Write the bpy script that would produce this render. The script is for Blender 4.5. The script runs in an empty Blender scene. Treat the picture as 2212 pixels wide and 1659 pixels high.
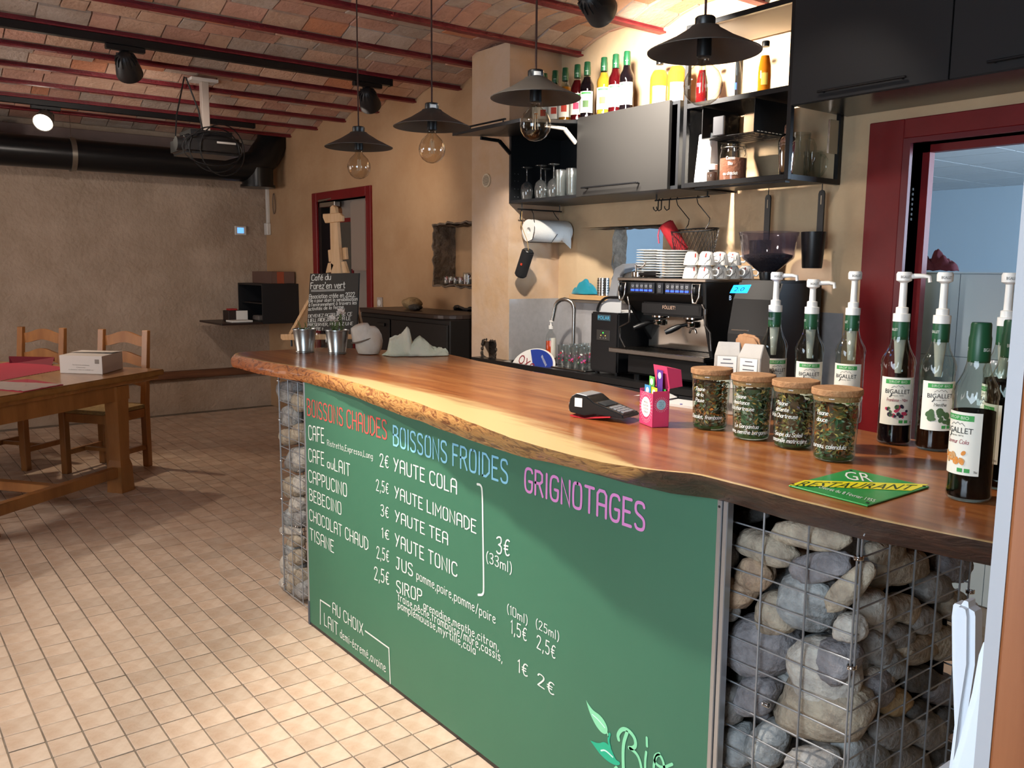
import bpy, bmesh, math, random
from mathutils import Vector, Matrix, noise
random.seed(11)
scene = bpy.context.scene
COL = scene.collection
R = math.radians
PI = math.pi

# ------------------------------------------------------------------ camera
F_PX, CX, CY, CAM_Z = 1861.0, 1106.0, 829.5, 1.456
_yaw, _pitch, _roll = R(37.576), R(7.705), R(-0.4757)
_f = Vector((-math.cos(_yaw)*math.cos(_pitch), math.sin(_yaw)*math.cos(_pitch), -math.sin(_pitch)))
_r = _f.cross(Vector((0, 0, 1))).normalized()
_d = _f.cross(_r)
CAM_R = math.cos(_roll)*_r + math.sin(_roll)*_d
CAM_D = -math.sin(_roll)*_r + math.cos(_roll)*_d
CAM_F = _f
CAM = Vector((0, 0, CAM_Z))
cam_data = bpy.data.cameras.new('camera')
cam_data.sensor_fit = 'HORIZONTAL'; cam_data.sensor_width = 36.0
cam_data.lens = F_PX*36.0/2212.0
cam_data.clip_start = 0.02; cam_data.clip_end = 100
cam = bpy.data.objects.new('camera', cam_data); COL.objects.link(cam)
cam.matrix_world = Matrix(((CAM_R.x, -CAM_D.x, -CAM_F.x, 0), (CAM_R.y, -CAM_D.y, -CAM_F.y, 0),
                           (CAM_R.z, -CAM_D.z, -CAM_F.z, CAM_Z), (0, 0, 0, 1)))
scene.camera = cam

# ------------------------------------------------------------------ world, lights, exposure
world = bpy.data.worlds.new('world'); scene.world = world; world.use_nodes = True
world.node_tree.nodes['Background'].inputs[0].default_value = (0.55, 0.68, 0.9, 1)
world.node_tree.nodes['Background'].inputs[1].default_value = 0.25
scene.view_settings.view_transform = 'Standard'
scene.view_settings.look = 'None'
scene.view_settings.exposure = 0.47
scene.view_settings.gamma = 1.0
scene.view_settings.use_curve_mapping = False
cy = scene.cycles
cy.max_bounces = 5; cy.diffuse_bounces = 3; cy.glossy_bounces = 3; cy.transmission_bounces = 4; cy.transparent_max_bounces = 20
cy.caustics_reflective = False; cy.caustics_refractive = False; cy.sample_clamp_indirect = 6.0
cy.use_adaptive_sampling = True; cy.adaptive_threshold = 0.05; cy.adaptive_min_samples = 12

def lamp(name, kind, loc, target, power, color, **kw):
    d = bpy.data.lights.new(name, kind)
    d.energy = power; d.color = color
    for k, v in kw.items(): setattr(d, k, v)
    o = bpy.data.objects.new(name, d); COL.objects.link(o)
    o.location = loc
    o.rotation_euler = (Vector(target)-Vector(loc)).to_track_quat('-Z', 'Y').to_euler()
    o['kind'] = 'helper'
    return o
WARM = (1.0, 0.80, 0.60); NEUT = (1.0, 0.90, 0.78); COOL = (0.72, 0.86, 1.0)
# spotlight beams of the ceiling tracks
lamp('spot_beam_wall', 'SPOT', (-2.74, 2.62, 2.46), (-2.95, 3.46, 2.20), 210, NEUT, spot_size=R(98), spot_blend=0.6, shadow_soft_size=0.05)
lamp('spot_beam_bar', 'SPOT', (-2.75, 2.05, 2.58), (-3.25, 3.3, 1.2), 150, NEUT, spot_size=R(75), spot_blend=0.35, shadow_soft_size=0.04)
lamp('spot_beam_slab', 'SPOT', (-2.3, 0.55, 2.58), (-1.95, 1.6, 1.0), 200, NEUT, spot_size=R(78), spot_blend=0.6, shadow_soft_size=0.05)
lamp('spot_beam_floor', 'SPOT', (-2.35, -0.35, 2.58), (-2.75, 0.62, 0.0), 165, NEUT, spot_size=R(76), spot_blend=0.85, shadow_soft_size=0.06)
lamp('spot_beam_table', 'SPOT', (-7.4, 1.25, 2.42), (-5.6, 1.05, 0.4), 48, WARM, spot_size=R(80), spot_blend=0.5, shadow_soft_size=0.04)
lamp('spot_beam_left_wall', 'SPOT', (-5.25, 1.40, 2.42), (-8.65, 2.1, 1.2), 40, (1.0, 0.87, 0.76), spot_size=R(88), spot_blend=0.8, shadow_soft_size=0.06)
lamp('spot_beam_far_wall', 'SPOT', (-5.15, 2.72, 2.45), (-6.3, 3.5, 1.6), 18, WARM, spot_size=R(110), spot_blend=0.9, shadow_soft_size=0.06)
lamp('spot_beam_shelf', 'SPOT', (-1.75, 2.35, 2.58), (-2.2, 3.4, 1.35), 10, NEUT, spot_size=R(70), spot_blend=0.6, shadow_soft_size=0.04)
# daylight through the front window of the room, and the kitchen's window
lamp('daylight_front_window', 'AREA', (-0.6, -1.38, 1.5), (-1.5, 2.0, 0.8), 60, COOL, shape='RECTANGLE', size=1.5, size_y=1.3)
lamp('daylight_kitchen_window', 'AREA', (1.15, 6.2, 1.6), (-3.0, 5.4, 1.3), 230, (0.58, 0.78, 1.0), shape='RECTANGLE', size=2.4, size_y=1.3)
lamp('daylight_far_window', 'AREA', (-6.0, -1.38, 1.5), (-6.0, 3.0, 1.9), 34, (1.0, 0.9, 0.82), shape='RECTANGLE', size=2.4, size_y=1.2)  # warm fill lamp added to brighten the left wall and ceiling

# ------------------------------------------------------------------ measuring and mesh helpers
def ray(px, py):
    return CAM_F + CAM_R*((px-CX)/F_PX) + CAM_D*((py-CY)/F_PX)
def at(px, py, X=None, Y=None, Z=None):
    d = ray(px, py)
    t = (X/d.x) if X is not None else (Y/d.y) if Y is not None else ((Z-CAM_Z)/d.z)
    return CAM + d*t
def V3(a): return Vector(a)
def frame(axis):
    a = Vector(axis).normalized()
    u = a.orthogonal().normalized()
    return u, a.cross(u), a

def lin(h):
    h = h.lstrip('#'); out = []
    for i in (0, 2, 4):
        c = int(h[i:i+2], 16)/255
        out.append(c/12.92 if c <= 0.04045 else ((c+0.055)/1.055)**2.4)
    return (*out, 1)

class MB:
    def __init__(s): s.v = []; s.f = []; s.m = []; s.uv = None
    def add(s, vs, fs, mi=0):
        o = len(s.v); s.v += [tuple(p) for p in vs]
        s.f += [tuple(i+o for i in q) for q in fs]; s.m += [mi]*len(fs); return s
    def box(s, x0, x1, y0, y1, z0, z1, mi=0):
        return s.add([(x0,y0,z0),(x1,y0,z0),(x1,y1,z0),(x0,y1,z0),(x0,y0,z1),(x1,y0,z1),(x1,y1,z1),(x0,y1,z1)],
                     [(3,2,1,0),(4,5,6,7),(0,1,5,4),(1,2,6,5),(2,3,7,6),(3,0,4,7)], mi)
    def bar(s, p0, p1, w, h, up=(0,0,1), mi=0):
        p0, p1 = V3(p0), V3(p1); a = (p1-p0).normalized(); up = V3(up)
        u = a.cross(up)
        if u.length < 1e-6: u = a.orthogonal()
        u.normalize(); n = u.cross(a).normalized()
        vs = [p+u*(sx*w/2)+n*(sz*h/2) for p in (p0, p1) for sx, sz in ((-1,-1),(1,-1),(1,1),(-1,1))]
        return s.add(vs, [(0,1,2,3),(7,6,5,4),(0,4,5,1),(1,5,6,2),(2,6,7,3),(3,7,4,0)], mi)
    def cyl(s, p0, p1, r0, r1=None, n=14, caps=True, mi=0):
        r1 = r0 if r1 is None else r1; p0, p1 = V3(p0), V3(p1)
        u, w, a = frame(p1-p0); vs = []
        for p, r in ((p0, r0), (p1, r1)):
            for i in range(n):
                t = 2*PI*i/n; vs.append(p+(u*math.cos(t)+w*math.sin(t))*r)
        fs = [(i, (i+1) % n, n+(i+1) % n, n+i) for i in range(n)]
        if caps: fs += [tuple(range(n-1, -1, -1)), tuple(range(n, 2*n))]
        return s.add(vs, fs, mi)
    def tube(s, pts, r, n=6, closed=False, caps=True, mi=0):
        pts = [V3(p) for p in pts]; m = len(pts); vs = []
        nrm = None
        for i, p in enumerate(pts):
            a = pts[(i+1) % m] if (i < m-1 or closed) else p
            b = pts[i-1] if (i > 0 or closed) else p
            t = (a-b)
            if t.length < 1e-9: t = V3((0,0,1))
            t.normalize()
            if nrm is None: nrm = t.orthogonal().normalized()
            nrm = (nrm - t*nrm.dot(t))
            if nrm.length < 1e-6: nrm = t.orthogonal()
            nrm.normalize(); w = t.cross(nrm)
            rr = r[i] if isinstance(r, (list, tuple)) else r
            for k in range(n):
                q = 2*PI*k/n; vs.append(p+(nrm*math.cos(q)+w*math.sin(q))*rr)
        fs = []
        for i in range(m if closed else m-1):
            j = (i+1) % m
            for k in range(n): fs.append((i*n+k, i*n+(k+1) % n, j*n+(k+1) % n, j*n+k))
        if not closed and caps: fs += [tuple(range(n-1, -1, -1)), tuple(range((m-1)*n, m*n))]
        return s.add(vs, fs, mi)
    def lathe(s, prof, n=24, c=(0,0,0), cap0=True, cap1=True, mi=0, wob=None, mat=None):
        c = V3(c); vs = []
        for r, z in prof:
            for i in range(n):
                t = 2*PI*i/n; rr = r*(wob(t, z) if wob else 1)
                p = V3((rr*math.cos(t), rr*math.sin(t), z))
                vs.append(c+(mat @ p if mat else p))
        m = len(prof); fs = []
        for j in range(m-1):
            for i in range(n): fs.append((j*n+i, j*n+(i+1) % n, (j+1)*n+(i+1) % n, (j+1)*n+i))
        if cap0: fs.append(tuple(range(n-1, -1, -1)))
        if cap1: fs.append(tuple(range((m-1)*n, m*n)))
        return s.add(vs, fs, mi)
    def prism(s, poly, fn, a, b, mi=0):
        """poly of (u,v); fn(u,v,w)->xyz; extruded w from a to b"""
        n = len(poly)
        vs = [fn(u, v, a) for u, v in poly]+[fn(u, v, b) for u, v in poly]
        fs = [tuple(range(n-1, -1, -1)), tuple(range(n, 2*n))]+[(i, (i+1) % n, n+(i+1) % n, n+i) for i in range(n)]
        return s.add(vs, fs, mi)
    def ell(s, c, rx, ry=None, rz=None, nu=16, nv=10, fn=None, mi=0):
        c = V3(c); ry = rx if ry is None else ry; rz = rx if rz is None else rz
        ax = [V3(a) if hasattr(a, '__len__') else V3(e)*a for a, e in zip((rx, ry, rz), ((1,0,0),(0,1,0),(0,0,1)))]
        vs = []
        for j in range(1, nv):
            ph = PI*j/nv
            for i in range(nu):
                t = 2*PI*i/nu; d = V3((math.sin(ph)*math.cos(t), math.sin(ph)*math.sin(t), math.cos(ph)))
                k = fn(d) if fn else 1
                vs.append(c+(ax[0]*d.x+ax[1]*d.y+ax[2]*d.z)*k)
        kt = fn(V3((0,0,1))) if fn else 1; kb = fn(V3((0,0,-1))) if fn else 1
        vs += [c+ax[2]*kt, c-ax[2]*kb]; T = len(vs)-2; fs = []
        for j in range(nv-2):
            for i in range(nu): fs.append((j*nu+i, (j+1)*nu+i, (j+1)*nu+(i+1) % nu, j*nu+(i+1) % nu))
        for i in range(nu):
            fs.append((T, i, (i+1) % nu)); fs.append((T+1, (nv-2)*nu+(i+1) % nu, (nv-2)*nu+i))
        return s.add(vs, fs, mi)
    def grid(s, nu, nv, fn, mi=0, closed_u=False):
        vs = [fn(i/(nu if closed_u else nu-1), j/(nv-1)) for j in range(nv) for i in range(nu)]
        fs = []
        for j in range(nv-1):
            for i in range(nu if closed_u else nu-1):
                k = (i+1) % nu
                fs.append((j*nu+i, j*nu+k, (j+1)*nu+k, (j+1)*nu+i))
        return s.add(vs, fs, mi)
    def mesh(s, name, off=(0,0,0), bevel=0, smooth=None, bseg=1):
        me = bpy.data.meshes.new(name); o = V3(off)
        me.from_pydata([tuple(V3(p)-o) for p in s.v], [], s.f)
        if any(s.m): me.polygons.foreach_set('material_index', s.m)
        if bevel:
            bm = bmesh.new(); bm.from_mesh(me)
            es = [e for e in bm.edges if len(e.link_faces) == 2 and e.calc_face_angle(0) > R(35)]
            bmesh.ops.bevel(bm, geom=es, offset=bevel, segments=bseg, affect='EDGES', clamp_overlap=True)
            bm.to_mesh(me); bm.free()
        if smooth is not None:
            me.polygons.foreach_set('use_smooth', [True]*len(me.polygons))
            me.set_sharp_from_angle(angle=R(smooth))
        me.update()
        return me
    def build(s, name, mat, parent=None, bevel=0, smooth=None, world=True, label=None, bseg=1):
        """vertices are world coordinates unless world=False (then local to the thing)"""
        off = root_loc(parent) if (parent and world) else (0,0,0)
        o = bpy.data.objects.new(name, s.mesh(name, off, bevel, smooth, bseg))
        for m in (mat if isinstance(mat, (list, tuple)) else [mat]): o.data.materials.append(m)
        COL.objects.link(o)
        if parent: o.parent = parent
        if label: o['label'] = label
        return o
def root_loc(o):
    while o.parent: o = o.parent
    return o.location
def tag(o, label=None, cat=None, group=None, kind=None):
    if label: o['label'] = label
    if cat: o['category'] = cat
    if group: o['group'] = group
    if kind: o['kind'] = kind
    return o
def thing(name, label, cat, loc=(0,0,0), rz=0, group=None):
    o = bpy.data.objects.new(name, None); COL.objects.link(o)
    o.location = loc; o.rotation_euler = (0, 0, rz); o.empty_display_size = 0.05
    return tag(o, label, cat, group)
def struct(name, mb, mat, **k):
    return tag(mb.build(name, mat, **k), kind='structure')
def dup(root, loc, rz=0, label=None, group=None):
    def cp(o, par):
        c = o.copy(); COL.objects.link(c); c.parent = par
        for ch in o.children: cp(ch, c)
        return c
    r = cp(root, None); r.location = loc; r.rotation_euler = (0, 0, rz)
    return tag(r, label, None, group)

# ------------------------------------------------------------------ materials
MATS = {}
def nd(nt, typ, **kw):
    n = nt.nodes.new(typ)
    for k, v in kw.items(): setattr(n, k, v)
    return n
def mat(name, col, rough=0.5, metal=0.0, var=0.0, vs=8.0, col2=None, bump=0.0, bs=60.0, coat=0.0, emis=0.0, stretch=None, rnd=0.0, spec=None, detail=6.0, sheen=0.0, sss=0.0, ramp=(0.35, 0.65)):
    if name in MATS: return MATS[name]
    m = bpy.data.materials.new(name); m.use_nodes = True; nt = m.node_tree; L = nt.links.new
    b = nt.nodes['Principled BSDF']
    c = lin(col) if isinstance(col, str) else (*col, 1)
    b.inputs['Base Color'].default_value = c
    b.inputs['Roughness'].default_value = rough; b.inputs['Metallic'].default_value = metal
    if coat: b.inputs['Coat Weight'].default_value = coat; b.inputs['Coat Roughness'].default_value = 0.08
    if spec is not None: b.inputs['Specular IOR Level'].default_value = spec
    if sheen: b.inputs['Sheen Weight'].default_value = sheen
    if emis: b.inputs['Emission Color'].default_value = c; b.inputs['Emission Strength'].default_value = emis
    if sss: b.inputs['Subsurface Weight'].default_value = sss; b.inputs['Subsurface Radius'].default_value = (0.02,0.02,0.02)
    tc = None
    if col2 or var or bump or rnd:
        tc = nd(nt, 'ShaderNodeTexCoord'); mp = nd(nt, 'ShaderNodeMapping'); L(tc.outputs['Object'], mp.inputs[0])
        if stretch: mp.inputs['Scale'].default_value = stretch
    if col2 or var or rnd:
        no = nd(nt, 'ShaderNodeTexNoise'); no.inputs['Scale'].default_value = vs; no.inputs['Detail'].default_value = detail
        no.inputs['Roughness'].default_value = 0.62
        L(mp.outputs[0], no.inputs['Vector'])
        rp = nd(nt, 'ShaderNodeValToRGB'); e = rp.color_ramp.elements
        e[0].position, e[1].position = ramp
        c2 = lin(col2) if isinstance(col2, str) else tuple(min(1, x*(1-var)) for x in c[:3])+(1,)
        e[0].color = c; e[1].color = c2
        L(no.outputs['Fac'], rp.inputs[0]); out = rp.outputs[0]
        if rnd:
            oi = nd(nt, 'ShaderNodeObjectInfo'); ge = nd(nt, 'ShaderNodeNewGeometry')
            ad = nd(nt, 'ShaderNodeMath', operation='ADD'); L(oi.outputs['Random'], ad.inputs[0]); L(ge.outputs['Random Per Island'], ad.inputs[1])
            fr = nd(nt, 'ShaderNodeMath', operation='FRACT'); L(ad.outputs[0], fr.inputs[0])
            mr = nd(nt, 'ShaderNodeMapRange'); L(fr.outputs[0], mr.inputs[0]); mr.inputs[3].default_value = 1-rnd; mr.inputs[4].default_value = 1+rnd
            hs = nd(nt, 'ShaderNodeHueSaturation'); L(out, hs.inputs['Color']); L(mr.outputs[0], hs.inputs['Value']); out = hs.outputs[0]
        L(out, b.inputs['Base Color'])
    if bump:
        bn = nd(nt, 'ShaderNodeTexNoise'); bn.inputs['Scale'].default_value = bs; bn.inputs['Detail'].default_value = 5
        L(mp.outputs[0], bn.inputs['Vector'])
        bp = nd(nt, 'ShaderNodeBump'); bp.inputs['Strength'].default_value = min(1, bump); bp.inputs['Distance'].default_value = 0.02 if bump <= 1 else 0.02*bump
        L(bn.outputs['Fac'], bp.inputs['Height']); L(bp.outputs[0], b.inputs['Normal'])
    MATS[name] = m; return m
def glass(name, tint='#ffffff', rough=0.01, body=0.0, bcol='#ffffff', refl=1.0):
    """thin-walled glass: a tinted see-through layer with a Fresnel reflection"""
    if name in MATS: return MATS[name]
    m = bpy.data.materials.new(name); m.use_nodes = True; nt = m.node_tree; L = nt.links.new
    nt.nodes.remove(nt.nodes['Principled BSDF']); out = nt.nodes['Material Output']
    tr = nd(nt, 'ShaderNodeBsdfTransparent'); tr.inputs[0].default_value = lin(tint)
    gl = nd(nt, 'ShaderNodeBsdfGlossy'); gl.inputs['Roughness'].default_value = rough
    lw = nd(nt, 'ShaderNodeLayerWeight'); lw.inputs[0].default_value = .5
    pw = nd(nt, 'ShaderNodeMath', operation='POWER'); L(lw.outputs['Facing'], pw.inputs[0]); pw.inputs[1].default_value = 3.5
    mu = nd(nt, 'ShaderNodeMath', operation='MULTIPLY_ADD'); L(pw.outputs[0], mu.inputs[0]); mu.inputs[1].default_value = .8*min(refl, 1.2); mu.inputs[2].default_value = .045*refl
    mx = nd(nt, 'ShaderNodeMixShader'); L(mu.outputs[0], mx.inputs[0]); L(tr.outputs[0], mx.inputs[1]); L(gl.outputs[0], mx.inputs[2])
    last = mx
    if body:
        df = nd(nt, 'ShaderNodeBsdfDiffuse'); df.inputs[0].default_value = lin(bcol)
        m2 = nd(nt, 'ShaderNodeMixShader'); m2.inputs[0].default_value = body
        L(mx.outputs[0], m2.inputs[1]); L(df.outputs[0], m2.inputs[2]); last = m2
    L(last.outputs[0], out.inputs[0])
    MATS[name] = m; return m
def glow(name, col, strength):
    return mat(name, col, rough=0.4, emis=strength)
BLACK = mat('black_metal', '#17181b', 0.42, 0.3)
BLACKP = mat('black_plastic', '#101113', 0.38)
ANTH = mat('anthracite_lacquer', '#1d1f22', 0.36, 0.0)
STEEL = mat('brushed_steel', '#b8b4ae', 0.24, 1.0)
CHROME = mat('chrome', '#d8d8d8', 0.08, 1.0)
WHITEP = mat('white_plastic', '#e6e4df', 0.4)
PAPER = mat('white_paper', '#e9e7e2', 0.85)
CERAM = mat('white_ceramic', '#efeeea', 0.18, coat=0.4)
RED = mat('red_paint', '#7d1218', 0.42, var=0.15, vs=6)
ALU = mat('aluminium_strip', '#b9bcc0', 0.35, 0.85)
CLEAR = glass('clear_glass', '#f4f7f6')
GREENLID = mat('green_cap', '#0f4a2c', 0.4)
LABEL = mat('cream_label', '#e8e4d6', 0.7)
INK = mat('black_ink', '#1c1b1a', 0.7)
CHALK = mat('white_chalk_paint', '#d9dcd6', 0.75)

# ------------------------------------------------------------------ lettering
GL = {}
def _g(ch, w, s): GL[ch] = (w, [[tuple(map(float, p.split(','))) for p in st.lstrip('~').split()]+([None] if st.startswith('~') else []) for st in s.split('|')])
for line in '''A 5 0,0 0,8.6 1.2,10 3.8,10 5,8.6 5,0|0,4.6 5,4.6
B 5 0,0 0,10 2.8,10 4.4,9 4.4,6.8 2.8,5.4 0,5.4|2.8,5.4 5,4.2 5,1.4 3.2,0 0,0
C 5 ~5,8.4 4.4,10 1.2,10 0,8 0,2 1.2,0 4.4,0 5,1.6
D 5 0,0 0,10 2.4,10 5,7.8 5,2.2 2.4,0 0,0
E 4.2 4.2,10 0,10 0,0 4.2,0|0,5.2 3.4,5.2
F 4.2 4.2,10 0,10 0,0|0,5.2 3.4,5.2
G 5 ~5,8.6 4.4,10 1.2,10 0,8 0,2 1.2,0 4,0 5,1.4 5,4.6|5,4.6 2.8,4.6
H 5 0,0 0,10|5,0 5,10|0,5 5,5
I 0.6 .3,0 .3,10
J 4.4 1,10 4,10|~3.2,10 3.2,2 2.4,0 .6,0 0,1.6
L 4 0,10 0,0 4,0
M 6 0,0 0,10 3,4 6,10 6,0
N 5 0,0 0,10 5,0 5,10
O 5 ~2.5,10 .6,10 0,8 0,2 .6,0 4.4,0 5,2 5,8 4.4,10 2.5,10
P 4.6 0,0 0,10 3,10 4.6,9 4.6,6 3,4.8 0,4.8
R 5 0,0 0,10 3,10 4.6,9 4.6,6.2 3,5 0,5|2.4,5 5,0
S 4.6 ~4.4,8.6 3.8,10 1,10 0,9 0,6.6 1,5.6 3.6,4.6 4.6,3.4 4.6,1.2 3.6,0 .8,0 0,1.4
T 5 0,10 5,10|2.5,10 2.5,0
U 5 ~0,10 0,1.6 1,0 4,0 5,1.6 5,10
V 5 0,10 2.5,0 5,10
X 5 0,0 5,10|0,10 5,0
Y 5 0,10 2.5,5|5,10 1.2,0
Z 5 0,10 5,10 0,0 5,0
a 4 ~3.8,5.8 1.2,6.2 0,4.6 0,1.4 1.2,0 2.8,0 3.8,1.6|3.8,6 3.8,0
b 4 0,10 0,0|~0,4.4 1.2,6 3.2,6 4,4.4 4,1.6 3,0 1,0 0,1.4
c 3.6 ~3.6,5 2.8,6 1,6 0,4.6 0,1.4 1,0 2.8,0 3.6,1
d 4 4,10 4,0|~4,4.4 3,6 1,6 0,4.4 0,1.6 1,0 3,0 4,1.6
e 3.8 ~0,3.2 3.6,3.6 3.6,5 2.8,6 1,6 0,4.4 0,1.6 1,0 3,0 3.8,1
f 3 ~3,9.4 2.2,10 1.2,9.2 1.2,0|0,6 2.6,6
g 4 ~4,4.6 3,6 1,6 0,4.6 0,1.8 1,.2 3,.2 4,1.8|~4,6 4,-2 3,-3.4 .6,-3.2
h 3.8 0,10 0,0|~0,4.4 1.2,6 3,6 3.8,4.6 3.8,0
i .6 .3,6 .3,0|.3,8.2 .3,8.6
j 1.6 ~1.4,6 1.4,-2 .6,-3.2 0,-3|1.4,8.2 1.4,8.6
l .8 .4,10 .4,0
m 6 0,6 0,0|~0,4.6 1,6 2.2,6 3,4.6 3,0|~3,4.6 4,6 5.2,6 6,4.6 6,0
n 3.8 0,6 0,0|~0,4.4 1.2,6 3,6 3.8,4.6 3.8,0
o 4 ~2,6 .4,6 0,4.6 0,1.4 .4,0 3.6,0 4,1.4 4,4.6 3.6,6 2,6
p 4 0,6 0,-3.4|~0,4.4 1.2,6 3.2,6 4,4.4 4,1.6 3,0 1,0 0,1.4
q 4 4,6 4,-3.4|~4,4.4 3,6 1,6 0,4.4 0,1.6 1,0 3,0 4,1.6
r 2.8 0,6 0,0|~0,4 .8,5.8 1.8,6.2 2.8,5.6
s 3.2 ~3,5.2 2.4,6 .8,6 0,5 .6,3.8 2.6,2.6 3.2,1.4 2.4,0 .6,0 0,.8
t 3 ~1.2,9 1.2,1.2 2,0 3,.4|0,6 2.8,6
u 3.8 ~0,6 0,1.4 1,0 2.8,0 3.8,1.6|3.8,6 3.8,0
v 3.8 0,6 1.9,0 3.8,6
x 3.6 0,0 3.6,6|0,6 3.6,0
y 4 0,6 2,1.2|4,6 .8,-3.4
z 3.6 0,6 3.6,6 0,0 3.6,0
é 3.8 ~0,3.2 3.6,3.6 3.6,5 2.8,6 1,6 0,4.4 0,1.6 1,0 3,0 3.8,1|1.4,7.4 2.6,9
ê 3.8 ~0,3.2 3.6,3.6 3.6,5 2.8,6 1,6 0,4.4 0,1.6 1,0 3,0 3.8,1|.8,7.4 1.9,8.8 3,7.4
à 4 ~3.8,5.8 1.2,6.2 0,4.6 0,1.4 1.2,0 2.8,0 3.8,1.6|3.8,6 3.8,0|1.2,9 2.4,7.4
û 3.8 ~0,6 0,1.4 1,0 2.8,0 3.8,1.6|3.8,6 3.8,0|.8,7.4 1.9,8.8 3,7.4
0 4.4 ~2.2,10 .4,10 0,8 0,2 .4,0 4,0 4.4,2 4.4,8 4,10 2.2,10
1 1.4 0,8.4 1.2,10 1.2,0
2 4.4 ~0,8 .6,9.6 2.2,10 4,9.4 4.2,7.4 3,5 0,0|0,0 4.4,0
3 4.2 ~0,9 1.2,10 3.4,10 4,8.4 3.6,6.2 1.6,5.4|~1.6,5.4 4,4.6 4.2,2.2 3.4,.2 1,0 0,1.2
5 4.2 4,10 .6,10 .2,5.8|~.2,5.6 2,6.4 4,5.4 4.2,2.4 3.2,.2 1,0 0,1
6 4.2 ~3.8,9.4 1.6,9.6 .2,6.4 0,2 1,0 3.2,0 4.2,1.8 4,4.4 2.6,5.6 .6,5
4 4.4 3.4,0 3.4,10 0,3 4.4,3
7 4 0,10 4,10 1.4,0
8 4.2 ~2.1,5.4 .2,6.6 .4,9.4 2.1,10 3.8,9.4 4,6.6 2.1,5.4 0,4 .2,.8 2.1,0 4,.8 4.2,4 2.1,5.4
9 4.2 ~4,6 2,4.6 0,6 .2,9 2,10 3.8,9.2 4.2,7 3.8,2 2.4,0 .6,.4
€ 4.4 ~4.4,8.6 3.4,9.4 1.8,8.8 .9,6.4 .9,2.4 1.8,.2 3.4,0 4.4,.8|0,5.6 3.2,5.6|0,3.6 3,3.6
( 1.8 ~1.8,10.6 .4,8 0,5 .4,1 1.8,-1.6
) 1.8 ~0,10.6 1.4,8 1.8,5 1.4,1 0,-1.6
, 1 .7,.8 .1,-1.6
. .8 .3,.1 .4,.4
/ 3.4 0,-1 3.4,10
' 1 .7,10 .4,7.8
- 3 0,3.6 3,3.6
! .8 .4,10 .4,3|.4,.2 .4,.6'''.split('\n'):
    c, w, s = line.split(' ', 2); _g(c, float(w), s)
def chaikin(p, k=2):
    for _ in range(k):
        q = [p[0]]
        for a, b in zip(p, p[1:]): q += [(a[0]*.75+b[0]*.25, a[1]*.75+b[1]*.25), (a[0]*.25+b[0]*.75, a[1]*.25+b[1]*.75)]
        p = q+[p[-1]]
    return p
def text_w(t, gap=1.6): return sum((GL[c][0]+gap) if c in GL else 3.2 for c in t)-gap
def ribbon(mb, pts, wd, fn, mi=0, off=(0,0,0)):
    """flat stroke with mitred joints and round ends in the (u,v) plane, mapped by fn(u,v)"""
    p = [pts[0]]
    for q in pts[1:]:
        if math.hypot(q[0]-p[-1][0], q[1]-p[-1][1]) > 1e-6: p.append(q)
    if len(p) < 2: p = [p[0], (p[0][0]+wd*.1, p[0][1])]
    dirs = []
    for a, b in zip(p, p[1:]):
        l = math.hypot(b[0]-a[0], b[1]-a[1]); dirs.append(((b[0]-a[0])/l, (b[1]-a[1])/l))
    h = wd/2; ring = []; left = []; right = []; off = V3(off)
    for i, q in enumerate(p):
        d0 = dirs[max(0, i-1)]; d1 = dirs[min(i, len(dirs)-1)]
        nx, ny = -(d0[1]+d1[1]), d0[0]+d1[0]; l = math.hypot(nx, ny)
        if l < .25: nx, ny, l = -d1[1], d1[0], 1
        k = h/max(.55, (nx*-d1[1]+ny*d1[0])/l); nx, ny = nx/l*k, ny/l*k
        left.append((q[0]+nx, q[1]+ny)); right.append((q[0]-nx, q[1]-ny))
    vs = []; fs = []
    for l_, r_ in zip(left, right): vs += [l_, r_]
    for i in range(len(p)-1): fs.append((2*i, 2*i+1, 2*i+3, 2*i+2))
    for q, d, sgn, i0, i1 in ((p[0], dirs[0], -1, 0, 1), (p[-1], dirs[-1], 1, 2*len(p)-2, 2*len(p)-1)):
        a0 = math.atan2(d[1]*sgn, d[0]*sgn); o = len(vs)
        for t in (R(50), 0, R(-50)): vs.append((q[0]+h*math.cos(a0+t*sgn), q[1]+h*math.sin(a0+t*sgn)))
        fs.append((i0, o, o+1, o+2, i1))
    mb.add([V3(fn(*q))+off for q in vs], fs, mi)
def hand(mb, t, fn, wd=1.0, gap=1.6, slant=0.0, mi=0, N=(0,0,0)):
    """hand lettering in glyph units (cap height 10)"""
    x = 0; N = V3(N); k = 0
    for c in t:
        if c in GL:
            w, sts = GL[c]
            for st in sts:
                p = [q for q in st if q]
                if None in st: p = chaikin(p, 2)
                ribbon(mb, [(x+q[0]+slant*q[1], q[1]) for q in p], wd, fn, mi, N*(.0001*(k % 3))); k += 1
            x += w+gap
        else: x += 3.2
    return x-gap
def hand_fit(mb, t, O, U, H, N=(0,0,0), wd=1.0, gap=1.6, slant=0, mi=0):
    """fit text so that its length is U and cap height is H (vectors)"""
    O, U, H, N = V3(O), V3(U), V3(H), V3(N); tw = text_w(t, gap)
    hand(mb, t, lambda u, v: O+U*(u/tw)+H*(v/10), wd, gap, slant, mi, N)
_tc = {}
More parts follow.
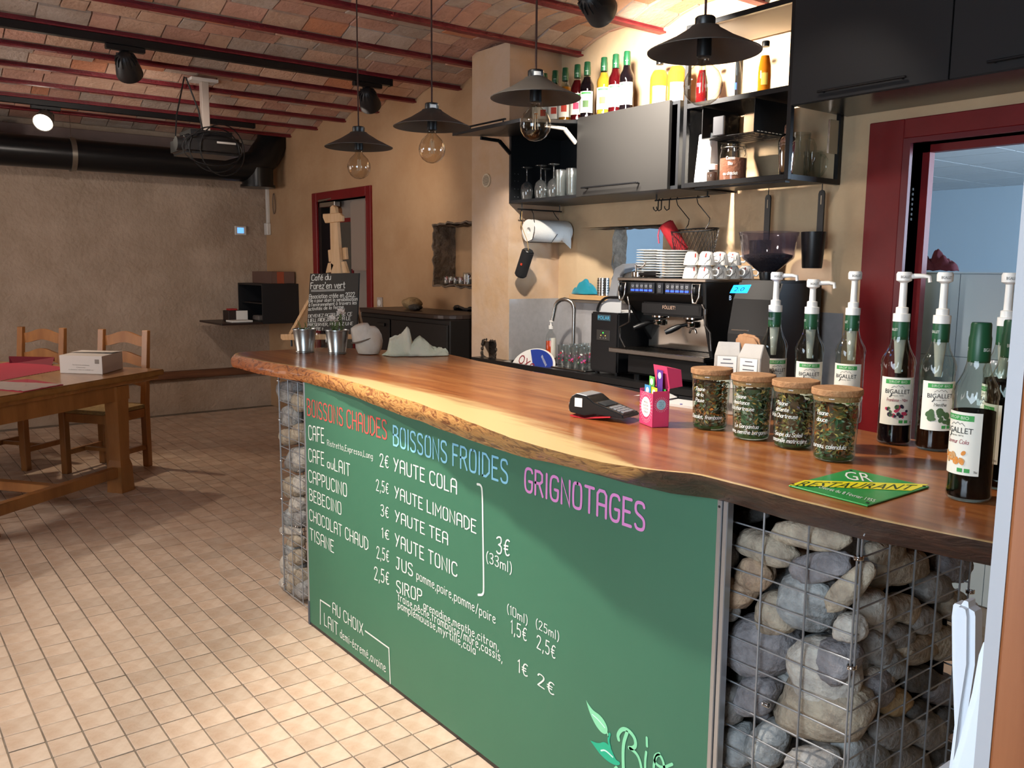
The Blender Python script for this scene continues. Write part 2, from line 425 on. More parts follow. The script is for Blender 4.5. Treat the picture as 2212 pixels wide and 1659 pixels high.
def type_mesh(t):
    if t not in _tc:
        c = bpy.data.curves.new('t', 'FONT'); c.body = t; c.size = 1; c.resolution_u = 2
        o = bpy.data.objects.new('t', c); COL.objects.link(o)
        bpy.context.view_layer.update()
        me = bpy.data.meshes.new_from_object(o)
        vs = [(v.co.x, v.co.y) for v in me.vertices]; fs = [tuple(p.vertices) for p in me.polygons]
        bpy.data.objects.remove(o); bpy.data.curves.remove(c); bpy.data.meshes.remove(me)
        xs = [p[0] for p in vs] or [0, 1]
        _tc[t] = (vs, fs, min(xs), max(xs))
    return _tc[t]
def typed(mb, t, fn, w, h, center=False, mi=0):
    """printed lettering, w wide and h cap height, mapped by fn(u,v)"""
    vs, fs, a, b = type_mesh(t); k = w/(b-a); kh = h/0.70
    mb.add([fn((x-a)*k-(w/2 if center else 0), y*kh) for x, y in vs], fs, mi)
# ================================================================== the setting
YW, YC, XL, ZB = 3.458, 3.072, -8.65, 2.662      # back wall, cabinet/pillar front, left wall, beam underside
YB, ZS, ZW = 1.403, 1.056, 0.912                 # menu board front, bar top, back worktop
X_R, Y_F = 1.6, -1.4
def in_frame(p, m=40):
    d = V3(p)-CAM; z = d.dot(CAM_F)
    if z < 0.1: return None
    x = CX+F_PX*d.dot(CAM_R)/z; y = CY+F_PX*d.dot(CAM_D)/z
    return z if (-m < x < 2212+m and -m < y < 1659+m) else None

# --- floor with real tiles
GROUT = mat('grout', '#8f8172', 0.9, var=0.3, vs=14, bump=0.3, bs=120)
TILE = mat('floor_tile_clay', '#d3beaa', 0.46, col2='#bda088', vs=9, bump=0.10, bs=35, rnd=0.10)
fl = struct('floor', MB().box(XL-.3, X_R+.1, Y_F-.1, YW+.2, -0.12, -0.0035), GROUT)
PX_, PY_ = 0.106, 0.1025
tile_me = MB().box(-.0505, .0505, -.0488, .0488, -.004, .0).mesh('tile', bevel=.0016)
tile_me.materials.append(TILE)
cells = []
i0 = int((XL+2.618)/PX_)-1
for i in range(i0, 22):
    for j in range(-26, 23):
        x = -2.618+PX_*(i+.5); y = 1.202+PY_*(j+.5)
        if not (XL < x-.05 and x < 0.3 and Y_F < y-.05 and y+.05 < YW): continue
        z = in_frame((x, y, 0)); vis = z is not None and (y < 1.36 or x < -3.5)
        cells.append((z if vis else 99, x, y))
cells.sort()
rest = MB()
for k, (z, x, y) in enumerate(cells):
    dz = random.uniform(-.0012, .0006)
    if k < 300 and z < 99:
        t = bpy.data.objects.new('tile', tile_me); COL.objects.link(t); t.parent = fl; t.location = (x, y, dz)
        t.rotation_euler = (random.uniform(-.006, .006), random.uniform(-.006, .006), random.uniform(-.008, .008))
    else: rest.box(x-.0505, x+.0505, y-.0488, y+.0488, -.006, dz)
tag(rest.build('far_tiles', TILE, fl, world=False), kind='stuff')

# --- ceiling: steel beams with brick vaults between them
MORTAR = mat('vault_mortar', '#ab9686', 0.95, var=0.3, vs=10, bump=0.5, bs=40)
BRICKS = [mat('vault_brick_pale', '#cfae98', 0.9, col2='#bd9a84', vs=7, bump=0.35, bs=45, rnd=0.14),
          mat('vault_brick_grey', '#bfb1a6', 0.9, col2='#ae9c8e', vs=7, bump=0.35, bs=45, rnd=0.14),
          mat('vault_brick_orange', '#cb8b68', 0.9, col2='#bd8468', vs=7, bump=0.35, bs=45, rnd=0.10),
          mat('vault_brick_pink', '#c79c8a', 0.9, col2='#b88e7c', vs=7, bump=0.35, bs=45, rnd=0.14)]
BEAMS = [-8.6, -7.98, -7.398, -6.848, -6.272, -5.707, -5.109, -4.483, -3.869, -3.235, -2.61, -1.99, -1.37, -.75, -.13, .49, 1.11, 1.72]
RISE = 0.075
def vault(x, a, b):
    t = (x-a)/(b-a); return ZB+.014+RISE*(1-(2*t-1)**2)
cb = MB()
for a, b in zip(BEAMS, BEAMS[1:]):
    cb.grid(9, 2, lambda u, v: (a+(b-a)*u, Y_F-.1+(YW+.2-Y_F+.1)*v, vault(a+(b-a)*u, a, b)+.013))
cb.box(XL-.3, X_R+.2, Y_F-.2, YW+.3, ZB+.16, ZB+.3)
ceil = struct('ceiling', cb, MORTAR, smooth=60)
bricks = []
for bi, (a, b) in enumerate(zip(BEAMS, BEAMS[1:])):
    if a > -1.2: continue
    along_x = a > -3.9
    if not along_x:
        n = 5; w = (b-a-.05)/n
        for r in range(n):
            y = -.6+random.uniform(0, .2)
            while y < YW-.02:
                l = random.uniform(.2, .245) if random.random() > .18 else random.uniform(.1, .14)
                y1 = min(y+l, YW)
                x0 = a+.025+w*r
                if y1-y > .03: bricks.append((x0+.004, x0+w-.004, y+.004, y1-.004, a, b))
                y = y1
    else:
        y = -.6; row = 0
        while y < YW-.02:
            y1 = min(y+.112, YW); x = a+.025; first = True
            while x < b-.03:
                l = (.23 if not (first and row % 2) else .115)*random.uniform(.92, 1.06); x1 = min(x+l, b-.025)
                if x1-x > .03: bricks.append((x+.004, x1-.004, y+.004, y1-.004, a, b))
                x = x1; first = False
            y = y1; row += 1
def vis_key(q):
    c = ((q[0]+q[1])/2, (q[2]+q[3])/2, ZB+.06); z = in_frame(c, 10)
    return z if z is not None else 99+abs(c[0])
bricks.sort(key=vis_key)
rest = MB()
for k, (x0, x1, y0, y1, a, b) in enumerate(bricks):
    mb = MB() if k < 300 and vis_key((x0, x1, y0, y1)) < 99 else rest
    dz = random.uniform(-.006, .004); mi = random.choices((0, 1, 2, 3), (5, 4, 1.2, 4))[0]
    ns = 2 if x1-x0 < .16 else 3
    xs = [x0+(x1-x0)*i/(ns-1) for i in range(ns)]
    vs = []
    for x in xs:
        zz = vault(x, a, b)+dz
        vs += [(x, y0, zz), (x, y1, zz), (x, y0, zz+.03), (x, y1, zz+.03)]
    fs = [(0, 2, 3, 1), (4*ns-4, 4*ns-3, 4*ns-1, 4*ns-2)]
    for i in range(ns-1):
        o = 4*i; fs += [(o, o+1, o+5, o+4), (o, o+4, o+6, o+2), (o+1, o+3, o+7, o+5)]
    if mb is rest: mb.add(vs, fs, mi)
    else:
        mb.add(vs, fs); mb.build('brick', BRICKS[mi], ceil, world=False)
tag(rest.build('far_bricks', BRICKS, ceil, world=False), kind='stuff')
REDB = mat('red_beam_paint', '#80202a', 0.5, var=0.3, vs=12, bump=0.2, bs=60)
for x in BEAMS[1:]:
    mb = MB().box(x-.023, x+.023, Y_F, YW+.06, ZB, ZB+.009).box(x-.004, x+.004, Y_F, YW+.06, ZB+.012, ZB+.12)
    mb.build('steel_beam', REDB, ceil, world=False)

# --- walls
LW = mat('rough_grey_render', '#b9a593', 0.95, col2='#a6927f', vs=2.2, bump=0.55, bs=26)
OCHRE = mat('ochre_plaster', '#c4a27e', 0.92, col2='#b5906b', vs=1.7, bump=0.22, bs=14, detail=9)
CREAM = mat('cream_plaster', '#d8bd98', 0.92, col2='#c9a985', vs=2.0, bump=0.2, bs=14, detail=9)
PALE = mat('pale_plaster', '#c9b09a', 0.92, col2='#c2a07c', vs=2.6, bump=0.25, bs=16, detail=9)
ROCK = mat('broken_masonry', '#8b7a6a', 0.95, col2='#5f5348', vs=14, bump=1.0, bs=30)
DARKROCK = mat('dark_masonry', '#463b33', 0.95, col2='#2b2520', vs=18, bump=1.0, bs=40)
mb = MB().grid(60, 34, lambda u, v: (XL+.012*noise.noise(V3((u*9, v*6, 3)))+.006*noise.noise(V3((u*40, v*24, 8))), Y_F-.2+(YW+.25-Y_F+.2)*u, 2.86*v))
mb.box(XL-.3, XL-.03, Y_F-.2, YW+.3, 0, 2.86)
struct('wall_left', mb, LW, smooth=60)
def holed(x0, x1, z0, z1, y0, y1, holes):
    xs = sorted({x0, x1, *[h[0] for h in holes], *[h[1] for h in holes]}); zs = sorted({z0, z1, *[h[2] for h in holes], *[h[3] for h in holes]})
    mb = MB()
    for a, b in zip(xs, xs[1:]):
        run = None
        for c, d in zip(zs, zs[1:]):
            solid = not any(h[0] < (a+b)/2 < h[1] and h[2] < (c+d)/2 < h[3] for h in holes)
            if solid: run = (run[0], d) if run else (c, d)
            if (not solid or d == zs[-1]) and run: mb.box(a, b, y0, y1, *run); run = None
    return mb
D1 = (-7.41, -6.47, 0, 2.03); N1 = (-5.46, -4.72, 1.315, 1.765); H1 = (-5.20, -4.74, 0.96, 1.17)
PT = (-3.88, -3.19, 1.30, 1.69); D2 = (-1.852, -.93, 0, 1.965)
TH = 0.17
struct('wall_back', holed(XL-.3, -4.037, 0, 2.86, YW, YW+TH, [D1, N1, H1]), OCHRE)
struct('wall_bar', holed(-4.037, X_R+.2, 0, 2.86, YW, YW+TH, [PT, D2]), CREAM)
# niche in the back wall: broken masonry reveals and a plastered back
rk = lambda p, s=.018: V3(p)+V3((noise.noise(V3(p)*17), noise.noise(V3(p)*17+V3((5, 5, 5))), noise.noise(V3(p)*17+V3((9, 1, 4)))))*s
def liner(name, h, depth, m, mback, rim=.02):
    x0, x1, z0, z1 = h
    mb = MB(); ya, yb = YW-.004, YW+depth
    mb.grid(8, 12, lambda u, v: rk((x0+.01, ya+(yb-ya)*u, z0+(z1-z0)*v)))
    mb.grid(8, 14, lambda u, v: rk((x0+(x1-x0)*v, ya+(yb-ya)*u, z1-.012)))
    mb.grid(8, 14, lambda u, v: rk((x0+(x1-x0)*v, ya+(yb-ya)*u, z0+.006), .006))
    mb.grid(8, 12, lambda u, v: rk((x1-.01, ya+(yb-ya)*u, z0+(z1-z0)*v)))
    # crumbled plaster rim standing a little proud of the wall
    pts = [(x0, z0), (x0, z1), (x1, z1), (x1, z0)]
    for (a, c), (b, d) in zip(pts, pts[1:]+pts[:1]):
        n = 14
        mb.tube([rk((a+(b-a)*i/n, YW, c+(d-c)*i/n), .02) for i in range(n+1)], [rim*(.7+.5*random.random()) for _ in range(n+1)], 6)
    o = struct(name, mb, m, smooth=40)
    back = MB().box(x0-.05, x1+.05, yb, yb+.05, z0-.05, z1+.05).build('niche_back', mback, o, world=False)
    return o
liner('wall_niche', N1, .19, ROCK, OCHRE, .008)
liner('wall_cavity', H1, .16, DARKROCK, DARKROCK, .010)
# pass-through to the kitchen: splayed plaster, then bare stone
mb = MB()
mb.prism([(-3.88, YW-.001), (-3.86, YW-.001), (-3.70, YW+.09), (-3.66, YW+.10), (-3.88, YW+.12)], lambda u, v, w: (u, v, w), PT[2], PT[3])
struct('wall_splay', mb, CREAM, smooth=30)
struct('wall_reveal', MB().grid(6, 14, lambda u, v: rk((-3.655, YW+.085+.11*u, PT[2]+(PT[3]-PT[2])*v), .02)).grid(6, 14, lambda u, v: rk((-3.88+.69*v, YW+.03+.15*u, PT[3]-.008), .012)), ROCK, smooth=40)
# pillar (chimney breast) left of the wall cupboards
PX0, PX1 = -4.41, -4.037
hole = (at(1040, 750, Y=YC).x, at(1072, 750, Y=YC).x, ZW-.02, at(1060, 738, Y=YC).z)
pl = holed(PX0, PX1, 0, 2.72, YC, YC+.09, [hole]); pl.box(PX0, PX1, YC+.09, YW, 0, 2.72)
struct('wall_pillar', pl, PALE)
mb = MB()
for k in range(26):
    a = 2*PI*k/26; cx_, cz_ = (hole[0]+hole[1])/2, (hole[2]+hole[3])/2+.01
    p = (cx_+.5*(hole[1]-hole[0])*math.copysign(abs(math.cos(a))**.55, math.cos(a)), YC+.004, cz_+.5*(hole[3]-hole[2])*math.copysign(abs(math.sin(a))**.55, math.sin(a)))
    mb.ell(rk(p, .008), random.uniform(.007, .013), .010, random.uniform(.007, .014), 7, 5)
mb.box(hole[0]-.005, hole[1]+.005, YC+.055, YC+.0895, hole[2], hole[3]+.004)
struct('wall_pillar_hole', mb, DARKROCK, smooth=40)
# walls out of view: right, front with a window and one added for the fill lamp
struct('wall_right', MB().box(X_R, X_R+.2, Y_F-.2, YW+.3, 0, 2.86), CREAM)
W1 = (-1.35, .15, .85, 2.15); W2 = (-7.2, -4.8, .9, 2.1)
struct('wall_front', holed(XL-.3, X_R+.2, 0, 2.86, Y_F-.2, Y_F, [W1, W2]), CREAM)
for n_, w in (('window_1', W1), ('window_2', W2)):
    mb = MB(); x0, x1, z0, z1 = w
    for a, b, c, d in ((x0, x0+.06, z0, z1), (x1-.06, x1, z0, z1), (x0, x1, z0, z0+.06), (x0, x1, z1-.06, z1), ((x0+x1)/2-.03, (x0+x1)/2+.03, z0, z1)):
        mb.box(a, b, Y_F-.15, Y_F-.09, c, d)
    w_o = struct(n_, mb, RED)
    MB().box(x0+.06, x1-.06, Y_F-.125, Y_F-.12, z0+.06, z1-.06).build('pane', CLEAR, w_o, world=False)
# wooden rail along the left wall
WOODD = mat('dark_rail_wood', '#7a4f33', 0.55, col2='#5f3a25', vs=3, stretch=(4, .5, 8), bump=.15, bs=40)
struct('trim_1', MB().box(XL-.02, XL+.07, Y_F, YW-.02, .352, .425), WOODD, bevel=.006)
# sheet-metal splashback behind the worktop
ZINC = mat('zinc_sheet', '#b4b2b3', 0.42, 0.35, var=.1, vs=30)
struct('trim_2', MB().box(PX1, PX1+.004, YC+.008, YW, ZW, 1.272).box(PX1, -2.115, YW-.004, YW, ZW, 1.268), ZINC)

# --- far red door (door_1)
DGREY = mat('door_grey', '#9a9088', 0.5, var=.08); DGLASS = mat('door_glass_dark', '#4b4a45', 0.12)
d1 = thing('door_1', None, None); d1['kind'] = 'structure'
x0, x1, _, zt = D1
mb = MB().box(x0-.09, x0, YW-.02, YW+TH, 0, zt+.08).box(x1, x1+.085, YW-.02, YW+TH, 0, zt+.08).box(x0, x1, YW-.02, YW+TH, zt, zt+.08)
mb.build('door_frame', RED, d1, bevel=.004)
lf = MB().box(x0, x1, YW+.10, YW+.14, 0, zt).build('door_leaf', DGREY, d1)
dx = lambda px: at(px, 520, Y=YW+.10).x
zz = lambda py: at(740, py, Y=YW+.10).z
MB().box(dx(714), dx(764), YW+.085, YW+.10, 0.1, zz(472)).build('inner_frame', RED, lf, world=False)
MB().box(dx(733), dx(762), YW+.078, YW+.085, 0.7, zz(481)).build('glass_pane', DGLASS, lf, world=False)
MB().cyl((dx(735), YW+.10, zz(457)), (dx(735), YW+.07, zz(457)), .05, n=20).build('round_plaque', mat('door_plaque_brown', '#8a5a36', .6), lf, world=False, smooth=40)
mb = MB().box(x0+.005, x0+.06, YW+.0, YW+.09, 0, zt-.05); mb.build('door_seal', BLACKP, d1)  # black strip stands in for the shade in the gap beside the leaf
mb = MB().box(at(762, 430, Y=YW).x, at(796, 430, Y=YW).x, YW-.03, YW+.03, 1.42, 2.0)
mb.build('hinge_guard', mat('guard_aluminium', '#b0a49a', .35, .4), d1, bevel=.012, bseg=2)
MB().box(x0+.02, x0+.33, YW+.0, YW+.06, zt-.055, zt-.005).bar((x0+.06, YW-.02, zt+.005), (x0+.46, YW+.0, zt+.02), .025, .02).build('door_closer', STEEL, d1, bevel=.006)

# --- kitchen doorway (door_2) with its thick red casing
d2 = thing('door_2', None, None); d2['kind'] = 'structure'
x0, x1, _, zt = D2
mb = MB().box(-2.034, x0-.03, YW-.022, YW, 0, 2.063).box(x1+.03, x1+.18, YW-.022, YW, 0, 2.063).box(x0-.03, x1+.03, YW-.022, YW, zt+.02, 2.063)
mb.build('casing', RED, d2, bevel=.003)
mb = MB().box(x0-.03, x0, YW-.022, YW+TH, 0, zt+.02).box(x1, x1+.03, YW-.022, YW+TH, 0, zt+.02).box(x0, x1, YW-.022, YW+TH, zt, zt+.02)
jm = mb.build('jamb', mat('red_jamb_gloss', '#6d2630', .3, coat=.3), d2)
mb = MB()
for k in range(7): mb.box(x0-.0005, x0+.004, YW+.012+.0, YW+.022, 1.78-.02*k, 1.79-.02*k)
mb.build('hinge_slots', INK, jm, world=False)
MB().box(x0, x0+.03, YW+.08, YW+.12, 0, zt).box(x0, x1, YW+.08, YW+.12, zt-.03, zt).build('door_stop', RED, d2)

# --- kitchen beyond
KW = mat('kitchen_wall', '#bccbd6', .7); KT = mat('kitchen_tile', '#c2d6e4', .18, coat=.3); KC = mat('ceiling_panel_white', '#d2d6d9', .85, var=.04)
KX0, KX1, KY0, KY1, KZ = -6.4, 1.2, YW+TH, 9.25, 2.30
struct('wall_kitchen_far', MB().box(KX0, KX1, KY1, KY1+.1, 0, 2.6), KW)
struct('wall_kitchen_left', MB().box(KX0-.1, KX0, KY0, KY1, 0, 2.6), KW)
kwr = holed(KY0, KY1, 0, 2.6, 0, .1, [(4.9, 7.5, .95, 2.25)])
kwr.v = [(KX1+y, x, z) for x, y, z in kwr.v]
struct('wall_kitchen_right', kwr, KW)
kc = struct('ceiling_kitchen', MB().box(KX0, KX1, KY0, KY1, KZ+.02, KZ+.1), mat('ceiling_grid', '#8d949a', .7))
x = KX0+.01
while x < KX1-.1:
    y = KY0
    while y < KY1-.05:
        MB().box(x+.006, min(x+.594, KX1), y+.006, min(y+.594, KY1), KZ, KZ+.02).build('panel', KC, kc, world=False)
        y += .6
    x += .6
struct('floor_kitchen', MB().box(KX0, KX1, KY0, KY1, -.1, -.002), mat('kitchen_floor', '#8d8278', .5, var=.1))
# half-height tiled partition just inside the doorway
YP = 3.84
pt = struct('wall_kitchen_partition', MB().box(-2.6, -.2, YP, YP+.16, 0, 1.446), GROUT if False else mat('kitchen_joint', '#9fb0bb', .8))
for i in range(12):
    for j in range(4):
        xa = -2.6+.2*i; za = .005+.36*j
        MB().box(xa+.0015, xa+.1985, YP-.008, YP, za+.0015, min(za+.3585, 1.446)).build('tile', KT, pt, world=False)
MB().box(-2.6, -.2, YP-.012, YP+.17, 1.446, 1.452).build('ledge', KT, pt, world=False)
# ================================================================== bar: slab, menu board, stone cages
def interp(pts, x):
    if x <= pts[0][0]: return pts[0][1]
    for a, b in zip(pts, pts[1:]):
        if x <= b[0]: return a[1]+(b[1]-a[1])*(x-a[0])/(b[0]-a[0])
    return pts[-1][1]
ZS0 = 0.985
def z0px(px): return 1.004-.019*min(1, max(0, (px-760)/380))
def z0(x): return 1.004-.019*min(1, max(0, (x+2.75)/1.1))
top_px = [(560,779),(656,795),(780,830),(900,870),(1000,905),(1100,945),(1200,974),(1300,999),(1400,1014),(1500,1024),(1600,1049),(1700,1075),(1800,1100),(1900,1125),(2000,1145),(2100,1165),(2165,1178)]
bot_px = [(560,808),(600,815),(660,826),(760,855),(860,893),(950,924),(1050,962),(1150,992),(1250,1014),(1350,1043),(1450,1066),(1550,1078),(1700,1122),(1850,1162),(2000,1192),(2160,1228)]
TF = sorted((p.x, p.y) for p in (at(*q, Z=ZS) for q in top_px)); BF = sorted((p.x, p.y) for p in (at(*q, Z=z0px(q[0])) for q in bot_px))
BK = [(-4.3, 2.02), (-3.85, 1.93), (-3.4, 2.20), (-3.0, 2.13), (-2.6, 2.09), (-2.2, 2.07), (-1.8, 2.00), (-1.3, 2.03), (-.9, 1.99), (0.3, 1.98)]
def wood_slab():
    m = bpy.data.materials.new('slab_wood'); m.use_nodes = True; nt = m.node_tree; L = nt.links.new; b = nt.nodes['Principled BSDF']
    uv = nd(nt, 'ShaderNodeUVMap'); sp = nd(nt, 'ShaderNodeSeparateXYZ'); L(uv.outputs[0], sp.inputs[0])
    tc = nd(nt, 'ShaderNodeTexCoord'); mp = nd(nt, 'ShaderNodeMapping'); mp.inputs['Scale'].default_value = (0.9, 9, 9); L(tc.outputs['Object'], mp.inputs[0])
    n1 = nd(nt, 'ShaderNodeTexNoise'); n1.inputs['Scale'].default_value = 2.2; n1.inputs['Detail'].default_value = 8; n1.inputs['Distortion'].default_value = .8; L(mp.outputs[0], n1.inputs[0])
    r1 = nd(nt, 'ShaderNodeValToRGB'); e = r1.color_ramp.elements
    e[0].position = .30; e[0].color = lin('#8d4c28'); e[1].position = .72; e[1].color = lin('#c98a52')
    e2 = r1.color_ramp.elements.new(.5); e2.color = lin('#b06a38'); L(n1.outputs[0], r1.inputs[0])
    mp2 = nd(nt, 'ShaderNodeMapping'); mp2.inputs['Scale'].default_value = (3, 70, 70); L(tc.outputs['Object'], mp2.inputs[0])
    n2 = nd(nt, 'ShaderNodeTexNoise'); n2.inputs['Scale'].default_value = 2.0; n2.inputs['Detail'].default_value = 4; L(mp2.outputs[0], n2.inputs[0])
    mx = nd(nt, 'ShaderNodeMix', data_type='RGBA', blend_type='MULTIPLY'); mx.inputs[0].default_value = .35; L(r1.outputs[0], mx.inputs[6]); L(n2.outputs[0], mx.inputs[7])
    # pale sapwood: uv.y = distance from the front edge divided by the sapwood width there
    n3 = nd(nt, 'ShaderNodeTexNoise'); n3.inputs['Scale'].default_value = 5; n3.inputs['Detail'].default_value = 4; L(mp.outputs[0], n3.inputs[0])
    ad = nd(nt, 'ShaderNodeMath', operation='MULTIPLY_ADD'); L(n3.outputs[0], ad.inputs[0]); ad.inputs[1].default_value = 1.0; L(sp.outputs[1], ad.inputs[2])
    r2 = nd(nt, 'ShaderNodeValToRGB'); r2.color_ramp.elements[0].position = .42*2.6/2.6; r2.color_ramp.elements[1].position = .62
    r2.color_ramp.elements[0].color = (1,1,1,1); r2.color_ramp.elements[1].color = (0,0,0,1)
    dv = nd(nt, 'ShaderNodeMath', operation='MULTIPLY'); L(ad.outputs[0], dv.inputs[0]); dv.inputs[1].default_value = .36; L(dv.outputs[0], r2.inputs[0])
    m2 = nd(nt, 'ShaderNodeMix', data_type='RGBA'); L(r2.outputs[0], m2.inputs[0]); L(mx.outputs[2], m2.inputs[6]); m2.inputs[7].default_value = lin('#e6c68c')
    L(m2.outputs[2], b.inputs['Base Color'])
    b.inputs['Roughness'].default_value = .30; b.inputs['Coat Weight'].default_value = .35; b.inputs['Coat Roughness'].default_value = .18
    return m
def bark_mat():
    m = bpy.data.materials.new('bark_edge'); m.use_nodes = True; nt = m.node_tree; L = nt.links.new; b = nt.nodes['Principled BSDF']
    tc = nd(nt, 'ShaderNodeTexCoord'); sp = nd(nt, 'ShaderNodeSeparateXYZ'); L(tc.outputs['Object'], sp.inputs[0])
    mp = nd(nt, 'ShaderNodeMapping'); mp.inputs['Scale'].default_value = (1, 1.6, 2.2); L(tc.outputs['Object'], mp.inputs[0])
    n1 = nd(nt, 'ShaderNodeTexNoise'); n1.inputs['Scale'].default_value = 16; n1.inputs['Detail'].default_value = 7; n1.inputs['Distortion'].default_value = 2.5; L(mp.outputs[0], n1.inputs[0])
    ra = nd(nt, 'ShaderNodeValToRGB'); e = ra.color_ramp.elements; e[0].position = .38; e[0].color = lin('#7d4a26'); e[1].position = .50; e[1].color = lin('#c08a4e')
    n0 = nd(nt, 'ShaderNodeTexNoise'); n0.inputs['Scale'].default_value = 12; n0.inputs['Detail'].default_value = 7; L(mp.outputs[0], n0.inputs[0])
    rb = nd(nt, 'ShaderNodeValToRGB'); e = rb.color_ramp.elements; e[0].position = .35; e[0].color = lin('#2e1a12'); e[1].position = .7; e[1].color = lin('#55311f')
    L(n1.outputs[0], ra.inputs[0]); L(n0.outputs[0], rb.inputs[0])
    # bare wood on the left half, dark bark on the right; the border creeps down the edge
    n2 = nd(nt, 'ShaderNodeTexNoise'); n2.inputs['Scale'].default_value = 6; L(tc.outputs['Object'], n2.inputs[0])
    a = nd(nt, 'ShaderNodeMath', operation='MULTIPLY_ADD'); L(n2.outputs[0], a.inputs[0]); a.inputs[1].default_value = .35; L(sp.outputs[0], a.inputs[2])
    z = nd(nt, 'ShaderNodeMath', operation='MULTIPLY_ADD'); L(sp.outputs[2], z.inputs[0]); z.inputs[1].default_value = -4.5; L(a.outputs[0], z.inputs[2])
    mr = nd(nt, 'ShaderNodeMapRange'); L(z.outputs[0], mr.inputs[0]); mr.inputs[1].default_value = .70; mr.inputs[2].default_value = .76
    ml = nd(nt, 'ShaderNodeMapRange'); L(sp.outputs[0], ml.inputs[0]); ml.inputs[1].default_value = -1.5; ml.inputs[2].default_value = -.6
    dk = nd(nt, 'ShaderNodeMix', data_type='RGBA', blend_type='MULTIPLY'); dk.inputs[0].default_value = 1; L(ra.outputs[0], dk.inputs[6]); dk.inputs[7].default_value = lin('#dca67e')
    mw = nd(nt, 'ShaderNodeMix', data_type='RGBA'); L(ml.outputs[0], mw.inputs[0]); L(dk.outputs[2], mw.inputs[6]); L(ra.outputs[0], mw.inputs[7])
    mx = nd(nt, 'ShaderNodeMix', data_type='RGBA'); L(mr.outputs[0], mx.inputs[0]); L(mw.outputs[2], mx.inputs[6]); L(rb.outputs[0], mx.inputs[7])
    L(mx.outputs[2], b.inputs['Base Color']); b.inputs['Roughness'].default_value = .5; b.inputs['Coat Weight'].default_value = .15
    bp = nd(nt, 'ShaderNodeBump'); bp.inputs['Strength'].default_value = .55; bp.inputs['Distance'].default_value = .012; L(n1.outputs[0], bp.inputs['Height']); L(bp.outputs[0], b.inputs['Normal'])
    return m
XA, XB = -3.93, 0.25
SAP = [(-4.2, .01), (-3.2, .015), (-2.9, .05), (-2.4, .12), (-1.9, .17), (-1.6, .15), (-1.35, .09), (-1.2, .012), (0.3, .008)]
N = 170
slab = MB(); edge = MB(); uvs = []
sec = []
for i in range(N+1):
    x = XA+(XB-XA)*i/N
    yt = interp(TF, x)+.006*noise.noise(V3((x*9, 1, 0))); yb = interp(BF, x)+.010*noise.noise(V3((x*8, 4, 0)))
    yk = interp(BK, x)+.01*noise.noise(V3((x*4, 7, 0)))
    if x < XA+.16: # rounded left end
        t = 1-(x-XA)/.16; k = .09*(1-math.sqrt(max(0, 1-t*t))); yt += k; yb += k; yk -= k
    sec.append((x, yt, yb, yk))
for x, yt, yb, yk in sec:
    row = [yt+(yk-yt)*(j/14)**1.6 for j in range(15)]
    w = interp(SAP, x)
    for y in row: slab.v.append((x, y, ZS)); uvs.append((x, (y-yt)/w))
for i in range(N):
    for j in range(14):
        o = i*15+j; slab.f.append((o, o+15, o+16, o+1)); slab.m.append(0)
nb = len(slab.v)
for x, yt, yb, yk in sec:
    slab.v += [(x, yk, ZS), (x, yk, z0(x)), (x, yb, z0(x))]; uvs += [(x, 60)]*3
for i in range(N):
    o = nb+3*i; slab.f += [(o, o+3, o+4, o+1), (o+1, o+4, o+5, o+2)]; slab.m += [0, 0]
o = nb; yt = sec[0][1]
bar = thing('bar_top', 'thick live-edge wooden bar top with pale sapwood front and dark bark at right', 'bar top', (-2.0, 1.7, ZS0))
so = slab.build('slab', wood_slab(), bar, smooth=35)
uvl = so.data.uv_layers.new(name='UVMap')
for lp in so.data.loops: uvl.data[lp.index].uv = uvs[lp.vertex_index]
prof = [(0, 0), (.004, .10), (.010, .28), (.012, .5), (.008, .75), (.0, 1.0)]
ev = []
for x, yt, yb, yk in sec:
    for k, (out, t) in enumerate(prof):
        y = yt+(yb-yt)*t-out-(.009*noise.noise(V3((x*14, t*3, 2)))+.006*noise.noise(V3((x*45, t*6, 5))))*math.sin(PI*t)
        ev.append((x, y, ZS+(z0(x)-ZS)*t))
n = len(prof)
edge.add(ev, [(i*n+k, i*n+k+1, (i+1)*n+k+1, (i+1)*n+k) for i in range(N) for k in range(n-1)])
x, yt, yb, yk = sec[0]
edge.add([(x, yt+(yk-yt)*j/6, ZS+(ZS0-ZS)*t) if False else (x-.02*math.sin(PI*t), yt+(yk-yt)*j/6, ZS+(ZS0-ZS)*t) for j in range(7) for t in (0, .25, .5, .75, 1)], [(j*5+k, (j+1)*5+k, (j+1)*5+k+1, j*5+k+1) for j in range(6) for k in range(4)])
edge.build('bark_edge', bark_mat(), bar, smooth=70, label='rough live edge, tan burl turning to dark bark')

# --- menu board
GREEN = mat('menu_green', '#3a6e55', 0.55, var=.06, vs=3)
bx0, bx1 = -3.163, -1.117
board = thing('menu_board', 'tall green painted menu board with hand-lettered drinks prices on bar front', 'menu board', (-2.14, YB, 0))
MB().prism([(bx0, .012), (bx1, .012), (bx1, .983), (-1.65, .983), (-2.75, 1.002), (bx0, 1.002)], lambda u, v, w: (u, w, v), YB, YB+.012).build('panel', GREEN, board)
MB().box(bx0-.012, bx0, YB-.003, YB+.02, .10, 1.002).build('edge_strip', ALU, board, bevel=.002, label='white aluminium edge strip')
MB().box(bx0-.014, bx0+.0, YB-.004, YB+.022, .0, .10).build('corner_foot', mat('grey_foot', '#4b5058', .5), board, bevel=.002)
es = MB().box(bx1, bx1+.012, YB-.004, YB+.02, .0, .983).box(bx1+.013, bx1+.025, YB-.001, YB+.02, .0, .983).build('edge_strip', ALU, board, bevel=.0015)
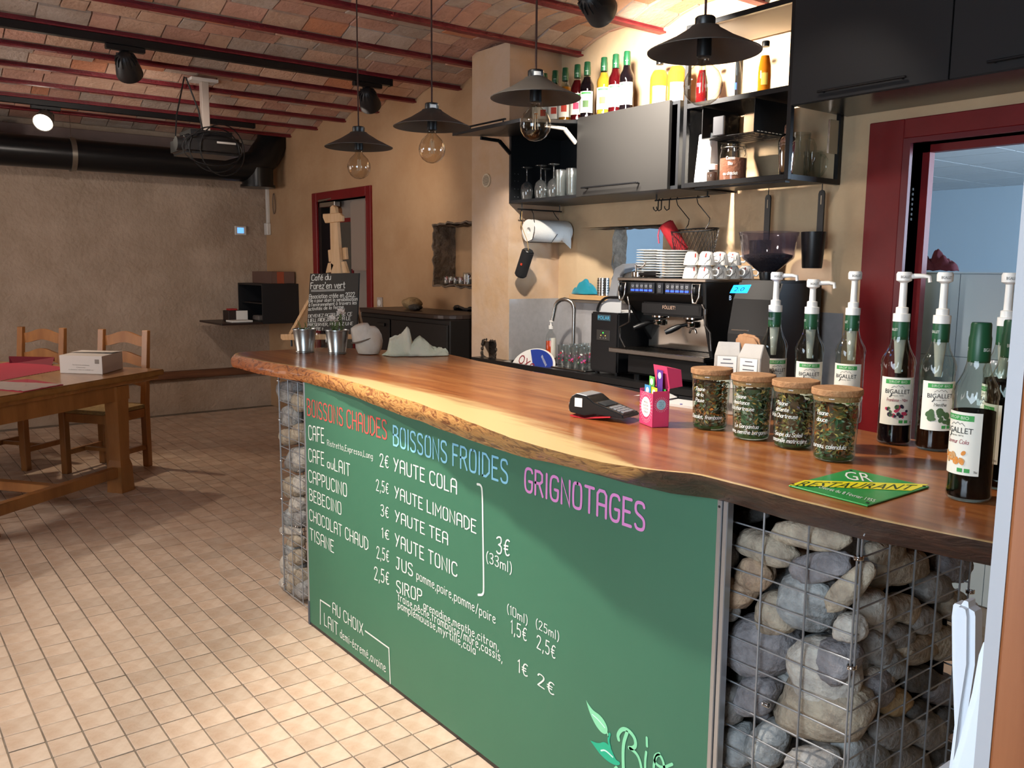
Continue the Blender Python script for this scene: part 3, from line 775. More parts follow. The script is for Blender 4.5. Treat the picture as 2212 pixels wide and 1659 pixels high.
MB().cyl((bx1+.006, YB-.0045, at(1543, 1090, Y=YB).z), (bx1+.006, YB-.003, at(1543, 1090, Y=YB).z), .003, n=10).build('screw_hole', INK, es)
MB().box(bx0, bx1, YB+.0, YB+.014, .0, .012).build('bottom_rail', BLACKP, board)
REDC = mat('red_chalk_paint', '#c8524a', .75); BLUEC = mat('blue_chalk_paint', '#86c3dd', .75); PINKC = mat('pink_chalk_paint', '#d987c4', .75)
def bt(t, bl, tl, br, m=CHALK, wd=1.15, gap=2.3):
    wd *= .82
    O = at(*bl, Y=YB-.0012); T = at(*tl, Y=YB-.0012); E = at(*br, Y=YB-.0012)
    tw = text_w(t, gap); x = 0; H = V3((0, 0, T.z-O.z))
    for w in t.split(' '):
        mb = MB(); k = text_w(w, gap)
        hand(mb, w, lambda u, v: O+(E-O)*((u+x)/tw)+H*(v/10), wd, gap, 0, 0, (0, -1, 0))
        mb.build('lettering', m, board); x += k+gap+3.2
for a in (('BOISSONS CHAUDES', (664,896), (664,862), (835,949), REDC, 1.25), ('BOISSONS FROIDES', (850,961), (850,920), (1096,1045), BLUEC, 1.3), ('GRIGNOTAGES', (1134,1060), (1134,1010), (1391,1147), PINKC, 1.5),
          ('CAFE', (667,949), (667,919), (700,957)), ('Ristretto,Expresso,Long', (707,962), (707,950), (805,992), CHALK, 1.1), ('2€', (821,1007), (821,980), (839,1011)),
          ('CAFE', (667,996), (667,969), (700,1006)), ('au', (707,1010), (707,990), (720,1014)), ('LAIT', (723,1016), (723,991), (756,1029)), ('2,5€', (813,1059), (814,1036), (839,1067)),
          ('CAPPUCINO', (667,1040), (667,1015), (749,1073)), ('3€', (823,1114), (823,1090), (839,1119)), ('BEBECINO', (669,1080), (669,1056), (737,1112)), ('1€', (825,1161), (825,1140), (840,1166)),
          ('CHOCOLAT CHAUD', (669,1123), (669,1100), (795,1189)), ('2,5€', (814,1205), (814,1180), (840,1214)), ('TISANE', (670,1165), (670,1141), (721,1194)), ('2,5€', (809,1251), (809,1224), (840,1263)),
          ('YAUTE COLA', (851,1017), (851,990), (986,1067), CHALK, 1.3), ('YAUTE LIMONADE', (853,1075), (853,1051), (1028,1152), CHALK, 1.3), ('YAUTE TEA', (854,1126), (854,1103), (967,1177), CHALK, 1.3), ('YAUTE TONIC', (854,1179), (854,1153), (987,1246), CHALK, 1.3),
          ('JUS', (856,1228), (856,1203), (891,1245), CHALK, 1.3), ('pomme,poire,pomme/poire', (900,1250), (900,1231), (1070,1347), CHALK, 1.2), ('SIROP', (857,1279), (857,1254), (911,1301), CHALK, 1.3),
          ('grenadine,menthe,citron,', (915,1314), (915,1297), (1077,1406), CHALK, 1.3), ('fraise,pêche,framboise/mûre,cassis,', (860,1296), (860,1279), (1085,1431), CHALK, 1.3), ('pamplemousse,myrtille,cola', (860,1312), (860,1296), (1027,1414), CHALK, 1.3),
          ('3€', (1073,1195), (1073,1159), (1100,1201)), ('(33ml)', (1051,1213), (1051,1191), (1105,1239)), ('(10ml)', (1096,1323), (1096,1304), (1139,1350)), ('(25ml)', (1158,1355), (1158,1336), (1207,1385)),
          ('1,5€', (1104,1367), (1104,1339), (1137,1385)), ('2,5€', (1160,1399), (1160,1371), (1199,1423)), ('1€', (1119,1451), (1119,1424), (1139,1462)), ('2€', (1162,1479), (1162,1453), (1196,1502)),
          ('AU CHOIX', (719,1324), (719,1301), (784,1372)), ('LAIT', (701,1350), (701,1325), (730,1373)), ('demi-écremé,avoine', (735,1376), (735,1358), (833,1452), CHALK, 1.2)):
    bt(*a)
def bl_line(pts, wd, m=CHALK, name='painted_line'):
    p = [at(*q, Y=YB-.0012) for q in pts]; mb = MB()
    ribbon(mb, [(q.x, q.z) for q in p], wd, lambda u, v: (u, YB-.0012, v)); mb.build(name, m, board)
bl_line(chaikin([(1031,1046),(1038,1047),(1042,1058),(1043,1150),(1045,1268),(1044,1285),(1033,1285)], 2), .007)
bl_line([(692,1348),(692,1296),(713,1310)], .006); bl_line([(789,1363),(840,1400),(843,1476)], .006)
# leaf emblem and the word below it
LEAF1 = mat('pale_leaf_paint', '#86d6a6', .7); LEAF2 = mat('teal_leaf_paint', '#21ac86', .7)
def zp(x, y): p = at(1200+x*.16275, 1400+y*.16275, Y=YB-.0012); return (p.x, p.z)
def blob(pts, m, name='painted_leaf', off=0.0, k=2):
    c = chaikin([zp(*q) for q in pts]+[zp(*pts[0])], k)[:-1]
    MB().add([(u, YB-.0012-off, v) for u, v in c], [tuple(range(len(c)))]).build(name, m, board)
blob([(405,688),(425,770),(470,900),(540,1040),(620,1135),(685,1145),(695,1060),(640,950),(580,880),(500,830),(440,750)], LEAF1)
blob([(460,1225),(520,1310),(600,1420),(700,1510),(800,1560),(858,1550),(850,1505),(800,1490),(745,1350),(700,1280),(640,1240),(570,1270)], LEAF2)
bl2 = lambda pts, wd, m, off=.0003: (lambda mb: (ribbon(mb, chaikin([zp(*q) for q in pts], 2), wd, lambda u, v: (u, YB-.0012-off, v)), mb.build('painted_line', m, board)))(MB())
WL = mat('white_leaf_vein', '#c9f0e0', .7)
bl2([(490,880),(570,950),(655,1055)], .003, WL); bl2([(605,1360),(660,1350),(760,1445)], .004, WL); bl2([(700,1170),(690,1130)], .004, LEAF1); bl2([(720,1140),(700,1220),(725,1320)], .007, LEAF2)
bl2([(840,1215),(825,1150),(880,1070),(960,1080),(1050,1180),(1070,1290),(1030,1330),(980,1325)], .010, LEAF1); bl2([(950,1120),(905,1250),(895,1400),(905,1700)], .010, LEAF1); bl2([(990,1330),(1070,1390),(1120,1480),(1150,1640)], .008, LEAF1)
bl2([(1212,1190),(1215,1300)], .007, LEAF1); bl2([(1205,1380),(1190,1500),(1195,1700)], .007, LEAF1); bl2([(1380,1400),(1320,1420),(1310,1500),(1360,1560),(1430,1590),(1550,1540)], .007, LEAF1); bl2([(1310,1700),(1300,1560),(1340,1420),(1390,1420),(1430,1500),(1445,1590)], .007, LEAF1)
blob([(770,1600),(800,1550),(840,1600),(860,1800),(790,1800)], LEAF1)

YG = YB+.034
# --- stone-filled wire cages under the bar
WIRE = mat('galvanised_wire', '#a2a5a9', .4, .7)
STONES = [mat('stone_'+n_, a, .8, col2=b, vs=22, bump=.5, bs=70, detail=10, ramp=(.36, .62)) for n_, a, b in (('grey', '#9d9b97', '#787470'), ('beige', '#b3a691', '#8a7d6d'), ('mauve', '#918d8e', '#6d696b'), ('pale', '#c4beb2', '#9a938b'), ('ochre', '#b39a72', '#8f7a5b'), ('blue', '#a3a5a3', '#7b7d7d'), ('dark', '#5f5c58', '#403d3a'), ('tan', '#b99d80', '#937b66'))]
def stone(parent, c, v1, v2, v3, mi, seed):
    c = V3(c); tz = abs(V3(v1).z)+abs(V3(v2).z)*.8+abs(V3(v3).z)*.6
    c.z = max(tz*.92+.005, min(c.z, .972-tz*.92))
    sd = V3((seed*3.7, seed*1.3, seed*7.1))
    def k(d): return 1/(abs(d.x)**2.6+abs(d.y)**2.6+abs(d.z)**2.6)**(1/2.6)*(1+.20*noise.noise(d*1.2+sd)+.07*noise.noise(d*2.9+sd))
    MB().ell(c, tuple(v1), tuple(v2), tuple(v3), 20, 13, fn=k).build('stone', STONES[mi], parent, smooth=80)
gx = -.822
def px_stone(parent, x, y, rx, ry, ang, mi, seed, Y=None, X=None, depth=.8, deep=None):
    a = R(ang); c = at(x, y, X=X, Y=Y)
    v1 = at(x+rx*math.cos(a), y+rx*math.sin(a), X=X, Y=Y)-c; v2 = at(x-ry*math.sin(a), y+ry*math.cos(a), X=X, Y=Y)-c
    nrm = V3((0, 1, 0)) if Y is not None else V3((-1, 0, 0)); d = min(v1.length, v2.length)*depth
    c = c-nrm*c.dot(nrm)+nrm*((YG if Y is not None else -gx)+.005+(d*1.10 if deep is None else deep))
    stone(parent, c, v1, v2, nrm*d, mi, seed)
gr = thing('stone_cage', 'right wire cage of large grey river stones holding up the bar', 'gabion', (-1.0, 1.63, 0), group='stone cages under the bar')
z5 = lambda x, y: (1500+x*.3732, 1040+y*.3732)
fs_ = [(435,380,195,88,20,1),(695,305,240,80,8,1),(365,530,112,90,30,7),(255,635,115,85,35,7),(215,735,80,60,20,0),(745,490,185,92,-12,2),(930,600,190,80,-42,1),(645,695,195,165,35,5),(480,765,112,148,-20,1),(350,960,205,200,0,2),(225,390,55,120,0,6),(930,835,95,85,0,3),(820,1040,132,132,10,2),(720,1120,165,250,-30,3),(690,1330,275,185,28,1),(365,1235,120,120,0,2),(212,1285,82,125,-8,0),(235,1535,105,140,0,5),(425,1515,118,150,22,5),(700,1610,165,90,0,0),
       (280,190,120,60,0,6),(840,880,80,60,0,0),(560,1130,90,90,0,2),(330,1380,90,50,0,2),(560,620,90,60,0,1),(190,880,60,80,0,0),(850,1640,120,80,0,5)]
for k, (x, y, rx, ry, an, mi) in enumerate(fs_):
    px_stone(gr, *z5(x, y), rx*.36, ry*.36, an, mi, k+1, Y=YG+.045 if k < 20 else YG+.12, deep=None if k < 20 else .13)
ss_ = [(1010,720,75,110,0,3),(1020,945,75,105,0,0),(1000,1160,70,130,20,3),(1180,480,120,105,-20,1),(1150,720,88,90,0,1),(1120,870,80,80,0,0),(1345,600,95,95,0,0),(1225,950,130,95,-20,1),(1390,1180,100,95,0,2),(1120,1255,95,85,-30,4),(1400,920,90,110,0,1),(1310,1420,120,110,0,0),(1110,1420,125,110,0,0),(960,1570,130,130,0,5),(1450,480,85,95,0,2),(1450,700,70,90,0,1),(1250,1120,100,80,0,6),(1260,780,100,90,0,0),(1040,390,90,70,0,1),(1230,1290,70,60,0,6),(1420,1350,90,90,0,6),(1200,1600,120,100,0,0),(1420,1600,110,110,0,6),(1080,1050,60,60,0,5)]
for k, (x, y, rx, ry, an, mi) in enumerate(ss_):
    px_stone(gr, *z5(x, y), rx*.36, ry*.36, an, mi, k+60, X=gx-.05)
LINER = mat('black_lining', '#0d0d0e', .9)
MB().box(gx-.42, gx-.416, YG+.02, YG+.45, .03, .975).box(gx-.416, gx-.03, YG+.435, YG+.439, .03, .975).build('lining', LINER, gr)  # black sheets added as the shade in the gaps between the stones
for k in range(64):   # stones deeper in the cage and below the picture
    x, y, z = random.uniform(-1.13, -.9), random.uniform(1.56, 1.8), random.uniform(.06, .9)
    if k < 24: z = random.uniform(.06, .4); y = random.uniform(1.52, 1.78); x = random.uniform(-1.13, -.9)
    r = random.uniform(.05, .075); stone(gr, (x, y, z), (r*1.2, 0, .02), (0, r, 0), (0.01, 0, r*.8), random.randrange(8), k+200)
def wires(parent, name, p, u, nu, du, v, nv, dv, r=.0019, skip_u=()):
    """a welded wire panel: uprights every du along u, cross wires every dv along v"""
    p, u, v = V3(p), V3(u), V3(v); w_ = u.cross(v)
    pan = bpy.data.objects.new(name, None); COL.objects.link(pan); pan.parent = parent
    for i in range(nu):
        if i in skip_u: continue
        a = p+u*(du*i); MB().cyl(a, a+v*(dv*(nv-1)), r*1.15, n=6).build('wire', WIRE, pan, smooth=60)
    for j in range(nv):
        a = p+v*(dv*j)+w_*(-r*1.8); MB().cyl(a, a+u*(du*(nu-1)), r, n=6).build('wire', WIRE, pan, smooth=60)
    return pan
zt_ = .98
wires(gr, 'front_mesh', (gx-.41, YG, .031), (1,0,0), 5, .1025, (0,0,1), 20, .05)
wires(gr, 'side_mesh', (gx+.006, YG+.003, .031), (0,1,0), 5, .1, (0,0,1), 20, .05)
wires(gr, 'back_mesh', (gx-.41, YG+.46, .031), (1,0,0), 5, .1025, (0,0,1), 20, .05)
def coil(parent, c, ax, r=.008, turns=3, wire=.0014, L=.008):
    u, w, a = frame(ax); n = turns*12
    MB().tube([V3(c)+(u*math.cos(2*PI*i/12)+w*math.sin(2*PI*i/12))*r+a*(L*(i/n-.5)) for i in range(n+1)], wire, 5).build('wire_tie', CHROME, parent, smooth=60)
for z in (at(1852, 1205, Y=YG).z, at(1836, 1440, Y=YG).z, .35): coil(gr, (gx+.002, YG+.001, z), (0,0,1))
coil(gr, at(1655, 1522, Y=YG), (1,0,0), .005, 5, .0012, .014)
coil(gr, (gx+.004, YG+.46, at(2092, 1277, X=gx).z), (0,0,1))
gl_ = thing('stone_cage', 'left narrow wire cage of rounded stones at far end of the bar', 'gabion', (-3.3, 1.63, 0), group='stone cages under the bar')
z1 = lambda x, y: (520+x*.27125, 740+y*.27125)
ls_ = [(388,395,72,98,0,0),(500,470,55,80,0,1),(415,585,62,88,0,0),(425,740,92,66,-10,1),(455,930,72,108,10,0),(435,1150,68,95,0,1),(470,1290,55,70,0,3),(425,1385,62,80,0,5),(440,1490,90,36,5,3),(500,1130,50,80,0,3),(500,720,50,80,0,1),(500,920,40,90,0,3),(490,1400,50,70,0,0),(470,1570,60,55,0,1),(430,1640,50,60,0,5),(410,1760,70,110,0,3),(470,1700,50,70,0,1),(480,1880,55,85,0,1),(420,1900,52,70,0,3),(455,1990,70,60,0,1),(410,2060,50,50,0,3),(510,2000,50,80,0,0)]
for k, (x, y, rx, ry, an, mi) in enumerate(ls_): px_stone(gl_, *z1(x, y), rx*.27, ry*.27, an, mi, k+300, Y=YG+.05)
for k in range(24):
    r = random.uniform(.05, .07); stone(gl_, (random.uniform(-3.36, -3.2), random.uniform(1.54, 1.76), random.uniform(.06, .9)), (r*1.2, 0, .02), (0, r, 0), (0.01, 0, r*.8), random.randrange(6), k+400)
wires(gl_, 'front_mesh', (-3.508, YG, .031), (1,0,0), 4, .1, (0,0,1), 20, .05)
wires(gl_, 'side_mesh', (-3.508, YG+.003, .031), (0,1,0), 5, .1, (0,0,1), 20, .05)
for z in (.97, .80, .62, .45, .29, .06): coil(gl_, (-3.508, YG, z), (0,0,1), .006)
for q in ((645, 1017), (640, 1138)): coil(gl_, at(*q, Y=YG), (1,0,0), .004, 4, .001, .01)
# ================================================================== wall cupboards, shelf unit, bottles
GREYLAC = mat('grey_satin_front', '#302f2e', 0.36, 0.2)
ZC0, ZC1 = 1.822, 2.222
XC = (-4.035, -3.435, -2.80)
def carcass(o, x0, x1, y0, y1, z0, z1, m=ANTH, t=.016):
    mb = MB().box(x0, x0+t, y0, y1, z0, z1).box(x1-t, x1, y0, y1, z0, z1).box(x0+t, x1-t, y0, y1, z0, z0+t).box(x0+t, x1-t, y0, y1, z1-t, z1).box(x0+t, x1-t, y1-.008, y1, z0+t, z1-t)
    return mb.build('body', m, o)
c1 = thing('wall_cupboard', 'black wall cupboard with its flap door lifted open, glasses inside', 'cupboard', (-3.735, 3.26, ZC0), group='black cupboards above the worktop')
body = carcass(c1, XC[0], XC[1], YC, YW-.006, ZC0, ZC1)
holes = MB()
for z in (1.86, 1.905, 1.95, 1.99):
    for y in (3.10, 3.125): holes.cyl((XC[0]+.0161, y, z), (XC[0]+.0175, y, z), .0025, n=6)
tag(holes.build('peg_holes', mat('peg_hole_grey', '#7b7d80', .5), body, world=False), kind='stuff') if False else holes.build('peg_holes', mat('peg_hole_grey', '#7b7d80', .5), c1)
fl_ = MB().add([(XC[0], YC, 2.196), (XC[1], YC, 2.196), (XC[1], 2.68, 2.163), (XC[0], 2.68, 2.163), (XC[0], YC, 2.214), (XC[1], YC, 2.214), (XC[1], 2.68, 2.181), (XC[0], 2.68, 2.181)], [(3,2,1,0),(4,5,6,7),(0,1,5,4),(1,2,6,5),(2,3,7,6),(3,0,4,7)]).build('flap_door', ANTH, c1, bevel=.001)
def bar_handle(o, p0, p1, out, r=.005, inset=.02):
    p0, p1, out = V3(p0), V3(p1), V3(out); d = (p1-p0).normalized()
    mb = MB().bar(p0+out, p1+out, .012, .008)
    for p in (p0+d*inset, p1-d*inset): mb.bar(p, p+out, .008, .008, up=(1, 0, 0) if abs(d.x) < .5 else (0, 1, 0))
    return mb.build('handle', BLACK, o, bevel=.002)
bar_handle(fl_, (-4.0, 2.76, 2.187), (-3.66, 2.76, 2.187), (0, 0, .028))
for x, m in ((XC[0]+.012, BLACK), (XC[1]-.026, mat('hinge_white', '#c9c5bd', .4))):
    MB().bar((x, 3.07, 2.10), (x, 2.99, 2.165), .012, .022).bar((x, 2.99, 2.165), (x, 2.86, 2.168), .012, .018).build('stay_arm', m, c1, bevel=.002)
c2 = thing('wall_cupboard', 'closed wall cupboard with satin grey door and black bar handle', 'cupboard', (-3.12, 3.26, ZC0), group='black cupboards above the worktop')
carcass(c2, XC[1]+.001, XC[2]+.045, YC+.001, YW-.006, ZC0, ZC1-.004)
d_ = MB().box(XC[1]+.003, XC[2], YC-.021, YC-.001, ZC0, ZC1).build('door', GREYLAC, c2, bevel=.0012)
bar_handle(d_, (-3.36, YC-.021, 1.862), (-2.96, YC-.021, 1.862), (0, -.03, 0))
# upper run of dark cupboards at the right
uc = thing('wall_cupboard', 'long dark cupboard over the kitchen doorway with two flat doors', 'cupboard', (-1.3, 3.25, 2.107), group='black cupboards above the worktop')
MB().box(-2.15, .3, YC-.0, YW-.006, 2.107, 2.662).build('body', mat('cupboard_underside', '#2c2d30', .22), uc)
for a, b in ((-2.15, -1.526), (-1.521, -.90), (-.895, .3)):
    dd = MB().box(a, b, YC-.024, YC-.002, 2.107, 2.66).build('door', mat('dark_matt_front', '#15161a', .7), uc, bevel=.0012)
    bar_handle(dd, (a+.13, YC-.024, 2.137), (min(b, -.3)-.14, YC-.024, 2.137), (0, -.02, 0))

# open steel shelf unit
U0, U1, UZ0, UZ1 = -2.735, -2.165, 1.822, 2.535
un = thing('shelf_unit', 'open black steel wall shelf unit between grey cupboard and dark cupboard', 'shelf', (-2.45, 3.26, UZ0))
for x in (U0, U1-.02):
    for y in (YC+.002, YW-.03): MB().box(x, x+.02, y, y+.022, UZ0, UZ1).build('post', BLACK, un, bevel=.001)
for z in (UZ0, 2.172, UZ1-.022):
    MB().box(U0+.02, U1-.02, YC+.002, YC+.022, z, z+.022).build('rail', BLACK, un, bevel=.001)
    for xs_ in (U0, U1-.02): MB().box(xs_, xs_+.02, YC+.024, YW-.03, z, z+.022).build('side_rail', BLACK, un)
MB().box(U0+.02, U1-.02, YC+.022, YW-.03, 2.178, 2.19).build('shelf', BLACK, un)
MB().box(U0+.02, U1-.02, YC+.022, YW-.03, UZ0+.008, UZ0+.02).build('shelf', BLACK, un)
MB().box(U0+.02, U1-.02, YC+.022, YW-.03, UZ1-.02, UZ1-.006).build('top_shelf', mat('shelf_grey_board', '#8f877c', .6), un)
MB().bar((at(1560, 400, Y=3.3).x, YC+.05, UZ0-.004), (-2.2, YC+.05, UZ0-.004), .03, .008).build('lower_lip', BLACK, un)
MB().box(U1-.014, U1-.004, 3.36, 3.43, 1.95, 2.09).build('bracket', STEEL, un)
# hanging sheet-metal box inside it
hb = thing('hanging_box', 'black sheet-metal box hung under the upper shelf of the open unit', 'box', (-2.49, 3.22, 2.03))
bx_ = (-2.64, -2.356, 3.092, 3.34, 2.034, 2.171)
mb = MB().box(bx_[0], bx_[0]+.003, bx_[2], bx_[3], bx_[4], bx_[5]).box(bx_[1]-.003, bx_[1], bx_[2], bx_[3], bx_[4], bx_[5]).box(bx_[0], bx_[1], bx_[2], bx_[3], bx_[4]-.002, bx_[4]+.001)
mb.build('shell', BLACK, hb)
mb = MB()
for k in range(8): mb.box(bx_[1]+.0002, bx_[1]+.001, bx_[2]+.02+k*.026, bx_[2]+.036+k*.026, bx_[4]+.004, bx_[4]+.0075)
mb.build('slots', mat('slot_light', '#d8cdbb', .5), hb)
mb = MB()
for k in range(5): mb.box(bx_[0]+.02, bx_[1]-.02, bx_[2]+.03+k*.04, bx_[2]+.033+k*.04, bx_[4]-.004, bx_[4]-.002)
mb.build('ribs', BLACK, hb)
tag(MB().box(-2.47, -2.37, 3.16, 3.3, 2.037, 2.13).build('kraft_packet', mat('kraft_paper', '#9a7f63', .8, var=.1), bevel=.008), 'small brown paper packet inside the hanging black box', 'packet')
th = thing('thermometer', 'small digital thermometer with grey display on the hanging black box', 'thermometer', (-2.55, 3.085, 2.03))
tx0, tx1 = at(1543, 280, Y=3.088).x, at(1566, 280, Y=3.088).x
b_ = MB().box(tx0, tx1, 3.076, 3.0905, 2.036, 2.118).build('case', mat('thermo_case', '#3b3c40', .4), th, bevel=.003)
sc_ = MB().box(tx0+.007, tx1-.007, 3.0745, 3.076, 2.068, 2.11).build('display', mat('lcd_grey', '#aab3a0', .3), b_, world=False)
mb = MB()
typed(mb, '22.5', lambda u, v: (tx0+.010+u, 3.0742, 2.092+v), .034, .011); typed(mb, '36', lambda u, v: (tx0+.014+u, 3.0742, 2.073+v), .026, .011); mb.build('digits', INK, b_, world=False)
MB().cyl(((tx0+tx1)/2, 3.076, 2.05), ((tx0+tx1)/2, 3.0735, 2.05), .006, n=10).build('button', WHITEP, b_, world=False)

# --- syrup bottles
SYR_PROF = [(.030, 0), (.0355, .003), (.037, .010), (.0362, .022), (.036, .05), (.036, .168), (.0368, .178), (.0362, .190), (.033, .202), (.027, .213), (.0215, .226), (.0185, .242), (.0168, .258), (.0155, .272)]
def liq(name, col, tint):
    return glass(name, tint, .02, .82, col, .35)
LIQ = {'dark': liq('dark_syrup', '#140d12', '#2a1a20'), 'red': liq('red_syrup', '#4a0a10', '#902028'), 'amber': liq('amber_syrup', '#a5641a', '#d09848'), 'cola': liq('cola_syrup', '#100c0a', '#201812'),
       'yellow': liq('yellow_syrup', '#c08a2c', '#e8bc68'), 'orange': liq('orange_drink', '#c8791a', '#e8a040'), 'brown': liq('brown_syrup', '#2a140c', '#4a2818'), 'crimson': liq('crimson_drink', '#6a1018', '#a03038')}
SYRG = glass('syrup_bottle_glass', '#e9efea', .015)
LGREEN = mat('label_green', '#3f9a4c', .7); LPINK = mat('label_pink', '#c2385a', .7); LDKB = mat('label_blackberry', '#2a2036', .7); LLEAF = mat('label_leaf', '#47653b', .7); LREDT = mat('label_red_ink', '#8d1f3c', .7); LORG = mat('label_orange', '#d98a3a', .7); LREDF = mat('label_red_fruit', '#c03a26', .7)
def arcmap(c, r, a0, z0):
    """flat (u,v) wrapped round a vertical cylinder; u grows to the viewer's right"""
    return lambda u, v: (c[0]+r*math.cos(a0+u/r), c[1]+r*math.sin(a0+u/r), c[2]+z0+v)
def arc_patch(mb, c, r, a0, u0, u1, z0, z1, n=10, mi=0):
    f = arcmap(c, r, a0, 0)
    mb.grid(n, 2, lambda s, t: f(u0+(u1-u0)*s, z0+(z1-z0)*t), mi)
def cam_az(loc, off=0): return math.atan2(-loc[1], -loc[0])+R(off)
def syrup(loc, label, liquid, level, top='pump', flavour=None, az=0, pump_az=None, group='syrup bottles on the bar', detail=True, cap=GREENLID, name='syrup_bottle', pump_up=0.0):
    o = thing(name, label, 'bottle', loc, group=group)
    fl = lambda t, z: 1+(.05*math.cos(t*12) if .185 < z < .235 else 0)
    MB().lathe(SYR_PROF, 72 if detail else 20, wob=fl if detail else None, cap1=False).build('glass', SYRG, o, world=False, smooth=50)
    if level:
        pr = [(r-.0022, z) for r, z in SYR_PROF if .003 <= z < level]; pr[0] = (pr[0][0], .006)
        r_l = next((a[0]+(b[0]-a[0])*(level-a[1])/(b[1]-a[1]) for a, b in zip(SYR_PROF, SYR_PROF[1:]) if a[1] <= level <= b[1]), .015)
        MB().lathe(pr+[(r_l-.0022, level)], 24).build('syrup', LIQ[liquid], o, world=False, smooth=50)
    A = cam_az(loc, az); r = .0369; C = (0, 0, 0)
    mb = MB(); arc_patch(mb, C, r, A, -.041, .041, .048, .158, 12)
    lb = mb.build('label', LABEL, o, world=False, smooth=60)
    mb = MB(); arc_patch(mb, C, r+.0003, A, -.028, .028, .143, .153, 8); mb.build('green_band', LGREEN, lb, world=False)
    r2 = r+.0006
    if detail:
        mb = MB(); f = arcmap(C, r2, A, 0)
        typed(mb, 'SIROP BIO', lambda u, v: f(u, .1455+v), .040, .0055, True); mb.build('band_lettering', mat('pale_band_ink', '#cfe3c8', .7), lb, world=False)
        mb = MB(); typed(mb, 'BIGALLET', lambda u, v: f(u, .121+v), .056, .010, True); ribbon(mb, [(-.013, .121), (-.014, .116), (-.017, .113)], .0018, f)
        typed(mb, 'Depuis 1872', lambda u, v: f(u, .1155+v), .026, .0028, True)
        ribbon(mb, [(-.014, .134), (-.008, .1385), (-.004, .136), (.001, .140), (.005, .1365), (.009, .139), (.014, .134)], .0007, f)
        mb.build('maker_lettering', INK, lb, world=False)
        if flavour:
            mb = MB(); tw = text_w(flavour[0]); k = min(.046, tw*.0008)
            hand(mb, flavour[0], lambda u, v: f(u*k/tw-k/2, .103+v*.0007), 1.1, 1.6, .15); mb.build('flavour_lettering', flavour[1], lb, world=False)
            rr = random.Random(hash(flavour[0]) % 97)
            for m, n_, s_ in flavour[2]:
                mb = MB()
                for _ in range(n_):
                    u, v = rr.uniform(-.024, .024), rr.uniform(.068, .092); s = s_*rr.uniform(.7, 1.2); zo = rr.uniform(.0001, .0005)
                    g = arcmap(C, r2+zo, A, 0); e = rr.uniform(.55, 1); ph = rr.uniform(0, PI)
                    mb.add([g(u+s*math.cos(t)*math.cos(ph)-s*e*math.sin(t)*math.sin(ph), v+s*math.cos(t)*math.sin(ph)+s*e*math.sin(t)*math.cos(ph)) for t in [2*PI*q/9 for q in range(9)]], [tuple(range(9))])
                mb.build('fruit_print', m, lb, world=False)
        mb = MB(); arc_patch(mb, C, r2, A, .006, .015, .053, .060, 3); arc_patch(mb, C, r2, A, .018, .027, .053, .060, 3); mb.build('organic_mark', LGREEN, lb, world=False)
        mb = MB(); typed(mb, '70cl', lambda u, v: f(u+.033, .053+v), .006, .004); mb.build('volume_print', INK, lb, world=False)
    elif flavour:
        mb = MB(); arc_patch(mb, C, r2, A, -.018, .014, .075, .110, 6); mb.build('fruit_print', flavour, lb, world=False)
    if top == 'pump':
        co = MB().lathe([(.0175, .243), (.0178, .246), (.0178, .281), (.017, .284)], 24).build('collar_sleeve', GREENLID, o, world=False, smooth=40)
        zt = .284
    else:
        co = MB().lathe([(.0175, .243), (.0182, .246), (.0182, .285), (.0170, .290), (.0165, .309), (.0150, .312)], 24).build('cap', cap, o, world=False, smooth=40)
    if detail and top != 'black':
        mb = MB(); f2 = arcmap((0, 0, 0), .0183, A, 0)
        for off in (-.028, .028) if az % 2 else (-.020, .032): typed(mb, 'BIGALLET', lambda u, v: f2(u+off, .263+v), .024, .006, True)
        mb.build('sleeve_lettering', CHALK, co, world=False)
    elif top == 'cap':
        mb = MB(); f2 = arcmap((0, 0, 0), .0185, A, 0); typed(mb, 'PULCO' if False else 'Paris', lambda u, v: f2(u, .262+v), .018, .007, True) if False else arc_patch(mb, (0, 0, 0), .0185, A, -.008, .008, .264, .2655, 4)
        mb.build('cap_print', CHALK, co, world=False)
    if top == 'pump':
        p = MB().lathe([(.0185, .284), (.0185, .302), (.0135, .303), (.0135, .316), (.0085, .318), (.0078, .372+pump_up), (.0105, .374+pump_up), (.0165, .377+pump_up), (.017, .392+pump_up), (.0145, .397+pump_up)], 24)
        a = pump_az if pump_az is not None else cam_az(loc, 85); d = V3((math.cos(a), math.sin(a), 0)); zz_ = .387+pump_up
        p.tube([d*.012+V3((0, 0, zz_)), d*.040+V3((0, 0, zz_+.001)), d*.052+V3((0, 0, zz_-.001)), d*.054+V3((0, 0, zz_-.013))], [.0065, .0052, .0048, .0042], 8)
        po = p.build('pump', WHITEP, o, world=False, smooth=45)
        mb = MB(); f3 = arcmap((0, 0, 0), .0172, cam_az(loc, 12), 0); typed(mb, 'BIGALLET', lambda u, v: f3(u, .3825+pump_up+v), .022, .006, True)
        mb.build('pump_lettering', INK, po, world=False)
        MB().cyl((0, 0, .245), (0, 0, .20), .0135, .0095, 12).cyl((0, 0, .20), (0, 0, .165), .0095, .007, 12).build('dip_tube', glass('milky_plastic', '#e8e6e0', .2, .55, '#dcd9d0'), o, world=False, smooth=50)
    return o
TOPZ = ZC1+.002
GT = 'bottles on top of the cupboards'
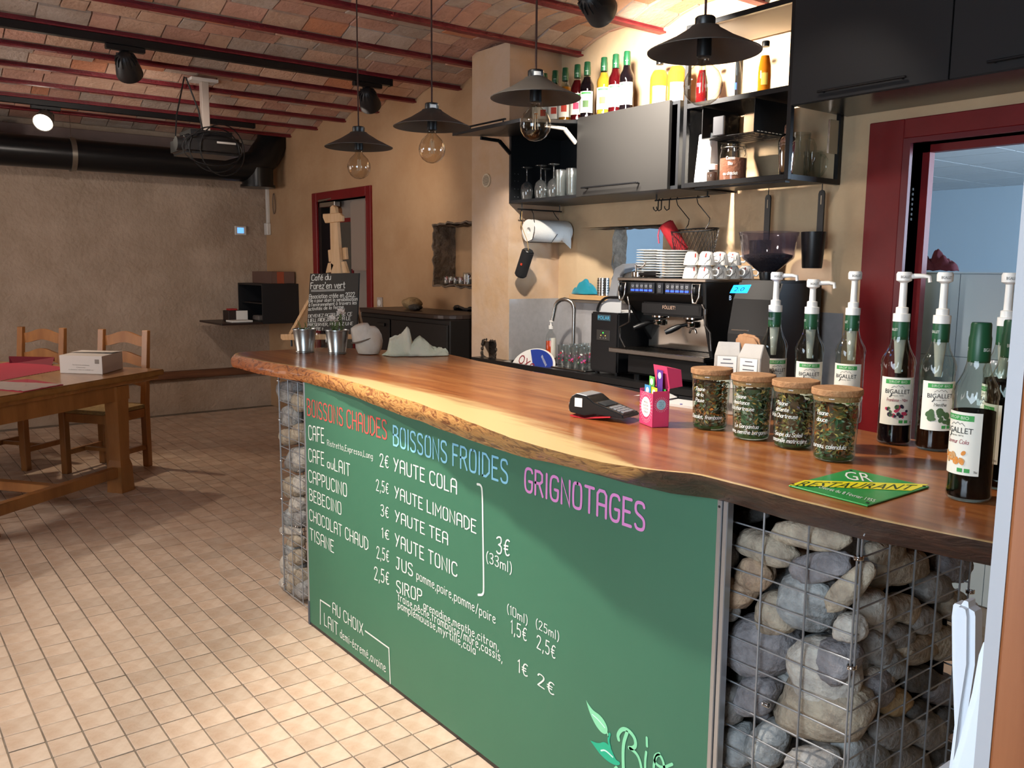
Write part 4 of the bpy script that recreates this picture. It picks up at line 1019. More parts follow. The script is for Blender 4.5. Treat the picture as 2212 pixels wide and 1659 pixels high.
for px, y, liq_, lv, fr, cp, wds in ((1176, 3.2, 'brown', .2, LREDF, GREENLID, 'green-capped syrup bottle leftmost of the green-capped row on the cupboards'), (1199, 3.2, 'dark', .215, LREDF, GREENLID, 'dark syrup bottle with red tomato label on the cupboard top'),
        (1221, 3.2, 'amber', .21, LREDF, GREENLID, 'amber syrup bottle with a red fruit label on the cupboard top'), (1247, 3.2, 'red', .23, LPINK, GREENLID, 'bright red syrup bottle between amber and dark bottles on the cupboard'),
        (1268, 3.2, 'dark', .235, LLEAF, GREENLID, 'very dark syrup bottle with green printed label on the cupboard'), (1304, 3.2, 'yellow', .235, LORG, GREENLID, 'light amber syrup bottle alone right of a gap on the cupboard'),
        (1329, 3.2, 'red', .24, None, GREENLID, 'dark red syrup bottle second from the right in the green-capped row'), (1353, 3.2, 'dark', .245, None, GREENLID, 'almost black syrup bottle last at right in the green-capped row')):
    p = at(px, 200, Y=y)
    syrup((p.x, y, TOPZ), wds, liq_, lv, 'cap', fr, az=-8, group=GT, detail=False, cap=cp)
p = at(1133, 200, Y=3.2)
syrup((-3.985, 3.24, TOPZ), 'black-capped bottle with beige label at left end behind the lamp', 'brown', .2, 'black', LORG, az=-8, group=GT, detail=False, cap=BLACKP)
def bottle(loc, label, prof, gm, liquid=None, level=0, cap=None, lab=None, group=GT, name='bottle'):
    o = thing(name, label, 'bottle', loc, group=group)
    MB().lathe(prof, 22, cap1=False).build('glass', gm, o, world=False, smooth=45)
    if liquid:
        pr = [(max(.003, r-.002), max(.004, z)) for r, z in prof if z < level]; r_l = next((a[0]+(b[0]-a[0])*(level-a[1])/(b[1]-a[1]) for a, b in zip(prof, prof[1:]) if a[1] <= level <= b[1]), prof[-1][0])
        MB().lathe(pr+[(r_l-.002, level)], 18).build('drink', LIQ[liquid], o, world=False, smooth=45)
    if cap: MB().lathe([(prof[-1][0]+.002, prof[-1][1]-.022), (prof[-1][0]+.0025, prof[-1][1]-.004), (prof[-1][0]+.001, prof[-1][1]+.001)], 16).build('cap', cap, o, world=False, smooth=40)
    if lab:
        m, z0, z1, hw = lab; r = max(r for r, z in prof if z0-.02 <= z <= z1+.02)+.0006; mb = MB(); arc_patch(mb, (0, 0, 0), r, cam_az(loc, 0), -hw, hw, z0, z1, 8); mb.build('label', m, o, world=False, smooth=60)
    return o
BIG = [(.038, 0), (.046, .004), (.047, .02), (.047, .165), (.044, .185), (.034, .205), (.022, .22), (.017, .235), (.016, .262)]
SODA = [(.022, 0), (.028, .004), (.029, .015), (.029, .10), (.0275, .13), (.022, .16), (.0165, .185), (.0145, .215), (.0145, .235)]
bottle((at(1424, 190, Y=3.3).x, 3.3, TOPZ), 'left of the two big yellow juice bottles on the cupboard', BIG, CLEAR, 'yellow', .21, BLACKP, (LABEL, .04, .13, .035), name='juice_bottle')
bottle((at(1462, 190, Y=3.3).x-.0, 3.3, TOPZ), 'right of the two big yellow juice bottles on the cupboard', BIG, CLEAR, 'yellow', .21, BLACKP, (LABEL, .04, .13, .035), name='juice_bottle')
GS = 'bottles on the upper shelf of the open unit'
bottle((at(1516, 190, Y=3.28).x, 3.28, 2.1945), 'small crimson drink bottle seen behind the largest lamp bulb', SODA, CLEAR, 'crimson', .19, BLACKP, None, GS, 'soda_bottle')
bottle((at(1589, 170, Y=3.25).x, 3.25, 2.1945), 'clear bottle with blue print beside the orange bottle on the open shelf', SODA, CLEAR, None, 0, STEEL, (mat('label_blue', '#2b4c9a', .6), .06, .09, .006), GS, 'water_bottle')
bottle((at(1652, 150, Y=3.22).x, 3.22, 2.1945), 'orange soda bottle with black cap on the open shelf', SODA, CLEAR, 'orange', .175, BLACKP, (mat('label_gold', '#d9b44a', .6), .05, .1, .014), GS, 'soda_bottle')
bottle((-2.225, 3.21, 2.1945), 'clear dark-lettered bottle half hidden behind the dark cupboard', SODA, CLEAR, None, 0, BLACKP, (INK, .07, .1, .01), GS, 'water_bottle')

# --- things on the lower shelf of the open unit
LS = UZ0+.0205
pb = thing('paper_bag', 'white paper bag with a small green round emblem on the open shelf', 'bag', (-2.68, 3.17, LS))
x0, x1 = -2.712, -2.626
MB().add([(x0,3.13,LS),(x1,3.13,LS),(x1,3.21,LS),(x0,3.21,LS),(x0+.006,3.15,2.065),(x1-.004,3.15,2.068),(x1-.004,3.19,2.068),(x0+.006,3.19,2.065)], [(3,2,1,0),(4,5,6,7),(0,1,5,4),(1,2,6,5),(2,3,7,6),(3,0,4,7)]).build('bag', PAPER, pb, bevel=.004)
mb = MB(); cxx, czz = at(1509, 363, Y=3.132).x, at(1509, 363, Y=3.132).z
for k in range(9):
    a = 2*PI*k/9; ribbon(mb, [(cxx+.004*math.cos(a), czz+.004*math.sin(a)), (cxx+.010*math.cos(a+.9), czz+.010*math.sin(a+.9))], .0025, lambda u, v: (u, 3.1335+(v-LS)*.095-.004, v))
mb.build('emblem', mat('emblem_olive', '#8a9440', .7), pb)
def jar(name, label, cat, loc, prof, gm, fill, fm, lid=None, group=None, n=28):
    o = thing(name, label, cat, loc, group=group)
    MB().lathe(prof, n, cap1=False).build('glass', gm, o, world=False, smooth=45)
    if fill: MB().lathe([(r-.003, max(.004, z)) for r, z in prof if z < fill]+[(interp([(z, r) for r, z in prof], fill)-.003, fill)], n).build('contents', fm, o, world=False, smooth=45)
    return o
j = jar('spice_jar', 'small dark-filled glass jar with clear lid beside white paper bag', 'jar', (-2.605, 3.13, LS), [(.022, 0), (.025, .003), (.025, .05), (.023, .056), (.023, .075)], CLEAR, .045, mat('dark_spice', '#3a2318', .8))
MB().lathe([(.0245, .055), (.0245, .078), (.022, .08)], 20).build('lid', mat('white_lid_gloss', '#dedcd6', .3), j, world=False, smooth=40)
cj = jar('cocoa_jar', 'clip-top glass jar half full of cocoa powder with white handwriting', 'jar', (-2.52, 3.17, LS), [(.052, 0), (.058, .004), (.060, .02), (.060, .115), (.056, .13), (.054, .142)], CLEAR, .10, mat('cocoa_powder', '#8d5a45', .95, bump=.3, bs=90))
MB().lathe([(.057, .143), (.058, .150), (.054, .160), (.02, .163)], 28).build('glass_lid', CLEAR, cj, world=False, smooth=45)
MB().tube([(.056*math.cos(2*PI*i/24), .056*math.sin(2*PI*i/24), .146) for i in range(24)], .0016, 6, closed=True).tube([(.058, -.01, .146), (.066, -.01, .135), (.072, -.008, .115), (.064, -.004, .105)], .0016, 6).build('wire_clip', STEEL, cj, world=False, smooth=60)
mb = MB(); A = cam_az((-2.52, 3.17, 0), -12)
for k, (t, z) in enumerate((('Cacao', .092), ('Bio', .068), ('au choclat', .026))):
    f = arcmap((0, 0, 0), .0607, A, z); tw = text_w(t); hand(mb, t, lambda u, v: f((u-tw/2)*.0014, v*.0013), 1.4)
tag(mb.build('handwriting', CHALK, cj, world=False), kind='stuff')
MB().tube([(-2.43, 3.11, LS+.006), (-2.39, 3.10, LS+.006)], .005, 8).build('spoon_end', STEEL) if False else None
sh = thing('cocktail_shaker', 'tall steel cocktail shaker at the right end of the open shelf', 'shaker', (-2.222, 3.14, LS))
MB().lathe([(.026, 0), (.0275, .003), (.036, .12), (.0355, .128)], 28).build('cup', CHROME, sh, world=False, smooth=40)
MB().lathe([(.0355, .128), (.036, .136), (.033, .152), (.022, .165), (.018, .17)], 28).build('strainer_top', CHROME, sh, world=False, smooth=40)
MB().lathe([(.018, .17), (.0175, .203), (.013, .209)], 24).build('cap', CHROME, sh, world=False, smooth=40)
def pitcher(loc, label, h, r):
    o = thing('glass_pitcher', label, 'pitcher', loc, group='glass pitchers')
    MB().lathe([(r*.8, 0), (r*.88, .004), (r, h*.98), (r*1.02, h)], 26, cap1=False).lathe([(r*.8, .012), (r*.85, .014), (r*.95, h)], 26, cap1=False).build('glass', CLEAR, o, world=False, smooth=45)
    MB().tube([(r*.92, 0, h*.85), (r*1.4, 0, h*.82), (r*1.75, 0, h*.66), (r*1.7, 0, h*.4), (r*1.2, 0, h*.18), (r*.9, 0, h*.14)], .006, 8).build('handle', CLEAR, o, world=False, smooth=60)
    return o
pitcher((-2.268, 3.30, LS), 'tall clear glass pitcher with handle at right end of the open shelf', .195, .042)
pitcher((-2.262, 3.385, LS), 'shorter ribbed glass pitcher behind the tall one on the open shelf', .125, .04)

# --- glasses inside the open cupboard
GZ = ZC0+.0165
GLS = glass('thick_glass', '#eef2f2', .02, .035, '#f2f4f4', 2.2)
wg0 = thing('wine_glass', 'wine glass', 'glass', (0, 0, 0), group='upturned wine glasses in the cupboard')
MB().lathe([(.029, 0), (.0345, .03), (.036, .055), (.030, .085), (.014, .10), (.005, .105)], 20, cap0=False, cap1=False).build('bowl', GLS, wg0, world=False, smooth=45)
MB().lathe([(.005, .105), (.0038, .12), (.0038, .165), (.006, .172)], 10).build('stem', GLS, wg0, world=False, smooth=45)
MB().lathe([(.006, .172), (.031, .178), (.0315, .181), (.004, .183)], 20).build('foot', GLS, wg0, world=False, smooth=45)
spots = [((1138, 3.12), 'leftmost upturned wine glass in the open cupboard'), ((1168, 3.12), 'second upturned wine glass from left in the open cupboard'), ((1178, 3.24), 'upturned wine glass standing behind in the open cupboard'), ((1196, 3.13), 'upturned wine glass touching the tall tumblers in the open cupboard')]
for k, ((px, y), lb) in enumerate(spots):
    x = at(px, 400, Y=y).x
    if k == 0: wg0.location = (x, y, GZ); wg0['label'] = lb
    else: dup(wg0, (x, y, GZ), 0, lb)
tb0 = thing('tumbler', 'tall ribbed tumbler', 'glass', (0, 0, 0), group='tall tumblers in the cupboard')
MB().lathe([(.027, 0), (.030, .003), (.033, .14), (.0335, .142)], 24, cap1=False, wob=lambda t, z: 1+.025*math.cos(8*t)).build('glass', GLS, tb0, world=False, smooth=50)
MB().lathe([(.025, .004), (.027, .012), (.0305, .142)], 24, cap1=False, wob=lambda t, z: 1+.03*math.cos(8*t+1)).build('inner_wall', GLS, tb0, world=False, smooth=50)
k = 0
for y, nm in ((3.115, 'front'), (3.20, 'middle'), (3.29, 'back')):
    for px, w in ((1212, 'left'), (1236, 'right')):
        x = at(px, 390, Y=y).x
        if x > XC[1]-.055: x = XC[1]-.055
        lb = f'tall ribbed tumbler in the open cupboard, {nm} row, {w} one'
        if k == 0: tb0.location = (x, y, GZ); tb0['label'] = lb
        else: dup(tb0, (x, y, GZ), .3*k, lb)
        k += 1

# --- hanging rails, paper roll, loudspeakers, basket, scoops
r1 = thing('hook_rail', 'black hanging rail under the open cupboard carrying the paper roll', 'rail', (-3.95, 3.24, 1.79))
MB().tube([(-3.95, 3.07, 1.786), (-3.95, 3.40, 1.786)], .004, 8).tube([(-3.95, 3.10, 1.786), (-3.95, 3.10, ZC0)], .003, 6).tube([(-3.95, 3.385, 1.786), (-3.95, 3.385, ZC0)], .003, 6).build('rail', BLACK, r1, smooth=60)
pr_ = thing('paper_roll', 'white kitchen paper roll in a black wire holder under the cupboard', 'paper roll', (-3.95, 3.3, 1.665))
Yr0, Yr1, zr, rr_ = 3.15, 3.435, 1.668, .064
mb = MB().cyl((-3.95, Yr0, zr), (-3.95, Yr1, zr), rr_, n=36, caps=False)
for y, s_ in ((Yr0, 1), (Yr1, -1)):
    ring = lambda r: [(-3.95+r*math.cos(2*PI*i/36), y, zr+r*math.sin(2*PI*i/36)) for i in range(36)]
    mb.add(ring(rr_)+ring(.019), [((i+1) % 36, i, 36+i, 36+(i+1) % 36) if s_ > 0 else (i, (i+1) % 36, 36+(i+1) % 36, 36+i) for i in range(36)])
mb.cyl((-3.95, Yr0, zr), (-3.95, Yr1, zr), .019, n=20, caps=False)
mb.build('roll', mat('kitchen_paper', '#e9e8e4', .9, bump=.3, bs=200), pr_, smooth=40)
mb = MB().grid(8, 6, lambda u, v: (-3.95+rr_*math.cos(-u*1.2+.3)+.02*u*v, Yr0+.20+(Yr1-Yr0-.23)*v+.02*u, zr+rr_*math.sin(-u*1.2+.3)-.05*u*u*v)); mb.build('loose_sheet', mat('kitchen_paper', '#e9e8e4', .9), pr_, smooth=60)
MB().tube(chaikin([], 0) if False else [(-3.95, 3.17, 1.79), (-3.925, 3.165, 1.76), (-3.90, 3.155, 1.70), (-3.885, 3.14, 1.66), (-3.90, 3.14, 1.615), (-3.95, 3.14, 1.602), (-3.92, 3.30, 1.602), (-3.88, 3.31, 1.65)], .0022, 6).tube([(-3.95, 3.33, 1.79), (-3.925, 3.33, 1.76), (-3.90, 3.335, 1.735)], .0022, 6).build('wire_holder', BLACK, pr_, smooth=60)
sp = thing('loudspeaker', 'black portable cylinder loudspeaker hanging from a cord beside paper roll', 'loudspeaker', (-3.92, 3.1, 1.4))
a, b = at(1140, 545, Y=3.10), at(1125, 592, Y=3.10); a = V3((a.x, 3.10, a.z)); b = V3((b.x, 3.10, b.z)); ax = (a-b).normalized(); a += ax*.01; b -= ax*.01
FAB = mat('speaker_fabric', '#17171a', .85, bump=.4, bs=500)
MB().cyl(b, a, .036, n=24).build('body', FAB, sp, bevel=.006, bseg=2, smooth=40)
MB().cyl(a, a+ax*.004, .031, .028, n=24).cyl(b, b-ax*.004, .031, .028, n=24).build('end_cap', BLACKP, sp, smooth=40)
dm = V3((.0, -1, 0)); pm = b+(a-b)*.42+V3((.018, -.033, 0)); MB().bar(pm, pm+ax*.012, .011, .006, up=(0, 1, 0)).build('badge', mat('badge_orange', '#d8452a', .5), sp)
MB().tube([a+ax*.004, (a.x-.008, 3.1, a.z+.05), (-3.955, 3.1, 1.70), (-3.95, 3.1, 1.775)], .002, 6).build('cord', mat('cord_tan', '#a98a55', .8), sp, smooth=60)
MB().tube([(-3.95, 3.1, 1.79), (-3.96, 3.1, 1.76), (-3.965, 3.1, 1.735), (-3.95, 3.1, 1.72)], .004, 6).build('carabiner', BLACK, sp, smooth=60)
YR = 3.24
xr0, xr1 = at(1415, 433, Y=YR).x, at(1532, 425, Y=YR).x; zr2 = at(1470, 429, Y=YR).z
r2 = thing('hook_rail', 'black hanging rail with small hooks under the grey cupboard', 'rail', (-2.85, YR, zr2))
MB().tube([(xr0, YR, zr2), (xr1, YR, zr2)], .004, 8).tube([(xr0+.01, YR, zr2), (xr0+.01, YR, ZC0)], .004, 6).tube([(xr1-.01, YR, zr2), (xr1-.01, YR, ZC0-.002)], .004, 6).build('rail', BLACK, r2, smooth=60)
for px in (1424, 1431, 1448):
    x = at(px, 440, Y=YR).x; z = zr2
    MB().tube([(x, YR+.006, z-.003), (x, YR, z+.006), (x, YR-.007, z-.003), (x, YR-.007, z-.03), (x+.004, YR-.012, z-.047), (x, YR-.025, z-.054), (x-.004, YR-.035, z-.044), (x-.004, YR-.037, z-.034)], .0028, 6).build('hook', BLACK, r2, smooth=60)
BYC = 3.33; bcx = at(1500, 520, Y=BYC).x; bz1 = at(1500, 497, Y=BYC).z; bz0 = at(1500, 560, Y=BYC).z
bs_ = thing('wire_basket', 'black wire mesh basket hanging from the rail by two hooks', 'basket', (bcx, BYC, bz0))
bc, brx, bry = V3((bcx, BYC, 0)), .135, .085
MB().tube([(bc.x+brx*math.cos(t), bc.y+bry*math.sin(t), bz1+.012*math.sin(t)) for t in [2*PI*i/30 for i in range(30)]], .0034, 6, closed=True).build('rim', BLACK, bs_, smooth=60)
mb = MB(); NB = 34
def bk(i, j):
    t = 2*PI*(i+.5*j)/NB; k = j/6; s_ = 1-.22*k
    return (bc.x+brx*s_*math.cos(t), bc.y+bry*s_*math.sin(t), bz1-(bz1-bz0)*k+.012*math.sin(t)*(1-k))
for i in range(NB):
    mb.tube([bk(i, j) for j in range(7)], .0011, 3, caps=False); mb.tube([bk(i-j, j) for j in range(7)], .0011, 3, caps=False)
mb.tube([bk(i, 6) for i in range(NB)], .002, 5, closed=True)
for i in range(0, NB//2): mb.tube([bk(i-3, 6), bk(NB-i-3, 6)], .0011, 3)
tag(mb.build('mesh', BLACK, bs_), kind='stuff')
for px in (1463, 1507):
    x = at(px, 430, Y=YR).x
    MB().tube([(x, YR+.008, zr2-.004), (x, YR, zr2+.007), (x+.002, YR-.008, zr2-.005), (x+.004, YR, zr2-.03), (x+.045, BYC-.05, bz1+.05), (x+.045, BYC-.055, bz1+.025), (x+.04, BYC-bry*.85, bz1)], .0024, 6).build('hook', BLACK, bs_, smooth=60)
rs = thing('loudspeaker', 'red portable cylinder loudspeaker lying in the wire basket', 'loudspeaker', (bcx-.08, BYC, bz0+.01))
a, b = at(1440, 486, Y=BYC-.03), at(1474, 545, Y=BYC+.02); ax = (a-b).normalized(); a += ax*.01
REDF = mat('red_speaker_fabric', '#b3202c', .8, bump=.4, bs=500)
MB().cyl(b, a, .037, n=24).build('body', REDF, rs, bevel=.006, bseg=2, smooth=40)
MB().cyl(a, a+ax*.003, .028, .024, n=24).build('end_cap', mat('red_speaker_end', '#5a1016', .5), rs, smooth=40)
MB().tube([a+V3((-.03, -.01, -.02)), a+V3((-.035, -.015, -.06)), a+V3((-.03, -.012, -.10))], .004, 6).build('strap', mat('pink_strap', '#c2506a', .7), rs, smooth=60)
def scoop(label, p, y, w, cup):
    o = thing('hanging_scoop', label, 'scoop', (p.x, y, p.z), group='black scoops hanging under the open unit')
    x, z = p.x, p.z
    MB().tube([(x, y, z+.03), (x, y, z-.005)], .002, 6).build('hook', BLACK, o, smooth=60)
    hw = .0155; L_ = .30 if cup else .26
    poly = [(x-hw, z-L_), (x+hw, z-L_), (x+hw, z-hw)]+[(x+hw*math.cos(t), z-hw+hw*math.sin(t)) for t in (PI/4, PI/2, 3*PI/4)]+[(x-hw, z-hw)]
    MB().prism(poly, lambda u, v, w_: (u, w_, v), y-.004, y+.004).build('handle', BLACKP, o, bevel=.001)
    MB().box(x-.0025, x+.0025, y-.0046, y-.0038, z-.062, z-.024).build('slot', mat('slot_beige', '#b8a68c', .8), o)
    if cup:
        z0 = z-.18; MB().lathe([(.040, z0-.155), (.042, z0-.15), (.052, z0), (.050, z0-.002), (.040, z0-.148)], 28, c=(x, y-.045, 0), cap1=False).build('cup', BLACKP, o, smooth=40)
    else:
        MB().lathe([(.044, z-.305), (.05, z-.21)], 24, c=(x, y-.045, 0), cap1=False).build('cup', BLACKP, o, smooth=40)
    return o
scoop('black long-handled scoop hanging behind the coffee grinder hopper', at(1660, 420, Y=3.40), 3.40, .02, False)
scoop('black long-handled scoop with deep cup hanging beside red door casing', at(1776, 410, Y=3.36), 3.36, .02, True)
# ================================================================== worktop, coffee machine and sink side
wt = thing('worktop', 'long black back worktop behind the bar with dark cupboard fronts below', 'worktop', (-3.2, 3.2, 0))
MB().box(-4.31, -2.06, 3.0, 3.016, ZW-.03, ZW).box(-4.31, -4.03, 3.016, YC-.0005, ZW-.03, ZW).box(-3.62, -2.06, 3.016, YC-.0005, ZW-.03, ZW).box(-3.62, -2.06, YC-.0005, YW-.005, ZW-.03, ZW).box(PX1+.001, -3.62, 3.2, YW-.005, ZW-.03, ZW).build('top', mat('black_worktop', '#1a1a1b', .3, var=.1), wt)
MB().box(-4.03, -3.62, 3.016, 3.2, ZW-.16, ZW-.156).box(-4.03, -4.028, 3.016, 3.2, ZW-.156, ZW-.002).box(-3.622, -3.62, 3.016, 3.2, ZW-.156, ZW-.002).box(-4.028, -3.622, 3.198, 3.2, ZW-.156, ZW-.002).build('sink_basin', STEEL, wt)
for a, b in ((-4.3, -3.75), (-3.745, -3.2), (-3.195, -2.65), (-2.645, -2.06)):
    MB().box(a, b, 2.99+.012, 3.0155, .1, ZW-.034).build('front_panel', ANTH, wt, bevel=.001)
MB().box(-3.6, -2.06, 3.02, YW-.01, 0, ZW-.034).build('carcass', ANTH, wt)
# window sill shelf below the pass-through
ss = thing('sill_board', 'short pale wooden sill board under the wall opening', 'shelf', (-3.7, 3.44, 1.266))
MB().box(-3.875, -3.50, YW-.055, YW+.10, 1.272, 1.300).build('board', mat('pale_pine', '#cfa877', .55, col2='#bd9362', vs=3, stretch=(2, 20, 20)), ss, bevel=.002)
MB().box(-3.872, -3.52, YW-.05, YW-.006, 1.255, 1.272).build('batten', mat('grey_batten', '#5b534c', .7), ss)
def cloth(name, label, pts, m, top, group=None, seed=0, n=26, amp=.012):
    """crumpled cloth: a folded heap over the given outline (x,y,z-height) ellipse"""
    c, rx, ry, h = pts; mb = MB()
    def f(u, v):
        t = 2*PI*u; r = v
        a = 1+.18*noise.noise(V3((math.cos(t)*1.7, math.sin(t)*1.7, seed)))
        x = math.cos(t)*rx*r*a; y = math.sin(t)*ry*r*a
        fold = abs(noise.noise(V3((x*22+seed, y*26, seed*2))))*amp*3.2+abs(noise.noise(V3((x*48, y*48+seed, 3))))*amp*1.6
        z = h*max(0, (1-r**4))**.8*(.60+1.1*noise.noise(V3((x*13+seed, y*13, 9))))+fold*(1.15-r)+.002
        return (c[0]+x, c[1]+y, c[2]+max(.0012, z))
    mb.grid(n*2, n, lambda u, v: f(u, max(.02, v)), closed_u=True)
    mb.f.append(tuple(range(n*2-1, -1, -1))); mb.m.append(0)
    o = mb.build(name, m, smooth=75); tag(o, label, 'cloth', group)
    md = o.modifiers.new('s', 'SOLIDIFY'); md.thickness = .0015; md.offset = -1
    return o
cloth('teal_cloth', 'crumpled teal cleaning cloth lying on the wooden sill board', ((-3.80, YW-.0, 1.3005), .10, .05, .07), mat('teal_fabric', '#13879a', .9, sheen=.3), 0, seed=3)
ch = thing('cutlery_holder', 'perforated steel cutlery holder beside the teal cloth', 'holder', (-3.63, YW-.01, 1.3005))
MB().lathe([(.034, 0), (.034, .10), (.0325, .10), (.0325, .003)], 24, cap1=False).build('cup', STEEL, ch, world=False, smooth=40)
mb = MB()
for i in range(16):
    for j in range(6):
        t = 2*PI*i/16; d = V3((math.cos(t), math.sin(t), 0)); mb.cyl(d*.0341+V3((0, 0, .015+j*.014)), d*.0346+V3((0, 0, .015+j*.014)), .0035, n=6)
tag(mb.build('perforation', INK, ch, world=False), kind='stuff')
# tap, soap, oval sign, glasses
tp = thing('water_tap', 'tall arched brushed steel tap rising behind the drinking glasses', 'tap', (-3.71, 3.3, ZW))
MB().lathe([(.024, 0), (.024, .006), (.014, .008), (.013, .05)], 20).build('base', STEEL, tp, world=False, smooth=40)
arc = [(0, 0, .05), (0, 0, .31)]+[(-.05+.05*math.cos(t), -.03+.03*math.cos(t), .31+.055*math.sin(t)) for t in [PI*k/8 for k in range(1, 8)]]+[(-.102, -.061, .30), (-.112, -.067, .24)]
MB().tube(arc, .0115, 12).build('spout', STEEL, tp, world=False, smooth=60)
MB().bar((.012, -.01, .035), (.055, -.03, .06), .012, .01).build('lever', STEEL, tp, world=False, bevel=.002)
so_ = thing('soap_bottle', 'clear pump bottle of orange dish soap in front of the tap', 'bottle', (-3.795, 3.2, ZW))
MB().lathe([(.026, 0), (.030, .003), (.030, .14), (.026, .16), (.012, .185), (.012, .20)], 22, cap1=False).build('bottle', CLEAR, so_, world=False, smooth=45)
MB().lathe([(.0275, .004), (.0275, .125)], 20).build('soap', glass('orange_soap', '#f07840', .02, .75, '#e8552a', .4), so_, world=False, smooth=45)
mb = MB(); arc_patch(mb, (0, 0, 0), .0306, cam_az((-3.795, 3.2), 20), -.01, .03, .03, .145); mb.build('label', LABEL, so_, world=False)
MB().lathe([(.014, .195), (.014, .215), (.006, .217), (.006, .235), (.010, .236), (.010, .244)], 16).tube([(0, 0, .24), (.022, -.012, .24), (.028, -.016, .234)], .004, 6).build('pump', WHITEP, so_, world=False, smooth=45)
ov = thing('oval_plate', 'white oval plate with red letters and blue corner leaning in the sink', 'plate', (-3.83, 3.09, ZW-.125))
tl = R(62)
def ovf(u, v, w): # plate plane leaning back inside the sink
    return V3((-3.83+u, 3.035+v*math.cos(tl)+w*math.sin(tl), ZW-.125+v*math.sin(tl)-w*math.cos(tl)))
def oval(n, k=1): return [(.19*k*math.cos(2*PI*i/n), .118+.118*k*math.sin(2*PI*i/n)) for i in range(n)]
MB().prism(oval(40), ovf, 0, .010).build('plate', CERAM, ov, bevel=.003)
bp = [(u, v) for u, v in oval(60, .93) if u > .0+(v-.118)*-.9]
MB().add([ovf(u, v, -.0008) for u, v in bp], [tuple(range(len(bp)))]).build('blue_field', mat('enamel_blue', '#233f9a', .3), ov)
RE_ = mat('enamel_red', '#8c1c26', .4)
mb = MB(); typed(mb, 'OXO', lambda u, v: ovf(u-.145+v*.15, v+.135-u*.35, -.0012), .17, .055); mb.build('red_lettering', RE_, ov)
mb = MB(); typed(mb, 'BRASSERIE', lambda u, v: ovf(.045+u*.8+v*.3, .185-u*.62+v*.8, -.0014), .09, .016); mb.build('white_lettering', CHALK, ov)
tr = thing('drain_tray', 'thin steel drain tray on the worktop edge under the printed glasses', 'tray', (-3.5, 3.2, ZW))
MB().box(-3.615, -3.335, 3.05, 3.38, ZW+.0005, ZW+.006).build('plate', STEEL, tr, bevel=.002)
g0 = thing('drinking_glass', '', 'glass', (0, 0, 0), group='printed drinking glasses on the drain tray')
MB().lathe([(.026, 0), (.0285, .003), (.031, .115), (.0315, .117)], 22, cap1=False).lathe([(.0245, .010), (.027, .012), (.0298, .117)], 22, cap1=False).build('glass', GLS, g0, world=False, smooth=45)
rr = random.Random(4)
for m, n_ in ((mat('dot_red', '#b8263a', .5), 9), (mat('dot_pink', '#d8589a', .5), 9), (mat('dot_white', '#eceae6', .5), 7), (mat('dot_green', '#3f8f52', .5), 3)):
    mb = MB()
    for _ in range(n_):
        a, z, s = rr.uniform(0, 2*PI), rr.uniform(.03, .085), rr.uniform(.003, .0065)
        f = arcmap((0, 0, 0), .0292+.0026*z/.115+.0008+rr.random()*.0004, a, z); mb.add([f(s*math.cos(t), s*math.sin(t)) for t in [2*PI*q/9 for q in range(9)]], [tuple(range(9))])
    tag(mb.build('dot_print', m, g0, world=False), kind='stuff')
sp_ = [(-3.59, 3.115, 'front left printed glass on the drain tray'), (-3.525, 3.10, 'second printed glass from left in front on the drain tray'), (-3.46, 3.095, 'third printed glass from left in front on the drain tray'), (-3.395, 3.09, 'front right printed glass beside the ice machine'),
       (-3.60, 3.28, 'printed glass in the second row beside the soap bottle'), (-3.59, 3.20, 'printed glass in the middle of the second row'), (-3.52, 3.185, 'printed glass in second row before the tap'), (-3.45, 3.175, 'printed glass in second row next to ice machine')]
for k, (x, y, lb) in enumerate(sp_):
    if k == 0: g0.location = (x, y, ZW+.0065); g0['label'] = lb
    else: dup(g0, (x, y, ZW+.0065), .9*k, lb)
cu = thing('cutlery_cup', 'glass cup with spoons standing against the ice machine', 'cup', (-3.38, 3.17, ZW+.0065))
MB().lathe([(.028, 0), (.03, .003), (.032, .10)], 20, cap1=False).build('glass', GLS, cu, world=False, smooth=45)
for k in range(5):
    a = k*1.3; d = V3((math.cos(a), math.sin(a), 0))
    MB().tube([d*.008+V3((0, 0, .01)), d*.02+V3((0, 0, .115))], .0025, 6).ell(d*.023+V3((0, 0, .132)), .011, .006, .018, 10, 6).build('spoon', STEEL, cu, world=False, smooth=60)

# --- ice machine with its lid up
im = thing('ice_machine', 'black ice machine with raised clear lid left of the coffee machine', 'ice machine', (-3.15, 3.22, ZW))
IX0, IX1, IY0, IY1 = -3.312, -3.108, 3.06, 3.42
bd = MB().box(IX0, IX1, IY0, IY1, ZW+.012, 1.232).build('body', mat('ice_black', '#1b1b1d', .4), im, bevel=.008, bseg=2)
for x in (IX0+.03, IX1-.03):
    for y in (IY0+.03, IY1-.03): MB().cyl((x, y, ZW), (x, y, ZW+.012), .012, n=12).build('foot', BLACKP, im)
lb_ = MB().box(-3.256, -3.162, IY0-.002, IY0+.001, 1.190, 1.220).build('badge', mat('badge_slate', '#3d5560', .4), bd)
mb = MB(); typed(mb, 'POLAR', lambda u, v: (-3.252+u, IY0-.0026, 1.196+v), .086, .018); mb.build('lettering', mat('ice_blue_ink', '#59b8e0', .5), lb_)
cp = MB().box(-3.262, -3.166, IY0-.002, IY0+.001, 1.088, 1.142).build('control_panel', mat('panel_dark', '#3a3836', .4), bd, bevel=.004)
MB().cyl((-3.212, IY0-.002, 1.128), (-3.212, IY0-.0035, 1.128), .003, n=8).build('green_light', glow('led_green', '#30ff40', 3), cp)
mb = MB()
for x in (-3.228, -3.196): mb.cyl((x, IY0-.002, 1.114), (x, IY0-.0032, 1.114), .0025, n=8)
mb.build('amber_lights', glow('led_amber', '#ffc860', .8), cp)
mb = MB()
